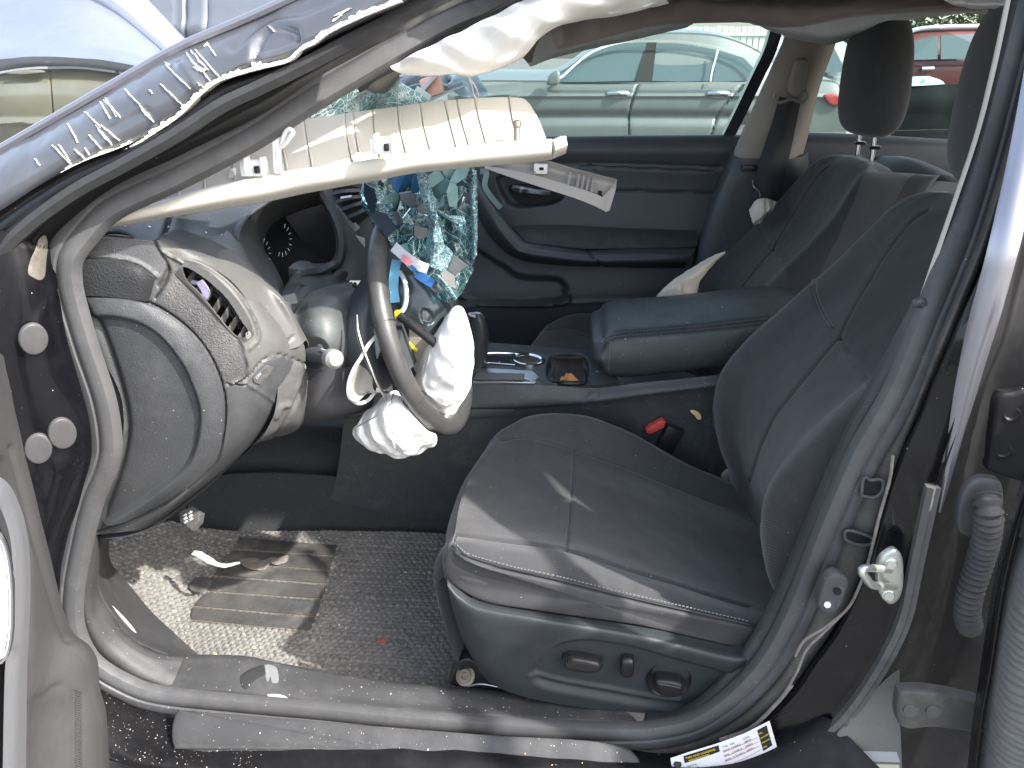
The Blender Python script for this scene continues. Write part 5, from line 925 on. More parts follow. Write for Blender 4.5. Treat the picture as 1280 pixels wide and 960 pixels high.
# ------------------------------------------------------------------ seats
seat = loft("front_seat", [
    [(556,720,1.02),(560,726,1.005),(600,748,.995),(680,764,.99),(790,780,.99),(860,794,.99),(920,806,.99),(950,806,1.0)],
    [(553,700,1.01),(558,706,.995),(590,728,.98),(690,746,.975),(790,764,.975),(860,780,.975),(925,794,.98),(952,796,.99)],
    [(556,684,1.03),(563,686,1.01),(587,700,.995),(696,724,.985),(790,747,.985),(860,763,.985),(934,780,.99),(957,786,1.0)],
    [(562,676,1.05),(570,676,1.03),(605,684,1.02),(700,704,1.015),(790,729,1.015),(860,747,1.015),(937,768,1.02),(962,775,1.02)],
    [(566,668,1.08),(575,666,1.07),(634,675,1.07),(709,687,1.07),(790,712,1.07),(852,731,1.07),(937,757,1.07),(966,766,1.07)],
    [(568,652,1.13),(578,650,1.12),(636,658,1.13),(711,672,1.13),(792,694,1.13),(856,714,1.13),(940,740,1.13),(975,750,1.13)],
    [(575,625,1.22),(584,620,1.22),(640,627,1.22),(713,640,1.22),(795,660,1.22),(860,682,1.22),(940,708,1.22),(975,718,1.22)],
    [(590,590,1.33),(600,583,1.32),(650,588,1.32),(716,600,1.32),(795,622,1.32),(860,646,1.32),(935,670,1.32),(965,680,1.32)],
    [(612,556,1.43),(624,549,1.42),(662,548,1.42),(719,562,1.42),(787,586,1.42),(850,611,1.42),(905,632,1.42),(935,640,1.42)],
    [(618,546,1.46),(630,536,1.46),(663,522,1.47),(725,521,1.47),(787,543,1.47),(850,577,1.47),(897,598,1.47),(930,612,1.47)],
    [(625,552,1.50),(640,545,1.51),(668,530,1.52),(728,530,1.52),(790,552,1.52),(850,585,1.52),(897,606,1.52),(930,620,1.52)],
    [(630,590,1.52),(645,590,1.53),(670,580,1.54),(730,575,1.54),(790,590,1.54),(850,615,1.54),(897,636,1.54),(930,650,1.54)]], FAB, 260, 220, car,
    label="charcoal cloth driver's seat nearest the open door",
    cuts=[('l',[(573,668),(634,676),(709,688),(790,713),(852,732),(937,757)],1.5,.005),('l',[(718,562),(716,600),(713,640),(709,688)],1.3,.0055),('l',[(626,550),(660,547),(719,562),(787,586),(850,611),(905,632)],1.6,.005),
          ('l',[(563,684),(587,698),(696,724),(790,747),(860,763),(934,780)],1.2,.002),('n',9,.003),('n',30,.0009),('l',[(600,650),(680,655),(700,648)],9,.0015),('l',[(840,660),(900,700),(930,735)],16,.004),('l',[(650,600),(700,640)],10,.0012)], zones=[([(577,660),(634,672),(709,685),(790,710),(852,729),(940,755),(990,770),(985,660),(905,634),(850,613),(787,588),(719,564),(660,549),(628,551),(596,590),(580,625)], FABI)])
# front drop of the cushion
V, F = GEO[seat.name]; fr = V.reshape(220,260,3)[:,0,:]
ff = np.stack([fr, fr+np.array([-.014,0,-.02]), fr+np.array([-.012,0,-.06]), fr*np.array([1,1,0])+np.array([.02,0,.30])], 0)
loft("seat_front", [list(r[::6]) for r in ff], FAB, 80, 20, seat, raw=True)
side_ = dome("side_flap", [(565,686,.99),(587,702,.978),(696,727,.972),(790,750,.972),(860,766,.972),(934,783,.975),(948,796,.98),(930,806,.98),(915,806,.978),(852,792,.972),(790,779,.968),(677,763,.968),(602,750,.975),(559,724,.99),(556,705,.99)], FABD, seat, h=.005, edge=.22, thick=.01, seg=160, center=(745,752,.968))
stitches("seat_stitching", [(566,676,1.0),(576,686,.985),(590,694,.978),(640,708,.972),(696,720,.97),(790,743,.97),(860,759,.97),(934,776,.975)], THREAD, seat, step=.006, r=.0007)
tube("seat_piping", [(572,668,1.02),(569,676,1.0),(576,688,.985),(590,697,.98),(640,711,.975),(696,723.5,.972),(790,747,.972),(860,763,.972),(936,780,.978)], .0018, FABD, seat, n=90, seg=8)
sh_ = loft("seat_side_shield", [
    [(559,724,.985),(575,738,.98),(602,752,.975),(677,765,.968),(790,781,.968),(852,794,.968),(915,808,.972),(938,808,.975),(950,798,.98)],
    [(560,730,.975),(576,748,.965),(604,762,.955),(677,775,.948),(790,794,.946),(852,808,.946),(912,822,.950),(938,822,.955),(952,812,.97)],
    [(563,745,.975),(580,770,.963),(610,790,.955),(680,800,.952),(790,815,.952),(852,828,.952),(905,838,.955),(932,840,.96),(950,830,.975)],
    [(570,772,.98),(590,800,.968),(620,818,.962),(690,830,.960),(790,842,.960),(852,852,.960),(895,856,.962),(922,858,.965),(940,850,.98)],
    [(580,800,.985),(600,828,.975),(630,845,.968),(700,858,.966),(790,868,.966),(852,874,.966),(885,874,.968),(908,874,.97),(925,868,.985)],
    [(598,835,.995),(612,850,.985),(640,864,.978),(700,878,.975),(790,890,.975),(852,894,.975),(880,892,.975),(900,888,.98),(912,882,.99)]], mat("satin_seat_plastic",(.026,.030,.034),.5,bump=.3,bscale=620,btype='leather',dust=.12,dscale=30,dcol=(.14,.16,.17),bdist=.0006), 200, 110, seat, thick=.004, tdir=(0,-1,0),
    cuts=[('p',[(664,840),(672,828),(686,814),(705,804),(740,801),(790,809),(850,826),(910,842),(960,860),(960,905),(820,882),(740,868),(680,856)],5,.010),('l',[(664,843),(700,853),(760,864),(820,875),(850,878)],3,-.004)])
k1 = dome("seat_switch", [(703,826,.952),(707,820,.952),(716,818,.952),(740,822,.952),(752,827,.952),(752,835,.952),(740,838,.952),(712,834,.952),(704,832,.952)], PLASTS, sh_, h=.010, edge=.3, thick=.012)
for i in range(4): tube("grip_rib", [(705+3.2*i,821-.8*i*.5,.9425),(703.5+3.4*i,829,.941)], .0011, PLASTS, k1, n=4, seg=6)
dome("seat_switch", [(776,826,.953),(779,821,.953),(789,821,.953),(793,826,.953),(792,840,.955),(786,845,.955),(776,842,.955)], PLASTS, sh_, h=.009, edge=.35, thick=.012)
dome("seat_switch_well", [(814,838,.962),(822,832,.962),(845,833,.962),(861,840,.962),(864,852,.962),(856,866,.962),(835,872,.962),(815,866,.962),(808,852,.962)], PLASTS, sh_, h=-.004, edge=.3, thick=.004)
k3 = dome("seat_switch", [(818,850,.952),(824,846,.952),(845,848,.952),(855,853,.952),(853,864,.952),(840,868,.952),(822,864,.952)], PLASTS, sh_, h=.010, edge=.3, thick=.012)
for i in range(2): tube("grip_rib", [(823,851+4*i,.9425),(838,853+4*i,.941),(850,856+4*i,.9425)], .0011, PLASTD, k3, n=8, seg=6)
# seat rail foot
rl = dome("seat_rail", [(562,845,1.02),(575,826,1.02),(590,822,1.02),(602,835,1.02),(640,862,1.02),(600,860,1.02),(566,856,1.02)], PLASTS, seat, h=.004, thick=.02)
lathe("rail_bolt", P(582,845,Y=1.01), (-.2,-.7,.7), [(.017,0),(.017,.002),(.011,.003),(.011,.007),(.006,.007),(.005,.004)], mat("rusty_bolt",(.16,.13,.09),.5,metal=.6,dust=.5,dscale=90), rl)
tube("rail_wire", [(562,852,1.0),(572,830,.995),(585,824,.995),(598,833,.995)], .0022, PLASTS, rl, n=20)
tube("rail_wire", [(585,858,1.0),(600,855,.995),(620,858,.995),(640,864,.995)], .0016, SATIN, rl, n=20)
# backrest
CC = [(914,602),(899,552),(893,508),(903,466),(935,425),(975,388),(1012,354),(1032,335),(1067,300)]
C3 = [P(x,y,Y=1.49) for x,y in CC]; XZ = [(c[0],c[2]) for c in C3]
x9, z9 = XZ[-1]
XZ = [(XZ[0][0]-.02,XZ[0][1]-.12)]+XZ+[(x9+.022,z9+.045),(x9+.042,z9+.08),(x9+.065,z9+.105),(x9+.095,z9+.115),(x9+.14,z9+.10)]
WD = [1,1,1.02,1.03,1.03,1.02,1.0,.98,.96,.93,.885,.82,.72,.62,.62]
cy = 1.262
base = [(.30,.085),(.275,.03),(.245,.0),(.205,.004),(.160,.026),(.08,.036),(.0,.038)]
prof_ = [(-a,b) for a,b in base]+[(a,b) for a,b in base[::-1][1:]]
prof_ = [( -a, b) for a,b in prof_]            # far side first
rows = []
for i,((x,z),w) in enumerate(zip(XZ,WD)):
    t = i/(len(XZ)-1); sc_ = 1.25 if t < .35 else (1.0 if t < .6 else .55)
    rows.append([np.array([x+(b*sc_ if abs(a) < .2 else b), cy+a*w*.93, z+(-.01*(abs(a)/.25)**2 if t > .7 else 0)]) for a,b in prof_])
# rotate slightly so the bolster sweeps forward
back = loft("backrest", rows, FAB, 200, 220, seat, raw=True,
    cuts=[('l',[(1017,350),(1018,368),(1030,394),(1049,421)],1.6,.006),('l',[(1049,421),(1067,450),(1090,484),(1102,500)],1.6,.006),('l',[(1049,421),(1020,455),(985,498),(965,525),(948,565),(938,600)],1.5,.005),('l',[(1049,421),(1075,372),(1105,320),(1135,280),(1160,262)],1.3,.004),('n',9,.003),('n',28,.0008),('l',[(1075,700),(1000,600),(960,660)],12,.002)], zones=[([(1049,421),(1020,455),(985,498),(965,525),(948,565),(938,600),(930,660),(1000,760),(1060,600),(1110,505),(1090,484),(1067,450)], FABI),([(1049,421),(1067,450),(1090,484),(1130,560),(1260,300),(1160,262),(1135,280),(1105,320),(1075,372)], mat('darker_insert_fabric',(0.026,0.027,0.030),.95,bump=.9,bscale=150,btype='weave',sheen=.25,bdist=.0008))])
Vb, Fb = GEO[back.name]; pb_ = proj(Vb)
def onsurf(x, y, V=None, pv=None):
    V = Vb if V is None else V; pv = pb_ if pv is None else pv
    d = np.linalg.norm(pv-np.array([x,y]), axis=1); i = np.argsort(d)[:8]; r = np.linalg.norm(V[i]-CAM, axis=1); j = i[np.argmin(r)]
    return P(x,y,Y=V[j][1])+ (CAM-V[j])/np.linalg.norm(CAM-V[j])*.002
for dx in (-2.2, 2.2):
    L_ = [onsurf(x+dx,y) for x,y in [(1019,353),(1020,368),(1030,393),(1040,408)]]
    stitches("seat_stitching", L_, THREAD, back, raw=True, step=.006, r=.0006, off=(0,0,0))
loft("backrest_back", [[r[0] for r in rows],[r[0]+np.array([.06,.0,0]) for r in rows],[(r[6])+np.array([.12,0,0]) for r in rows],[r[-1]+np.array([.06,0,0]) for r in rows],[r[-1] for r in rows]], FABD, 60, 30, back, raw=True)
# head restraint
def headrest(cx, cy_, cz, par):
    V = []; nu, nv = 48, 36
    for i in range(nv):
        v = -math.pi/2+math.pi*i/(nv-1)
        for j in range(nu):
            u = 2*math.pi*j/nu
            f = lambda a, e: math.copysign(abs(a)**e, a)
            z = f(math.sin(v), .8 if v > 0 else .62)*.142; w = .150*(1-.26*((z+.142)/.284)**1.6)
            y = f(math.cos(v), .62 if v > 0 else .42)*f(math.cos(u), .75)*w; x = f(math.cos(v), .6)*f(math.sin(u), .85)*.060
            V.append((cx+x-.03*z-.8*y*y*0+.5*y*y, cy_+y, cz+z))
    return G("headrest", V, gridf(nu, nv, True), FAB, par)
hr = headrest(.655,cy,1.222,seat)
for s in (-.05,.055): tube("headrest_post", [(.672,cy+s,.98),(.662,cy+s,1.12)], .0058, CHROME, hr, raw=True, n=4, seg=12)
for s in (-.05,.055): lathe("post_guide", (.672,cy+s,1.052), (0,0,1), [(.013,0),(.014,.004),(.011,.008)], PLASTS, hr, seg=16)
# the passenger seat is the same model on the other side
def copy_part(o, parent, d):
    c = o.copy(); COL.objects.link(c); c.parent = parent; LOC[c.name] = LOC[o.name]
    if d is not None: c.location = o.location + Vector(d)
    for ch in list(o.children): copy_part(ch, c, None)
    return c
DP = (.075, .785, -.030)
ps_ = copy_part(seat, car, DP); [setattr(c_, 'location', c_.location+Vector((-.01,0,.044))) for c_ in ps_.children if c_.name.startswith('headrest')]
ps_["label"] = "charcoal cloth front passenger seat on the far side of the armrest"
# rear bench and shelf
rb_ = loft("rear_seat", [[(1.25,1.15,.3),(1.25,1.7,.3),(1.25,2.3,.3)],[(1.05,1.15,.48),(1.05,1.7,.48),(1.05,2.3,.48)],[(1.35,1.15,.50),(1.35,1.7,.50),(1.35,2.3,.50)],[(1.50,1.15,.7),(1.50,1.7,.7),(1.50,2.3,.7)],[(1.60,1.15,1.13),(1.60,1.7,1.17),(1.60,2.3,1.02)],[(1.70,1.15,1.14),(1.70,1.7,1.18),(1.70,2.3,1.03)],[(1.78,1.15,1.0),(1.78,1.7,1.0),(1.78,2.3,1.0)]], FAB, 40, 50, car, raw=True, thick=.01)
loft("parcel_shelf", [[(1.70,1.1,1.0),(1.70,2.35,1.0)],[(2.15,1.1,1.04),(2.15,2.35,1.04)]], mat("grey_shelf_felt",(.06,.065,.065),.95,bump=.6,bscale=300), 10, 10, car, raw=True, thick=.02, tdir=(0,0,1))
# rear glass
RG = mat("rear_glass", (0.75,0.9,0.87), 0.02, trans=1.0, spec=.3)
# ------------------------------------------------------------------ far side: door, pillars
fd = loft("far_door", [
    [(520,171,2.42),(600,170.5,2.42),(700,170,2.42),(800,169,2.42),(905,168,2.42),(950,168,2.42)],
    [(520,173,2.38),(600,172.5,2.38),(700,172,2.38),(800,171,2.38),(905,170,2.38),(950,170,2.38)],
    [(520,190,2.36),(600,189,2.36),(700,188,2.36),(800,188,2.36),(900,187,2.36),(950,186,2.36)],
    [(520,204,2.37),(600,203,2.37),(700,204,2.37),(800,205,2.37),(897,207,2.37),(950,207,2.37)],
    [(520,240,2.38),(600,238,2.38),(700,238,2.38),(800,239,2.38),(890,241,2.38),(950,242,2.38)],
    [(520,285,2.38),(600,285,2.38),(700,286,2.37),(800,288,2.37),(880,290,2.37),(950,290,2.38)],
    [(520,340,2.38),(600,335,2.37),(700,335,2.36),(800,335,2.36),(870,335,2.36),(950,335,2.37)],
    [(520,380,2.36),(600,380,2.34),(700,380,2.34),(800,378,2.34),(870,378,2.35),(950,378,2.36)],
    [(520,440,2.37),(600,440,2.36),(700,440,2.36),(800,440,2.36),(870,440,2.36),(950,440,2.37)],
    [(520,520,2.38),(700,520,2.38),(950,520,2.38)]], PLASTD, 230, 200, car, thick=.005, tdir=(0,-1,0), label="dark far passenger door panel with chrome pull and armrest",
    cuts=[('l',[(735,207),(760,209),(890,214)],1.2,.006),('l',[(560,206),(740,208),(743,215)],1.4,.005),('l',[(735,238),(800,239),(890,241)],1.3,.006),('l',[(600,205),(740,204),(900,209)],2.5,.006),
          ('p',[(622,224),(640,222),(690,230),(705,240),(700,250),(680,256),(645,258),(632,250)],2.5,.03),
          ('p',[(560,300),(625,330),(650,345),(700,350),(700,374),(600,378),(560,372)],4,.03),('l',[(575,372),(600,379),(660,381),(705,378),(712,370),(705,362)],2.2,-.012),('l',[(715,378),(800,376),(870,374)],2,-.006)])
ars = loft("door_armrest", [
    [(596,212,2.34),(602,232,2.33),(616,256,2.32),(636,282,2.31),(655,300,2.31),(700,306,2.31),(735,308,2.31),(800,306,2.31),(872,304,2.32)],
    [(596,212,2.31),(604,234,2.29),(620,260,2.28),(642,288,2.27),(662,305,2.26),(700,312,2.26),(738,316,2.26),(800,315,2.26),(866,316,2.28)],
    [(594,215,2.30),(600,238,2.28),(615,265,2.27),(635,292,2.26),(655,310,2.25),(695,316,2.25),(738,320,2.25),(800,319,2.25),(862,320,2.27)],
    [(592,220,2.31),(596,244,2.29),(610,272,2.28),(630,298,2.26),(652,317,2.25),(695,324,2.25),(740,328,2.25),(800,328,2.25),(858,328,2.28)],
    [(590,222,2.36),(592,250,2.36),(604,282,2.36),(625,308,2.35),(650,324,2.34),(695,331,2.33),(740,333,2.33),(800,334,2.33),(856,334,2.34)]], PLASTD, 120, 40, fd, thick=.004, tdir=(0,-1,0), cuts=[('l',[(724,300),(735,312),(746,326),(752,334)],1.3,.008),('l',[(655,305),(700,310),(728,311)],1.5,-.003),('l',[(660,298),(690,300)],1,.004)])
loft("armrest_pad", [[(640,284,2.36),(700,283,2.35),(760,286,2.35),(870,290,2.36)],[(648,294,2.31),(700,294,2.30),(760,296,2.30),(872,300,2.32)],[(658,303,2.28),(700,308,2.27),(740,311,2.27),(870,309,2.29)]], mat("door_pad_cloth",(.022,.028,.030),.8,bump=.4,bscale=400,dust=.3,dscale=30,dcol=(.16,.17,.16)), 50, 16, fd, thick=.004, tdir=(0,0,1))
sweep("door_edge_trim", [(600,214,2.285),(608,216,2.285),(606,232,2.28),(614,246,2.275),(626,260,2.27)], [(-.008,-.001),(.008,-.001),(.008,.002),(-.008,.002)], mat("pale_teal_reflective_trim",(.22,.29,.29),.3,metal=.4), fd, n=40)
hdl = dome("door_pull_cup", [(636,234,2.375),(660,230,2.375),(694,238,2.375),(700,246,2.375),(680,254,2.375),(650,254,2.375)], VOID, fd, h=-.006, thick=.003)
sweep("door_pull", [(641,236,2.33),(655,237.5,2.32),(672,240,2.32),(688,241,2.325)], [(-.010,-.004),(-.004,.006),(.008,.004),(.010,-.004)], CHROME, hdl, n=30, scale=[1.2,.9,.7,1.0])
# window glass on the far side and window frame
GL = bpy.data.materials.new("thin_green_glass"); GL.use_nodes = True; nt = GL.node_tree; nt.nodes.clear()
o_ = nt.nodes.new("ShaderNodeOutputMaterial"); t_ = nt.nodes.new("ShaderNodeBsdfTransparent"); g_ = nt.nodes.new("ShaderNodeBsdfGlossy"); x_ = nt.nodes.new("ShaderNodeMixShader"); fz = nt.nodes.new("ShaderNodeFresnel")
t_.inputs[0].default_value = (.80,.88,.86,1); g_.inputs["Roughness"].default_value = .02; fz.inputs[0].default_value = 1.35
nt.links.new(fz.outputs[0], x_.inputs[0]); nt.links.new(t_.outputs[0], x_.inputs[1]); nt.links.new(g_.outputs[0], x_.inputs[2]); nt.links.new(x_.outputs[0], o_.inputs[0])
plate("door_glass", [(430,172,2.44),(560,60,2.36),(640,30,2.32),(800,15,2.29),(978,14,2.28),(972,60,2.32),(915,169,2.44)], GL, fd, .003, n=(0,-1,0))
plate("rear_door_glass", [(1000,166,2.44),(1030,90,2.36),(1040,30,2.30),(1150,25,2.30),(1230,60,2.34),(1260,160,2.44)], GL, car, .003, n=(0,-1,0))
wf = sweep("window_frame", [(909,172,2.40),(925,140,2.38),(945,98,2.34),(962,62,2.31),(974,20,2.29)], [(-.016,-.02),(.016,-.02),(.016,.012),(-.016,.012)], mat("navy_black_window_frame",(.010,.013,.022),.35,coat=.5), fd, n=40)
sweep("frame_strip", [(904,171,2.40),(920,139,2.38),(940,97,2.34),(957,61,2.31),(969,20,2.29)], circ(.004,8), mat("blue_grey_rubber",(.05,.09,.16),.4), wf, n=40)
loft("far_pillar_trim", [[(926,168,2.36),(944,128,2.34),(964,84,2.31),(980,46,2.29),(986,10,2.28)],[(918,195,2.30),(938,150,2.28),(962,98,2.26),(984,46,2.25),(990,10,2.24)],[(948,199,2.27),(965,160,2.25),(985,110,2.24),(1012,48,2.23),(1020,10,2.22)],[(984,201,2.27),(994,168,2.26),(1014,110,2.25),(1036,52,2.24),(1045,10,2.23)],[(1000,205,2.33),(1010,168,2.32),(1024,110,2.31),(1044,55,2.30),(1055,10,2.28)]], mat("warm_grey_pillar_trim",(.26,.23,.20),.6,bump=.2,bscale=500,dust=.2,dscale=12,dcol=(.16,.13,.11)), 60, 60, car, thick=.003, tdir=(0,-1,0))
loft("far_lower_pillar", [[(917,172,2.42),(905,205,2.42),(890,245,2.42),(873,300,2.42),(862,340,2.42),(855,400,2.42)],[(919,195,2.29),(910,215,2.28),(895,250,2.28),(882,290,2.28),(870,335,2.28),(862,400,2.28)],[(950,198,2.26),(945,215,2.26),(930,250,2.26),(920,290,2.26),(905,335,2.26),(895,400,2.26)],[(992,198,2.27),(990,215,2.27),(980,250,2.27),(975,290,2.27),(970,335,2.27),(960,400,2.27)],[(1010,190,2.33),(1010,250,2.33),(1005,335,2.33),(1000,400,2.33)]], PLASTD, 60, 60, car, thick=.003, tdir=(0,-1,0))
sb = loft("seat_belt", [[(974,121,2.235),(966,150,2.235),(956,180,2.23),(948,205,2.22),(944,235,2.22),(940,250,2.22)],[(988,123,2.23),(982,150,2.225),(973,180,2.22),(965,205,2.21),(960,235,2.21),(957,252,2.21)],[(1001,125,2.235),(996,150,2.235),(990,180,2.23),(984,205,2.22),(978,235,2.22),(972,250,2.22)]], mat("black_belt_webbing",(.016,.018,.022),.7,bump=.4,bscale=900), 60, 12, car, thick=.0016, tdir=(0,-1,0), label="black belt webbing hanging on the far pillar")
an = dome("belt_slide", [(994,78,2.205),(1000,73,2.205),(1008,74,2.205),(1010,84,2.205),(1004,110,2.205),(998,122,2.205),(988,118,2.205),(986,108,2.205)], mat("beige_belt_slider",(.22,.20,.17),.55), sb, h=.008, edge=.3, thick=.015)
sweep("belt_ring", [(973,113,2.2),(968,120,2.2),(972,128,2.2),(980,127,2.2),(990,124,2.2),(1002,128,2.2),(1009,121,2.2),(1006,114,2.2)], circ(.0045,8), MATS["beige_belt_slider"], sb, n=50)
sweep("belt_hook", [(941,225,2.21),(942,233,2.20),(949,240,2.2),(951,252,2.2),(956,256,2.2)], circ(.0018,6), SATIN, sb)
box("belt_stop", P(936,210,Y=2.25), (.04,.02,.015), PLASTS, sb)
# far rear door sill and C pillar
loft("rear_door_panel", [[(985,165,2.42),(1080,168,2.42),(1200,175,2.42)],[(985,168,2.38),(1080,171,2.38),(1200,178,2.38)],[(985,200,2.36),(1080,200,2.36),(1200,205,2.36)],[(985,330,2.37),(1080,330,2.37),(1200,330,2.37)]], PLASTD, 40, 30, car, thick=.005, tdir=(0,-1,0), cuts=[('l',[(985,188),(1200,196)],2,.006)])
loft("rear_quarter_trim", [[(1.55,2.40,1.02),(1.85,2.38,1.15),(2.1,2.3,1.25)],[(1.95,2.40,1.02),(2.1,2.38,1.10),(2.2,2.3,1.2)]], LINERL, 10, 10, car, raw=True, thick=.02, tdir=(0,1,0))
# ------------------------------------------------------------------ head lining hanging down
hl = crumple("torn_headliner", [
    [(655,40,1.55),(700,25,1.6),(760,18,1.7),(850,5,1.8),(930,0,1.9),(1010,-8,1.9),(1100,-20,1.9),(1260,-30,1.8)],
    [(684,34,1.50),(720,22,1.56),(800,10,1.66),(860,0,1.72),(930,5,1.78),(1010,5,1.8),(1100,-5,1.75),(1250,-10,1.6)],
    [(694,58,1.50),(730,50,1.55),(800,32,1.64),(860,27,1.72),(930,26,1.78),(990,32,1.8),(1080,18,1.75),(1240,12,1.55)],
    [(697,62,1.53),(732,54,1.58),(802,36,1.68),(862,30,1.76),(930,28,1.84),(992,34,1.88),(1082,20,1.9),(1240,14,1.75)]], LINER, 150, 40, car, amp=.012, sc=9, amp2=.003, sc2=30, seed=3, label="torn grey brown head lining sagging across the top")
crumple("visor_board", [
    [(650,50,1.6),(690,35,1.7),(740,22,1.8),(800,14,1.9),(870,5,2.0)],[(655,72,1.62),(692,64,1.72),(745,52,1.82),(800,42,1.92),(868,26,2.0)],[(662,84,1.66),(695,72,1.78),(745,60,1.88),(800,48,1.97),(860,34,2.05)]], LINERL, 60, 30, hl, amp=.01, sc=12, amp2=.004, sc2=40, seed=8)
crumple("lining_flap", [
    [(935,28,1.95),(985,30,2.0),(1030,26,2.0),(1100,16,1.95),(1150,12,1.9),(1220,6,1.8)],[(950,34,1.98),(990,42,2.02),(1030,46,2.02),(1080,38,2.0),(1150,22,1.95),(1220,14,1.85)],[(985,48,2.1),(1010,53,2.12),(1036,56,2.12),(1075,44,2.1),(1130,26,2.05),(1200,18,1.95)]], LINERL, 60, 30, hl, amp=.012, sc=12, amp2=.003, sc2=50, seed=4)
cu = crumple("curtain_airbag", [
    [(488,84,1.07),(530,62,1.075),(580,38,1.08),(640,8,1.09),(700,-25,1.10),(780,-60,1.12)],
    [(492,88,1.07),(535,74,1.06),(590,48,1.06),(650,20,1.07),(730,-10,1.09),(830,-40,1.13)],
    [(502,93,1.09),(545,88,1.07),(598,70,1.06),(660,42,1.07),(740,10,1.11),(850,-22,1.17)],
    [(524,95,1.12),(560,94,1.10),(598,90,1.09),(652,68,1.10),(700,32,1.15),(800,14,1.22),(830,-5,1.26)],
    [(526,96,1.20),(562,92,1.17),(592,97,1.16),(655,71,1.17),(668,40,1.2),(760,17,1.26),(835,5,1.30)]], BAG, 220, 90, car, amp=.016, sc=13, amp2=.006, sc2=42, seed=11, folds=(.005,70,170), label="white curtain airbag hanging along the roof rail")
crumple("curtain_tail", [[(1170,-12,1.3),(1210,-8,1.3),(1270,-10,1.28)],[(1178,0,1.28),(1215,5,1.28),(1262,4,1.26)],[(1200,9,1.3),(1220,12,1.3),(1256,11,1.28)]], BAG, 30, 20, cu, amp=.006, seed=6)
loft("torn_bracket", [[(652,70,1.28),(664,50,1.3),(680,37,1.32),(690,36,1.33)],[(655,74,1.28),(664,78,1.29),(668,64,1.3),(676,46,1.32)]], mat("dark_brown_steel",(.05,.04,.035),.6), 16, 10, cu, thick=.002, tdir=(0,-1,0))
tube("tether_cord", [(586,96,1.16),(590,108,1.17),(592,118,1.18),(596,126,1.19)], .0016, BAG, cu, n=12)
tube("tether_cord", [(586,96,1.16),(595,110,1.17),(598,122,1.19)], .0012, BAG, cu, n=12)
loft("pillar_foam", [[(452,90,1.10),(480,78,1.10),(520,66,1.10)],[(446,104,1.14),(470,112,1.14),(500,92,1.14)],[(462,112,1.2),(482,116,1.2),(500,96,1.2)]], mat("dusty_beige_board",(.20,.20,.18),.8,dust=.4,dscale=20), 20, 14, car, thick=.004, tdir=(0,-1,0))
loft("roof_rail_strip", [[(440,104,1.07),(520,62,1.08),(600,20,1.10),(660,-12,1.12)],[(446,108,1.10),(524,70,1.11),(604,28,1.13),(664,-4,1.15)],[(450,116,1.14),(528,80,1.15),(606,40,1.17),(668,8,1.19)]], mat("dusty_rail_paint",(.05,.055,.055),.7,dust=.4,dscale=20), 50, 10, car, thick=.003, tdir=(0,-1,0))
# crumpled black bonnet and peach block through the windscreen hole
hd_ = loft("bonnet", [[(440,150,2.6),(500,140,2.6),(560,120,2.6),(620,112,2.6)],[(450,120,2.9),(510,112,2.9),(570,100,2.9),(600,98,2.9)],[(490,96,3.3),(520,92,3.3),(550,86,3.3),(590,92,3.3)],[(500,80,3.6),(530,78,3.6),(560,76,3.6),(600,86,3.6)]], PAINT, 60, 60, car, thick=.004, tdir=(0,-1,0), cuts=[('l',[(470,130),(520,100),(545,86)],3,.05),('l',[(500,135),(560,100)],3,.04),('l',[(520,140),(580,108)],4,-.04),('n',4,.06)])
bl = box("windscreen_clip", P(540,108,Y=1.9), (.05,.02,.045), mat("peach_foam",(.62,.36,.27),.7), car, ax=((.9,.1,.3),(0,1,0),(-.3,0,.95)), bev=.008)
box("clip_arm", P(528,112,Y=1.88), (.012,.01,.11), GREYP, bl, ax=((.7,0,-.7),(0,1,0),(.7,0,.7)))
box("clip_foot", P(527,121,Y=1.87), (.04,.01,.03), mat("pale_green_clip",(.40,.48,.43),.5), bl, ax=((.8,0,-.5),(0,1,0),(.5,0,.8)))
plate("clip_board", [(531,100,1.9),(536,94,1.9),(548,96,1.9),(530,104,1.9)], GREYP, bl, .01)
plate("cowl_strip", [(534,122,1.95),(575,108,1.95),(590,100,1.95),(592,104,1.95),(560,116,1.95),(536,128,1.95)], mat("pale_cowl",(.36,.42,.42),.5), car, .01)
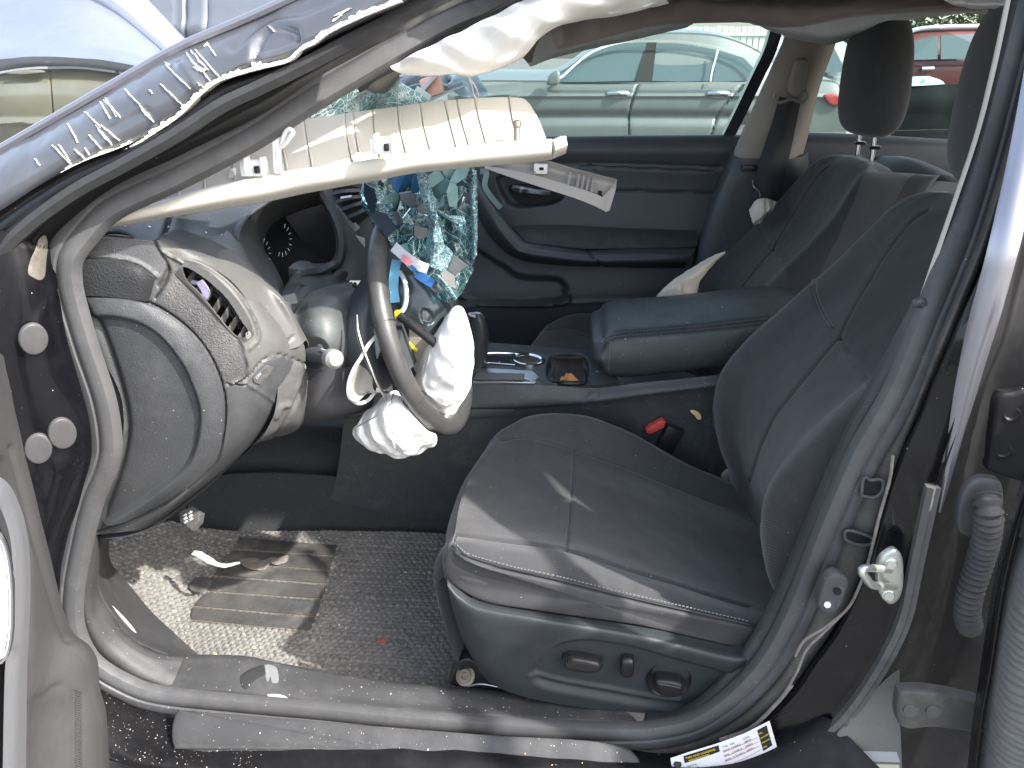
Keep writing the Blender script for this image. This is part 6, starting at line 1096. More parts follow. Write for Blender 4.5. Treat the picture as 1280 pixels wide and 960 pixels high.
# ------------------------------------------------------------------ broken windscreen
def crack_mat(name, tint, scale, width, white, alpha_base, rough=.12, crk=(.62,.74,.74,1)):
    m = bpy.data.materials.new(name); m.use_nodes = True; nt = m.node_tree; nt.nodes.clear(); N = nt.nodes.new; L = nt.links.new
    o = N("ShaderNodeOutputMaterial"); tc = N("ShaderNodeTexCoord")
    nz = N("ShaderNodeTexNoise"); nz.inputs["Scale"].default_value = scale*.35; L(tc.outputs["Object"], nz.inputs["Vector"])
    mx = N("ShaderNodeMix"); mx.data_type = 'VECTOR'; mx.inputs[0].default_value = .035; L(tc.outputs["Object"], mx.inputs[4]); L(nz.outputs["Color"], mx.inputs[5])
    v1 = N("ShaderNodeTexVoronoi"); v1.feature = 'DISTANCE_TO_EDGE'; v1.inputs["Scale"].default_value = scale; L(mx.outputs[1], v1.inputs["Vector"])
    v2 = N("ShaderNodeTexVoronoi"); v2.feature = 'DISTANCE_TO_EDGE'; v2.inputs["Scale"].default_value = scale*3.1; L(mx.outputs[1], v2.inputs["Vector"])
    l1 = N("ShaderNodeMath"); l1.operation = 'LESS_THAN'; l1.inputs[1].default_value = width; L(v1.outputs["Distance"], l1.inputs[0])
    zn = N("ShaderNodeTexNoise"); zn.inputs["Scale"].default_value = scale*.22; L(tc.outputs["Object"], zn.inputs["Vector"])
    zr = N("ShaderNodeMapRange"); zr.inputs[1].default_value = .45; zr.inputs[2].default_value = .65; zr.inputs[3].default_value = 0; zr.inputs[4].default_value = white*.22; L(zn.outputs[0], zr.inputs[0])
    l2 = N("ShaderNodeMath"); l2.operation = 'LESS_THAN'; L(v2.outputs["Distance"], l2.inputs[0]); L(zr.outputs[0], l2.inputs[1])
    mm = N("ShaderNodeMath"); mm.operation = 'MAXIMUM'; L(l1.outputs[0], mm.inputs[0]); L(l2.outputs[0], mm.inputs[1])
    tr = N("ShaderNodeBsdfTransparent"); tr.inputs[0].default_value = (*tint, 1)
    gl = N("ShaderNodeBsdfGlossy"); gl.inputs["Roughness"].default_value = rough; gl.inputs[0].default_value = (.8,.95,.95,1)
    df = N("ShaderNodeBsdfPrincipled"); df.inputs["Base Color"].default_value = (.42,.62,.60,1); df.inputs["Roughness"].default_value = .3
    cr_ = N("ShaderNodeBsdfPrincipled"); cr_.inputs["Base Color"].default_value = crk; cr_.inputs["Roughness"].default_value = .35
    fr = N("ShaderNodeFresnel"); fr.inputs[0].default_value = 1.6
    a = N("ShaderNodeMixShader"); L(fr.outputs[0], a.inputs[0]); L(tr.outputs[0], a.inputs[1]); L(gl.outputs[0], a.inputs[2])
    b = N("ShaderNodeMixShader"); b.inputs[0].default_value = alpha_base; L(a.outputs[0], b.inputs[1]); L(df.outputs[0], b.inputs[2])
    c = N("ShaderNodeMixShader"); L(mm.outputs[0], c.inputs[0]); L(b.outputs[0], c.inputs[1]); L(cr_.outputs[0], c.inputs[2]); L(c.outputs[0], o.inputs[0])
    bp = N("ShaderNodeBump"); bp.inputs["Distance"].default_value = .004; bp.inputs["Strength"].default_value = .8; L(v1.outputs["Distance"], bp.inputs["Height"]); L(bp.outputs[0], gl.inputs["Normal"]); L(bp.outputs[0], cr_.inputs["Normal"])
    return m
CG1 = crack_mat("crazed_green_glass", (.62,.82,.78), 85, .05, 1.0, .35)
CG2 = crack_mat("crumpled_laminated_glass", (.42,.60,.66), 20, .006, .06, .05, .08, (.30,.42,.45,1))
CG3 = crack_mat("shattered_blue_green_glass", (.25,.50,.62), 90, .02, .5, .16, .14, (.34,.50,.56,1))
wsn = thing("shattered_windscreen", "shattered green laminated windscreen caved in above and in front of the steering wheel", "windscreen", (-.4,1.4,.95))
up = loft("crazed_pane", [[(250,190,1.10),(320,148,1.13),(380,118,1.18),(430,104,1.26),(468,98,1.34),(508,94,1.42)],[(230,230,1.14),(310,170,1.17),(380,135,1.22),(440,118,1.3),(476,112,1.38),(500,104,1.45)],[(220,270,1.2),(310,210,1.22),(390,165,1.26),(450,145,1.34),(474,140,1.42),(540,128,1.48)]], CG1, 110, 40, wsn, thick=.004, tdir=(0,-1,0), cuts=[('n',12,.012),('n',40,.004)])
hg = loft("hanging_pane", [
    [(452,180,1.36),(478,175,1.32),(500,178,1.30),(530,170,1.32),(560,170,1.30),(590,172,1.32),(601,175,1.34)],
    [(453,226,1.33),(472,222,1.27),(492,222,1.29),(522,218,1.27),(548,216,1.30),(578,214,1.28),(595,212,1.32)],
    [(452,250,1.32),(470,255,1.25),(488,255,1.28),(515,262,1.25),(545,255,1.28),(575,255,1.26),(596,255,1.31)],
    [(468,280,1.30),(482,288,1.24),(498,290,1.27),(520,298,1.24),(548,290,1.26),(575,290,1.25),(596,290,1.30)],
    [(482,305,1.28),(495,315,1.23),(508,320,1.25),(528,325,1.22),(550,322,1.24),(575,320,1.24),(596,322,1.29)],
    [(505,328,1.27),(516,336,1.22),(526,345,1.24),(540,350,1.22),(556,348,1.22),(572,345,1.24),(590,340,1.28)],
    [(530,350,1.26),(538,358,1.22),(546,366,1.22),(554,374,1.21),(562,378,1.21),(570,374,1.23),(578,362,1.27)]], CG2, 26, 30, wsn, thick=.003, tdir=(0,-1,0))
me = hg.data; L0 = Vector(LOC[hg.name]) if hg.name in LOC else Vector()
nvh = len(me.vertices)//2; rg = random.Random(4); jit = [(rg.uniform(-.010,.010), rg.uniform(-.003,.003), rg.uniform(-.003,.003)) for _ in range(nvh)]
for i,v in enumerate(me.vertices):
    w = v.co+Vector(LOC[wsn.name]); j = jit[i % nvh]; q = (round(w.x*22), round(w.z*18)); rr_ = random.Random(q[0]*131+q[1]*17); k = rr_.uniform(-1,1)
    v.co.y += j[0]*.45+.010*k*((w.x*22-q[0])+(w.z*18-q[1])*rr_.choice((-1,1))); v.co.x += j[1]; v.co.z += j[2]
me.polygons.foreach_set("use_smooth", [False]*len(me.polygons)); me.update()
for nm, rws, m_, am in (("crushed_fold", [[(454,220,1.31),(470,214,1.27),(486,220,1.29)],[(455,240,1.30),(468,243,1.25),(488,243,1.27)],[(468,272,1.28),(478,272,1.24),(494,268,1.26)],[(480,300,1.27),(487,300,1.23),(498,295,1.25)],[(487,309,1.27),(491,309,1.24),(497,306,1.26)]], CG3, .006),
        ("crushed_fold", [[(520,216,1.24),(528,214,1.23),(536,220,1.24)],[(528,250,1.22),(536,250,1.21),(544,255,1.22)],[(536,278,1.22),(544,280,1.20),(552,290,1.22)],[(532,310,1.22),(542,314,1.20),(556,320,1.22)],[(530,332,1.22),(540,334,1.20),(552,338,1.22)]], CG3, .006),
        ("crushed_fold", [[(540,258,1.23),(545,262,1.22),(550,268,1.23)],[(560,268,1.22),(565,272,1.21),(568,278,1.22)],[(580,270,1.22),(582,276,1.21),(582,282,1.22)]], CG3, .004),
        ("crushed_fold", [[(540,345,1.20),(545,342,1.19),(550,345,1.20)],[(552,358,1.20),(557,355,1.19),(562,358,1.20)],[(562,374,1.20),(567,370,1.19),(572,374,1.20)]], CG3, .004),
        ("crushed_fold", [[(586,212,1.28),(591,212,1.27),(596,213,1.28)],[(586,250,1.27),(592,250,1.26),(597,250,1.27)],[(590,290,1.27),(594,290,1.26),(597,290,1.27)],[(588,325,1.27),(592,325,1.26),(596,318,1.27)]], CG3, .004)):
    of_ = crumple(nm, rws, m_, 9, 26, wsn, amp=am, sc=60, amp2=.004, sc2=130, seed=int(am*2000)+len(rws)); of_.data.polygons.foreach_set('use_smooth', [False]*len(of_.data.polygons)); of_.data.update()
def shard(pl, Y, m, nm="shard", dy=0.0):
    return G(nm, *quadplate([P(x,y,Y=Y+dy*(i%2)) for i,(x,y) in enumerate(pl)], .002), m, wsn, smooth=False)
SG = mat("grey_reflecting_shard", (.16,.155,.15), .25, coat=.6, dust=.4, dscale=40); SB = mat("navy_shard", (.02,.035,.06), .15, coat=.8); ST = mat("teal_shard", (.20,.34,.34), .2, coat=.8); SP = mat("purple_grey_shard", (.12,.13,.17), .3, coat=.6, bump=.8, bscale=120)
OUT = np.array([(455,224),(476,218),(510,212),(560,206),(597,204),(597,260),(597,318),(590,342),(577,366),(566,382),(556,380),(540,362),(520,345),(500,322),(486,304),(474,284),(462,262),(454,244)],float)
VT = [m_ for m_ in (SG, SB, ST, SP)]
CLG = crack_mat("clear_green_shard_glass", (.50,.70,.70), 22, .004, .05, .04, .05, (.4,.5,.5,1)); CLD = crack_mat("smoky_shard_glass", (.30,.40,.46), 40, .006, .12, .05, .10, (.3,.4,.45,1))
rs_ = random.Random(21); seeds = [(548,240),(566,247),(512,250),(505,262),(500,300),(574,300),(570,335),(562,350),(520,232),(486,280),(540,224),(585,232)]
while len(seeds) < 52:
    q = (rs_.uniform(452,600), rs_.uniform(204,384))
    if inpoly(np.array([q]), OUT)[0] and min(math.hypot(q[0]-a, q[1]-b) for a,b in seeds) > 9.5: seeds.append(q)
def cx_skip(q): return (q[0] > 562 and 258 < q[1] < 318) or (q[0] > 582) or (q[0] > 545 and q[1] > 372)
def clip(poly, mid, nn):
    out = []; k = len(poly)
    for a in range(k):
        p, q = np.array(poly[a]), np.array(poly[(a+1)%k]); dp, dq = (p-mid)@nn, (q-mid)@nn
        if dp <= 0: out.append(tuple(p))
        if (dp < 0) != (dq < 0): out.append(tuple(p+(q-p)*(dp/(dp-dq))))
    return out
Vh = GEO[hg.name][0]
for n_, sd_ in enumerate(seeds):
    poly = [tuple(q) for q in OUT]; c = np.array(sd_)
    for o2 in seeds:
        if o2 is sd_: continue
        d = (np.array(o2)-c)*np.array([1.0,.75]); m2 = (np.array(o2)+c)/2
        poly = clip(poly, m2, d/np.linalg.norm(d))
        if len(poly) < 3: break
    if len(poly) < 3: continue
    if cx_skip(sd_): continue
    cc = np.mean(poly,0); poly = [tuple(cc+(np.array(q)-cc)*.955) for q in poly]
    c3 = surf(hg, *cc, 0.002); tx, ty = rs_.gauss(0,.28), rs_.gauss(0,.22)
    q3 = [P(x,y,Y=c3[1]-.013+(x-cc[0])*.0014*tx*1.6+(y-cc[1])*.0014*ty*1.6) for x,y in poly]
    x, y = cc; r_ = rs_.random()
    if x < 480: m2 = CG3 if r_ < .6 else (SB if r_ < .8 else CLD)
    elif 535 < x < 558 and 250 < y < 330: m2 = CG3 if r_ < .65 else CLG
    elif 490 < x < 532 and 232 < y < 285: m2 = SP if r_ < .6 else CLD
    elif y > 318 and x > 553: m2 = SG if r_ < .7 else CLG
    elif x > 530 and y < 262: m2 = ST if r_ < .40 else (CLG if r_ < .75 else SB)
    elif y < 236: m2 = MATS.get("blue_shade_band") or mat("blue_shade_band",(.03,.14,.30),.3,coat=.5)
    else: m2 = (CLG, CLD, SB, ST, SG, CLD)[int(r_*6)]
    V, F = quadplate(q3, .0025); G("shard", V, F, m2, wsn, smooth=False)
sti = sweep("windscreen_sticker", [(492,308,1.20),(502,317,1.195),(514,326,1.19),(526,333,1.195),(535,336,1.2)], [(-.0085,-.0006),(.0085,-.0006),(.0085,.0006),(-.0085,.0006)], mat('scuffed_sticker',(.45,.46,.50),.4,dust=.5,dscale=120,dcol=(.2,.3,.4)), wsn, n=30)
sweep("sticker_band", [(503,322,1.192),(509,326,1.188),(513,330,1.19)], [(-.006,-.0006),(.006,-.0006),(.006,.0009),(-.006,.0009)], mat("pink_print",(.65,.25,.30),.5), sti)
sweep("sticker_band", [(520,341,1.20),(530,348,1.195),(542,355,1.195)], [(-.0075,-.0006),(.0075,-.0006),(.0075,.0009),(-.0075,.0009)], mat("deep_blue_print",(.03,.12,.32),.4), sti)
sweep("sticker_band", [(510,330,1.192),(520,338,1.188)], [(-.003,-.0006),(.003,-.0006),(.003,.0012),(-.003,.0012)], MATS["deep_blue_print"], sti)
# ------------------------------------------------------------------ loose trims hanging in the opening
bt1 = thing("trim_panel", "long cream pillar trim torn off and hanging with its ribbed inside showing", "trim panel", tuple(P(420,240,Y=1.05)))
_lx = [(128,272,286,.965),(160,262,281,.975),(200,253,274,.985),(263,235,263,1.0),(342,218,250,1.02),(403,209,238,1.03),(458,201,228,1.04),(519,191,217,1.05),(581,184,210,1.06),(631,178,206,1.068),(690,175,199,1.075)]
lowA = [(x,b,Y+.006) for x,t,b,Y in _lx]; lowB = [(x,t*.35+b*.65,Y-.010) for x,t,b,Y in _lx]; lowC = [(x,t+1,Y-.008) for x,t,b,Y in _lx]; lowD = [(x,t-1,Y+.012) for x,t,b,Y in _lx]
lowE = [(x,t+3,Y+.03) for x,t,b,Y in _lx]
loft("rolled_lip", [lowA, lowB, lowC, lowD, lowE], BEIGE, 130, 24, bt1, thick=.002, tdir=(0,-1,0), cuts=[('n',18,.0012)])
inA = [(150,264,1.0),(200,252,1.012),(263,234,1.025),(342,217,1.04),(403,208,1.05),(458,200,1.06),(519,190,1.07),(581,183,1.08),(631,178,1.088),(684,176,1.095)]
inB = [(160,250,1.04),(205,230,1.05),(268,205,1.06),(342,188,1.07),(403,178,1.08),(458,169,1.09),(519,160,1.10),(581,153,1.11),(628,150,1.118),(674,150,1.125)]
inC = [(175,240,1.07),(212,210,1.08),(275,178,1.09),(342,160,1.10),(375,151,1.105),(450,139,1.12),(510,131,1.13),(562,125,1.14),(620,121,1.148),(652,122,1.152),(663,130,1.155)]
RIBX = (196,214,230,262,299,316,364,395,446,458,482,512,543,574,592,612,655)
def ribpx(x):
    t = min(.995,max(.01,(x-150)/536.0)); i = int(t*200); return [proj(cr(pts3(q),201)[i][None,:])[0] for q in (inA,inB,inC)]
loft("trim_shell", [inA, inB, inC], BEIGE, 400, 50, bt1, thick=.0022, tdir=(0,-1,0), cuts=[('n',18,.0015)]+[('l',[tuple(q+np.array([-1.6,0])) for q in ribpx(x)],1.3,.0018) for x in RIBX])
def ribat(t, nm="rib", m_=BEIGE, h=.006, w=.0008):
    a = cr(pts3(inA), 201)[int(t*200)]; b = cr(pts3(inB), 201)[int(t*200)]; c = cr(pts3(inC), 201)[int(t*200)]
    d = np.array([0,-h,-.0]); L = cr([a,b,c], 8); X = np.array([w,0,0]); V, F = [], []
    for i,p in enumerate(L):
        hh = d*(1-.55*i/7); V += [p-X, p+X, p+X+hh, p-X+hh]
        if i:
            q = 4*(i-1)
            for k in range(4): F.append((q+k, q+(k+1)%4, q+4+(k+1)%4, q+4+k))
    F += [(3,2,1,0), (28,29,30,31)]
    return G(nm, V, F, m_, bt1, smooth=False)
for x in RIBX:
    ribat(min(.995,max(0.01,(x-150)/(686-150)*1.0)))
for cx, cy_ in ((318,214),(480,186)):
    cb = box("clip_housing", P(cx,cy_-4,Y=1.015), (.032,.02,.020), WHITEP, bt1, bev=.003)
    box("clip_slot", P(cx+3,cy_-2,Y=1.003), (.006,.006,.009), VOID, cb, bev=.001); box("clip_wall", P(cx-9,cy_-8,Y=1.01), (.003,.018,.022), WHITEP, cb, bev=.001); box("clip_wall", P(cx+12,cy_-7,Y=1.01), (.003,.018,.022), WHITEP, cb, bev=.001)
for x,y,h_ in ((208,240,.018),(216,246,.012),(290,224,.010),(446,205,.010)):
    a = P(x,y-3,Y=1.035); V = [a+np.array(q) for q in ((-.006,0,-.004),(.006,0,-.004),(.0015,0,h_),(-.0015,0,h_),(-.006,.02,-.004),(.006,.02,-.004),(.0015,.02,h_),(-.0015,.02,h_))]
    G("gusset", V, [(0,1,2,3),(7,6,5,4),(0,4,5,1),(1,5,6,2),(2,6,7,3),(3,7,4,0)], WHITEP, bt1, smooth=False)
tl_ = sweep("tether_clip", [(343,148,1.03),(345,165,1.015),(346,185,1.01),(347,205,1.01),(349,216,1.01)], [(-.0048,-.002),(.0048,-.002),(.0048,.002),(-.0048,.002)], WHITEP, bt1, n=30)
tube("tether_fork", [(350,146,1.03),(352,160,1.02),(348,178,1.012),(347,195,1.008)], .003, WHITEP, tl_, n=20)
sweep("tether_loop", [(350,184,1.01),(356,180,1.008),(362,172,1.005),(366,166,1.005),(363,162,1.005),(358,164,1.006),(354,172,1.008),(352,180,1.01)], circ(.0032,10), WHITEP, tl_, closed=True, n=60)
ms = lathe("metal_clip", P(646,176,Y=1.07), (0,0.2,1), [(.0045,0),(.0045,.016),(.006,.018),(.006,.024),(.003,.027)], mat("bronze_clip",(.28,.24,.20),.35,metal=.7), bt1, seg=12)
dome("end_cap", [(687,176,1.067),(693,176,1.062),(695,187,1.06),(693,198,1.07),(687,199,1.08)], BEIGE, bt1, h=.001, thick=.02, smoothout=False)
bt2 = thing("trim_panel", "short grey beige trim piece hanging below the cream one against the far door", "trim panel", tuple(P(690,230,Y=1.5)))
aT = [(608,206,1.50),(640,198,1.50),(680,200,1.50),(720,211,1.50),(771,224,1.50)]; aM = [(612,208,1.47),(640,213,1.46),(680,220,1.46),(720,232,1.46),(768,240,1.48)]
loft("shell", [aT, [(610,207,1.52),(640,207,1.51),(680,211,1.51),(720,222,1.51),(770,232,1.51)], [(612,209,1.50),(640,215,1.48),(680,222,1.48),(720,233,1.48),(766,248,1.49)]], BEIGE2, 60, 20, bt2, thick=.002, tdir=(0,-1,0))
loft("front_lip", [[(606,207,1.47),(640,213,1.46),(680,222,1.46),(720,234,1.46),(752,246,1.465),(760,262,1.47)],[(606,210,1.46),(640,222,1.45),(680,235,1.45),(720,248,1.45),(745,258,1.455),(758,265,1.46)]], BEIGE2, 60, 10, bt2, thick=.0025, tdir=(0,-1,0))
plate("end_wall", [(771,224,1.50),(770,236,1.48),(762,263,1.46),(758,264,1.46),(752,247,1.465),(764,235,1.48)], BEIGE2, bt2, .003)
for x in (669,711,722,728,734,740):
    V, F = quadplate([Q((x,203+(x-669)*.27,1.50)),Q((x+1.3,203+(x-669)*.27,1.495)),Q((x-2,219+(x-669)*.30,1.468)),Q((x-3.3,219+(x-669)*.30,1.473))], .004); G("rib", V, F, BEIGE2, bt2, smooth=False)
hb2 = box("clip_housing", P(676,211,Y=1.485), (.025,.015,.018), WHITEP, bt2, bev=.002); box("clip_slot", P(677,211,Y=1.476), (.008,.004,.005), VOID, hb2, bev=.001)
dome("square_hole", [(748,238,1.484),(753,239,1.484),(752,245,1.482),(747,243,1.482)], VOID, bt2, h=.0004, thick=.0004, smoothout=False)
# torn side airbag cloth beside the passenger seat
sbag = crumple("side_airbag", [[(816,388,1.98),(815,378,1.95),(830,360,1.93),(850,344,1.93),(872,330,1.95),(890,320,1.97),(906,314,1.98)],[(842,390,1.94),(840,374,1.91),(852,358,1.90),(866,345,1.90),(880,334,1.92),(893,324,1.95),(906,315,1.98)],[(866,388,1.94),(868,374,1.91),(870,362,1.92),(874,350,1.93),(882,340,1.94),(895,326,1.97),(906,316,1.98)],[(871,388,1.97),(871,370,1.96),(873,355,1.97),(878,346,1.97),(887,335,1.97),(897,325,1.99),(906,317,2.0)]], BAG2, 70, 50, car, amp=.006, sc=40, amp2=.002, sc2=110, seed=9, label="stained cream side airbag rag poking up behind the armrest")
crumple("side_airbag", [[(936,262,2.19),(945,250,2.17),(958,248,2.17),(970,252,2.18)],[(940,278,2.17),(950,268,2.15),(960,262,2.15),(966,262,2.16)],[(943,282,2.18),(950,278,2.17),(958,268,2.17),(962,266,2.18)]], BAG2, 30, 24, car, amp=.006, sc=50, seed=1, label="small white rag at the foot of the far belt")
# ------------------------------------------------------------------ near door, open at the left
nd = loft("open_door", [
    [(-140,440,.42),(-40,440,.60),(-6,440,.74),(4,445,.80),(-2,450,.83)],
    [(-140,560,.40),(-30,560,.58),(8,560,.70),(29,562,.77),(26,566,.82)],
    [(-140,640,.40),(-20,640,.56),(20,640,.68),(48,642,.76),(45,645,.82)],
    [(-140,700,.40),(-10,700,.56),(35,700,.67),(63,702,.75),(60,704,.82)],
    [(-140,770,.40),(0,770,.55),(50,770,.65),(83,780,.73),(88,790,.80)],
    [(-140,820,.40),(0,820,.54),(60,815,.64),(112,812,.70),(120,824,.78)],
    [(-140,860,.40),(0,860,.54),(60,860,.63),(118,856,.69),(125,864,.77)],
    [(-140,900,.40),(0,900,.54),(60,900,.63),(126,900,.69),(134,902,.77)],
    [(-140,990,.40),(0,990,.54),(60,990,.62),(128,990,.68),(138,992,.77)]], mat("warm_grey_door_plastic",(.044,.044,.046),.55,bump=.35,bscale=520,btype='leather',dust=.35,dscale=18,dcol=(.14,.135,.13),bdist=.0006), 150, 200, car, thick=.006, tdir=(0,-1,0), label="grained grey inner panel of the open front door",
    cuts=[('l',[(15,560),(36,640),(52,700),(80,790),(86,800)],4,.004),('l',[(0,580),(25,650),(36,720),(34,800),(30,900),(30,990)],6,.008),('p',[(40,895),(60,862),(78,850),(84,870),(86,990),(86,1100),(40,1100)],6,.004),('p',[(93,858),(103,858),(106,900),(106,1100),(96,1100)],2.5,.0015),('n',12,.002)])
for i in range(46):
    y = 862+2.9*i; tube("rib", [surf(nd,94,y,.0006),surf(nd,103,y+3.5,.0006)], .0009, MATS["warm_grey_door_plastic"], nd, n=2, seg=5, raw=True)
loft("door_silver_trim", [[(-60,600,.47),(-10,612,.50),(8,640,.52),(18,680,.53),(20,740,.53),(18,800,.53),(10,830,.53),(6,990,.53)],[(-60,590,.49),(-4,602,.52),(18,634,.54),(29,680,.55),(31,740,.55),(29,800,.55),(24,840,.55),(20,990,.55)],[(-60,585,.53),(0,596,.56),(24,630,.58),(36,680,.59),(38,740,.59),(36,800,.59),(34,840,.59),(32,990,.59)]], mat("silver_grey_door_plastic",(.20,.205,.22),.42,metal=.3,bump=.2,bscale=520,dust=.2,dscale=20), 90, 24, nd, thick=.004, tdir=(0,-1,0))
dome("glaring_door_pull", [(-60,655,.475),(-12,665,.485),(2,682,.492),(10,720,.495),(11,780,.495),(6,812,.492),(-2,824,.488),(-60,835,.475)], mat("sun_glare_white",(.85,.85,.85),.3,coat=.5), nd, h=.006, edge=.15, thick=.01)  # white colour stands in for the overexposed sun on the pull
sweep("pull_rim", [(-30,655,.478),(-8,662,.484),(6,680,.49),(14,720,.493),(15,780,.493),(10,814,.49),(0,828,.486)], circ(.0022,8), CHROME, nd, n=50)
# ------------------------------------------------------------------ floor mat with looped pile
MATC = mat("sandy_loop_pile", (.14,.136,.128), .95, bump=.5, bscale=700, var=.5, vscale=120, dust=.8, dscale=22, dcol=(.32,.30,.265), speck=.3)
MX0, MX1, MY0, MY1 = -1.12, -.10, .99, 1.585
def mz(x, y):
    z = .188 + .004*pnoise(Vector((x*6,y*6,0)))
    if x < -.80: z += .55*(-.80-x)**1.25
    z += .10*max(0,(y-1.50))**1.2
    return z
nx, ny = 640, 380; xs_ = np.linspace(MX0,MX1,nx); ys_ = np.linspace(MY0,MY1,ny)
V = []; step_x, step_y = .0145, .0105
for yv in ys_:
    for xv in xs_:
        r_ = int(yv/step_y); ph_ = xv/step_x+.5*(r_ % 2)+.12*math.sin(r_*12.9898); a = abs(math.sin(math.pi*ph_)); b = abs(math.sin(math.pi*yv/step_y))
        h = .0062*(a**.6)*(b**.5)*(.75+.25*math.sin(r_*78.2+int(ph_)*37.7))
        V.append((xv, yv, mz(xv,yv)+h))
V = np.array(V); V[:,2] += np.random.normal(0,.0003,len(V))
F = gridf(nx, ny); cen = proj(V[[f[0] for f in F]])
matp = cr(np.array([(123,688.),(160,668),(208,652),(238,658),(300,664),(420,664),(560,668),(700,690),(760,760),(700,900),(540,905),(400,850),(300,842),(228,815),(200,792),(160,742)]), 200, True)
k = inpoly(cen, matp); F = [f for f,q in zip(F,k) if q]
used = np.unique(np.array(F)); remap = -np.ones(len(V), int); remap[used] = np.arange(len(used)); F = [tuple(int(remap[i]) for i in f) for f in F]; V = V[used]
fm = thing("floor_mat", "sandy looped pile floor mat with a worn rubber heel pad in the driver's footwell", "floor mat", (-.5,1.3,.17))
pile = G("pile", V, F, MATC, fm)
GEO[pile.name] = (V, F[::7])
def mp(x, y, dz=0):      # a point of the picture dropped on to the mat
    p = P(x,y,Z=.19)
    for _ in range(12): p = P(x,y,Z=mz(p[0],p[1])+dz)
    return p
tube("bound_edge", [mp(x,y,.004) for x,y in [(122,690),(162,744),(202,794),(229,816)]], .006, mat("sandy_binding",(.20,.18,.15),.9,dust=.5,dscale=30,bump=.5,bscale=300), fm, raw=True, n=40)
PADM = mat("worn_rubber_pad", (.035,.034,.033), .36, dust=1.2, dscale=16, dcol=(.20,.19,.175), speck=.35, rvar=.15, bump=.3, bscale=200)
hpad = None
PADROWS = [((300,672),(421,682),(418,694),(293,686)),((292,688),(417,697),(412,712),(276,702)),((274,705),(411,715),(408,729),(268,719)),((262,722),(407,732),(402,748),(258,738)),((256,741),(401,751),(394,770),(242,757)),((240,760),(393,773),(386,788),(238,774))]
for q in PADROWS:
    a,b,c,d = q; ol = [mp(a[0]+(b[0]-a[0])*i/6,a[1]+(b[1]-a[1])*i/6,.006) for i in range(7)]+[mp(c[0]+(d[0]-c[0])*i/6,c[1]+(d[1]-c[1])*i/6,.006) for i in range(7)]
    dome("heel_pad_strip", ol, PADM, fm, raw=True, h=.0022, edge=.14, thick=.006, smoothout=False, n=(0,0,1), seg=14)
    stitches("pad_stitching", [mp(d[0]+(c[0]-d[0])*i/6,d[1]+(c[1]-d[1])*i/6+1,.008) for i in range(7)], mat("sand_thread",(.26,.22,.17),.9), fm, raw=True, step=.0045, r=.0006, off=(0,0,0))
ret = dome("retaining_hook", [mp(x,y,.009) for x,y in [(236,735),(243,724),(252,721),(264,724),(262,733),(254,742)]], mat("dusty_hook_plastic",(.05,.05,.05),.5,dust=.6,dscale=60), fm, raw=True, h=.003, thick=.005, n=(0,0,1))
dome("mud_flake", [mp(x,y,.012) for x,y in [(300,699),(318,697),(328,701),(340,696),(352,698),(360,694),(358,702),(345,706),(338,704),(330,712),(318,712),(305,708)]], DIRT, fm, raw=True, h=.0012, thick=.0006, n=(0,0,1))
pst = crumple("paper_strip", [[tuple(0 for _ in range(3))]*2]*2 if False else [[(243,688,1.30),(252,690,1.29),(265,698,1.27),(280,705,1.25),(300,702,1.25)],[(240,692,1.29),(250,697,1.28),(262,704,1.26),(280,709,1.245),(300,704,1.25)]], mat("white_paper_tape",(.78,.76,.72),.8), 30, 6, None, amp=.001, sc=60, label="curled white paper strip lying across the top of the mat", cat="paper strip")
# carpet beyond and sill bright strip by the mat
dome("sill_scuff", [(126,746,1.03),(140,758,1.03),(158,776,1.03),(170,792,1.03),(166,795,1.03),(150,782,1.03),(134,766,1.03),(125,752,1.03)], mat("worn_bright_plastic",(.30,.29,.28),.35,coat=.4), kt, h=.002, thick=.002)
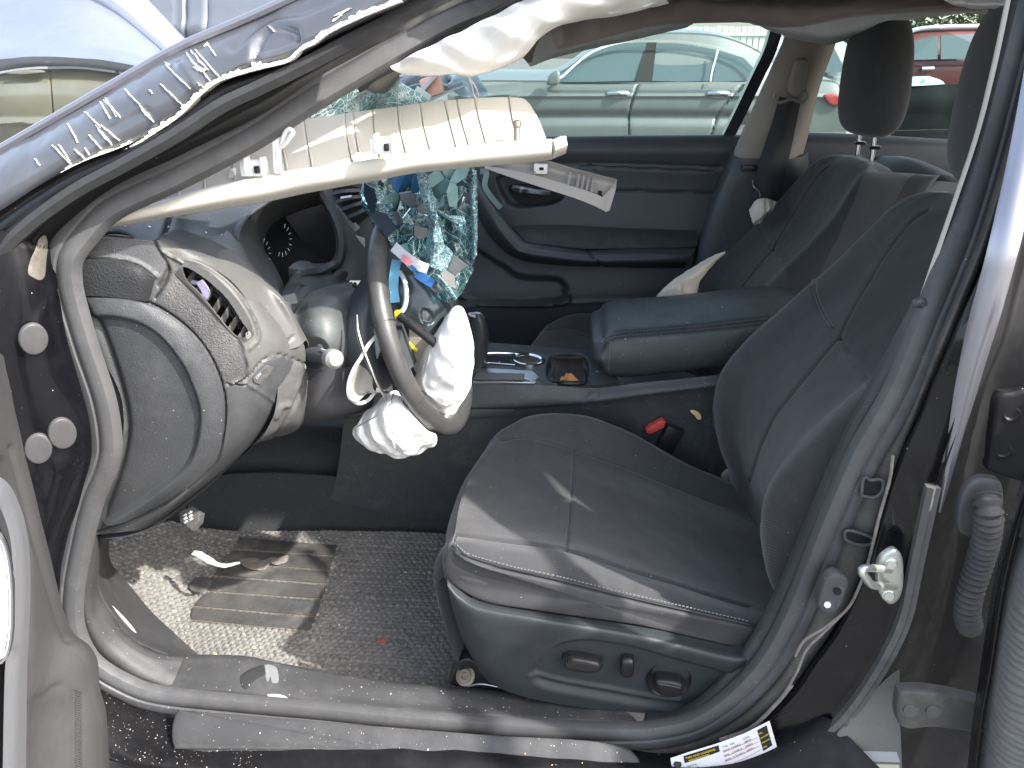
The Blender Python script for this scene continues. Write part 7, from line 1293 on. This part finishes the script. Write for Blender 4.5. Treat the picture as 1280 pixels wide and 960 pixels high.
# small loose things
yc = dome("foam_crumb", [(863,514,1.572),(868,513,1.572),(875,517,1.572),(877,523,1.572),(872,524,1.572),(868,519,1.572)], mat("yellow_foam",(.75,.60,.25),.9), None, h=.004, thick=.003, label="yellow foam crumb stuck on the console side above the red buckle", cat="crumb")
lf = crumple("dry_leaf", [[(702,473,1.628),(708,468,1.628),(714,466,1.632)],[(706,477,1.62),(712,474,1.618),(722,474,1.62)],[(710,479,1.612),(716,478,1.612),(724,477,1.615)]], mat("orange_brown_leaf",(.45,.22,.08),.8), 12, 12, None, amp=.004, sc=80, label="dry orange brown leaf in the square console tray", cat="leaf")
for i,(x,y,dx) in enumerate(((700,474,3),(706,470,2))):
    dome("dry_leaf", [(x,y,1.622),(x+dx,y-4,1.622),(x+dx+2,y-1,1.622),(x+1,y+2,1.618)], MATS["orange_brown_leaf"], None, h=.002, thick=.001, label=("darker curled leaf scrap at the tray's near edge","upright thin leaf scrap beside the tray's orange leaf")[i], cat="leaf")
for nm,(x,y),Yd,mm_,lab in (("leaf_scrap",(478,800),None,"rusty_red_scrap","rusty red scrap on the dark right part of the floor mat"),):
    dome(nm, [mp(x-7,y+2,.006),mp(x-2,y-2,.006),mp(x+6,y-1,.006),mp(x+4,y+2,.006),mp(x-3,y+3,.006)], mat("rusty_red_scrap",(.45,.12,.06),.8), None, raw=True, h=.001, thick=.001, n=(0,0,1), label=lab, cat="scrap")
# crumbs
PALE = mat("pale_crumbs", (.50,.46,.38), .8); GLB = mat("glass_crumbs", (.62,.72,.70), .2, coat=.8); TAN = mat("golden_chaff", (.62,.42,.14), .8)
scatter("crumbs", [pile], 900, PALE, (.0007,.0020), seed=1, parent=fm)
scatter("straw_bits", [pile], 130, mat("straw_pieces",(.42,.34,.22),.9), (.0015,.0040), seed=2, parent=fm, flat=.2)
scatter("carpet_crumbs", [cpt, cw], 700, PALE, (.0007,.0020), seed=3, parent=cpt)
scatter("sill_crumbs", [st_, kt, sp], 300, PALE, (.0004,.0011), seed=4, parent=st_)
scatter("chaff", [sp, sk0], 60, TAN, (.0010,.0020), seed=5, parent=sp, filt=lambda c: c[0] > .0)
scatter("sill_grit", [sk0], 420, mat("dull_grit",(.30,.27,.23),.9), (.0004,.0013), seed=6, parent=sk0, filt=lambda c: c[0] < -.45)
scatter("glass_crumbs", [dt, ct], 160, GLB, (.0008,.0020), seed=7, parent=dt)
scatter("armrest_grit", [ar], 60, PALE, (.0007,.0016), seed=8, parent=ar)
scatter("seat_lint", [seat], 46, mat("pale_lint",(.42,.40,.38),.95), (.0006,.0013), seed=9, parent=seat)
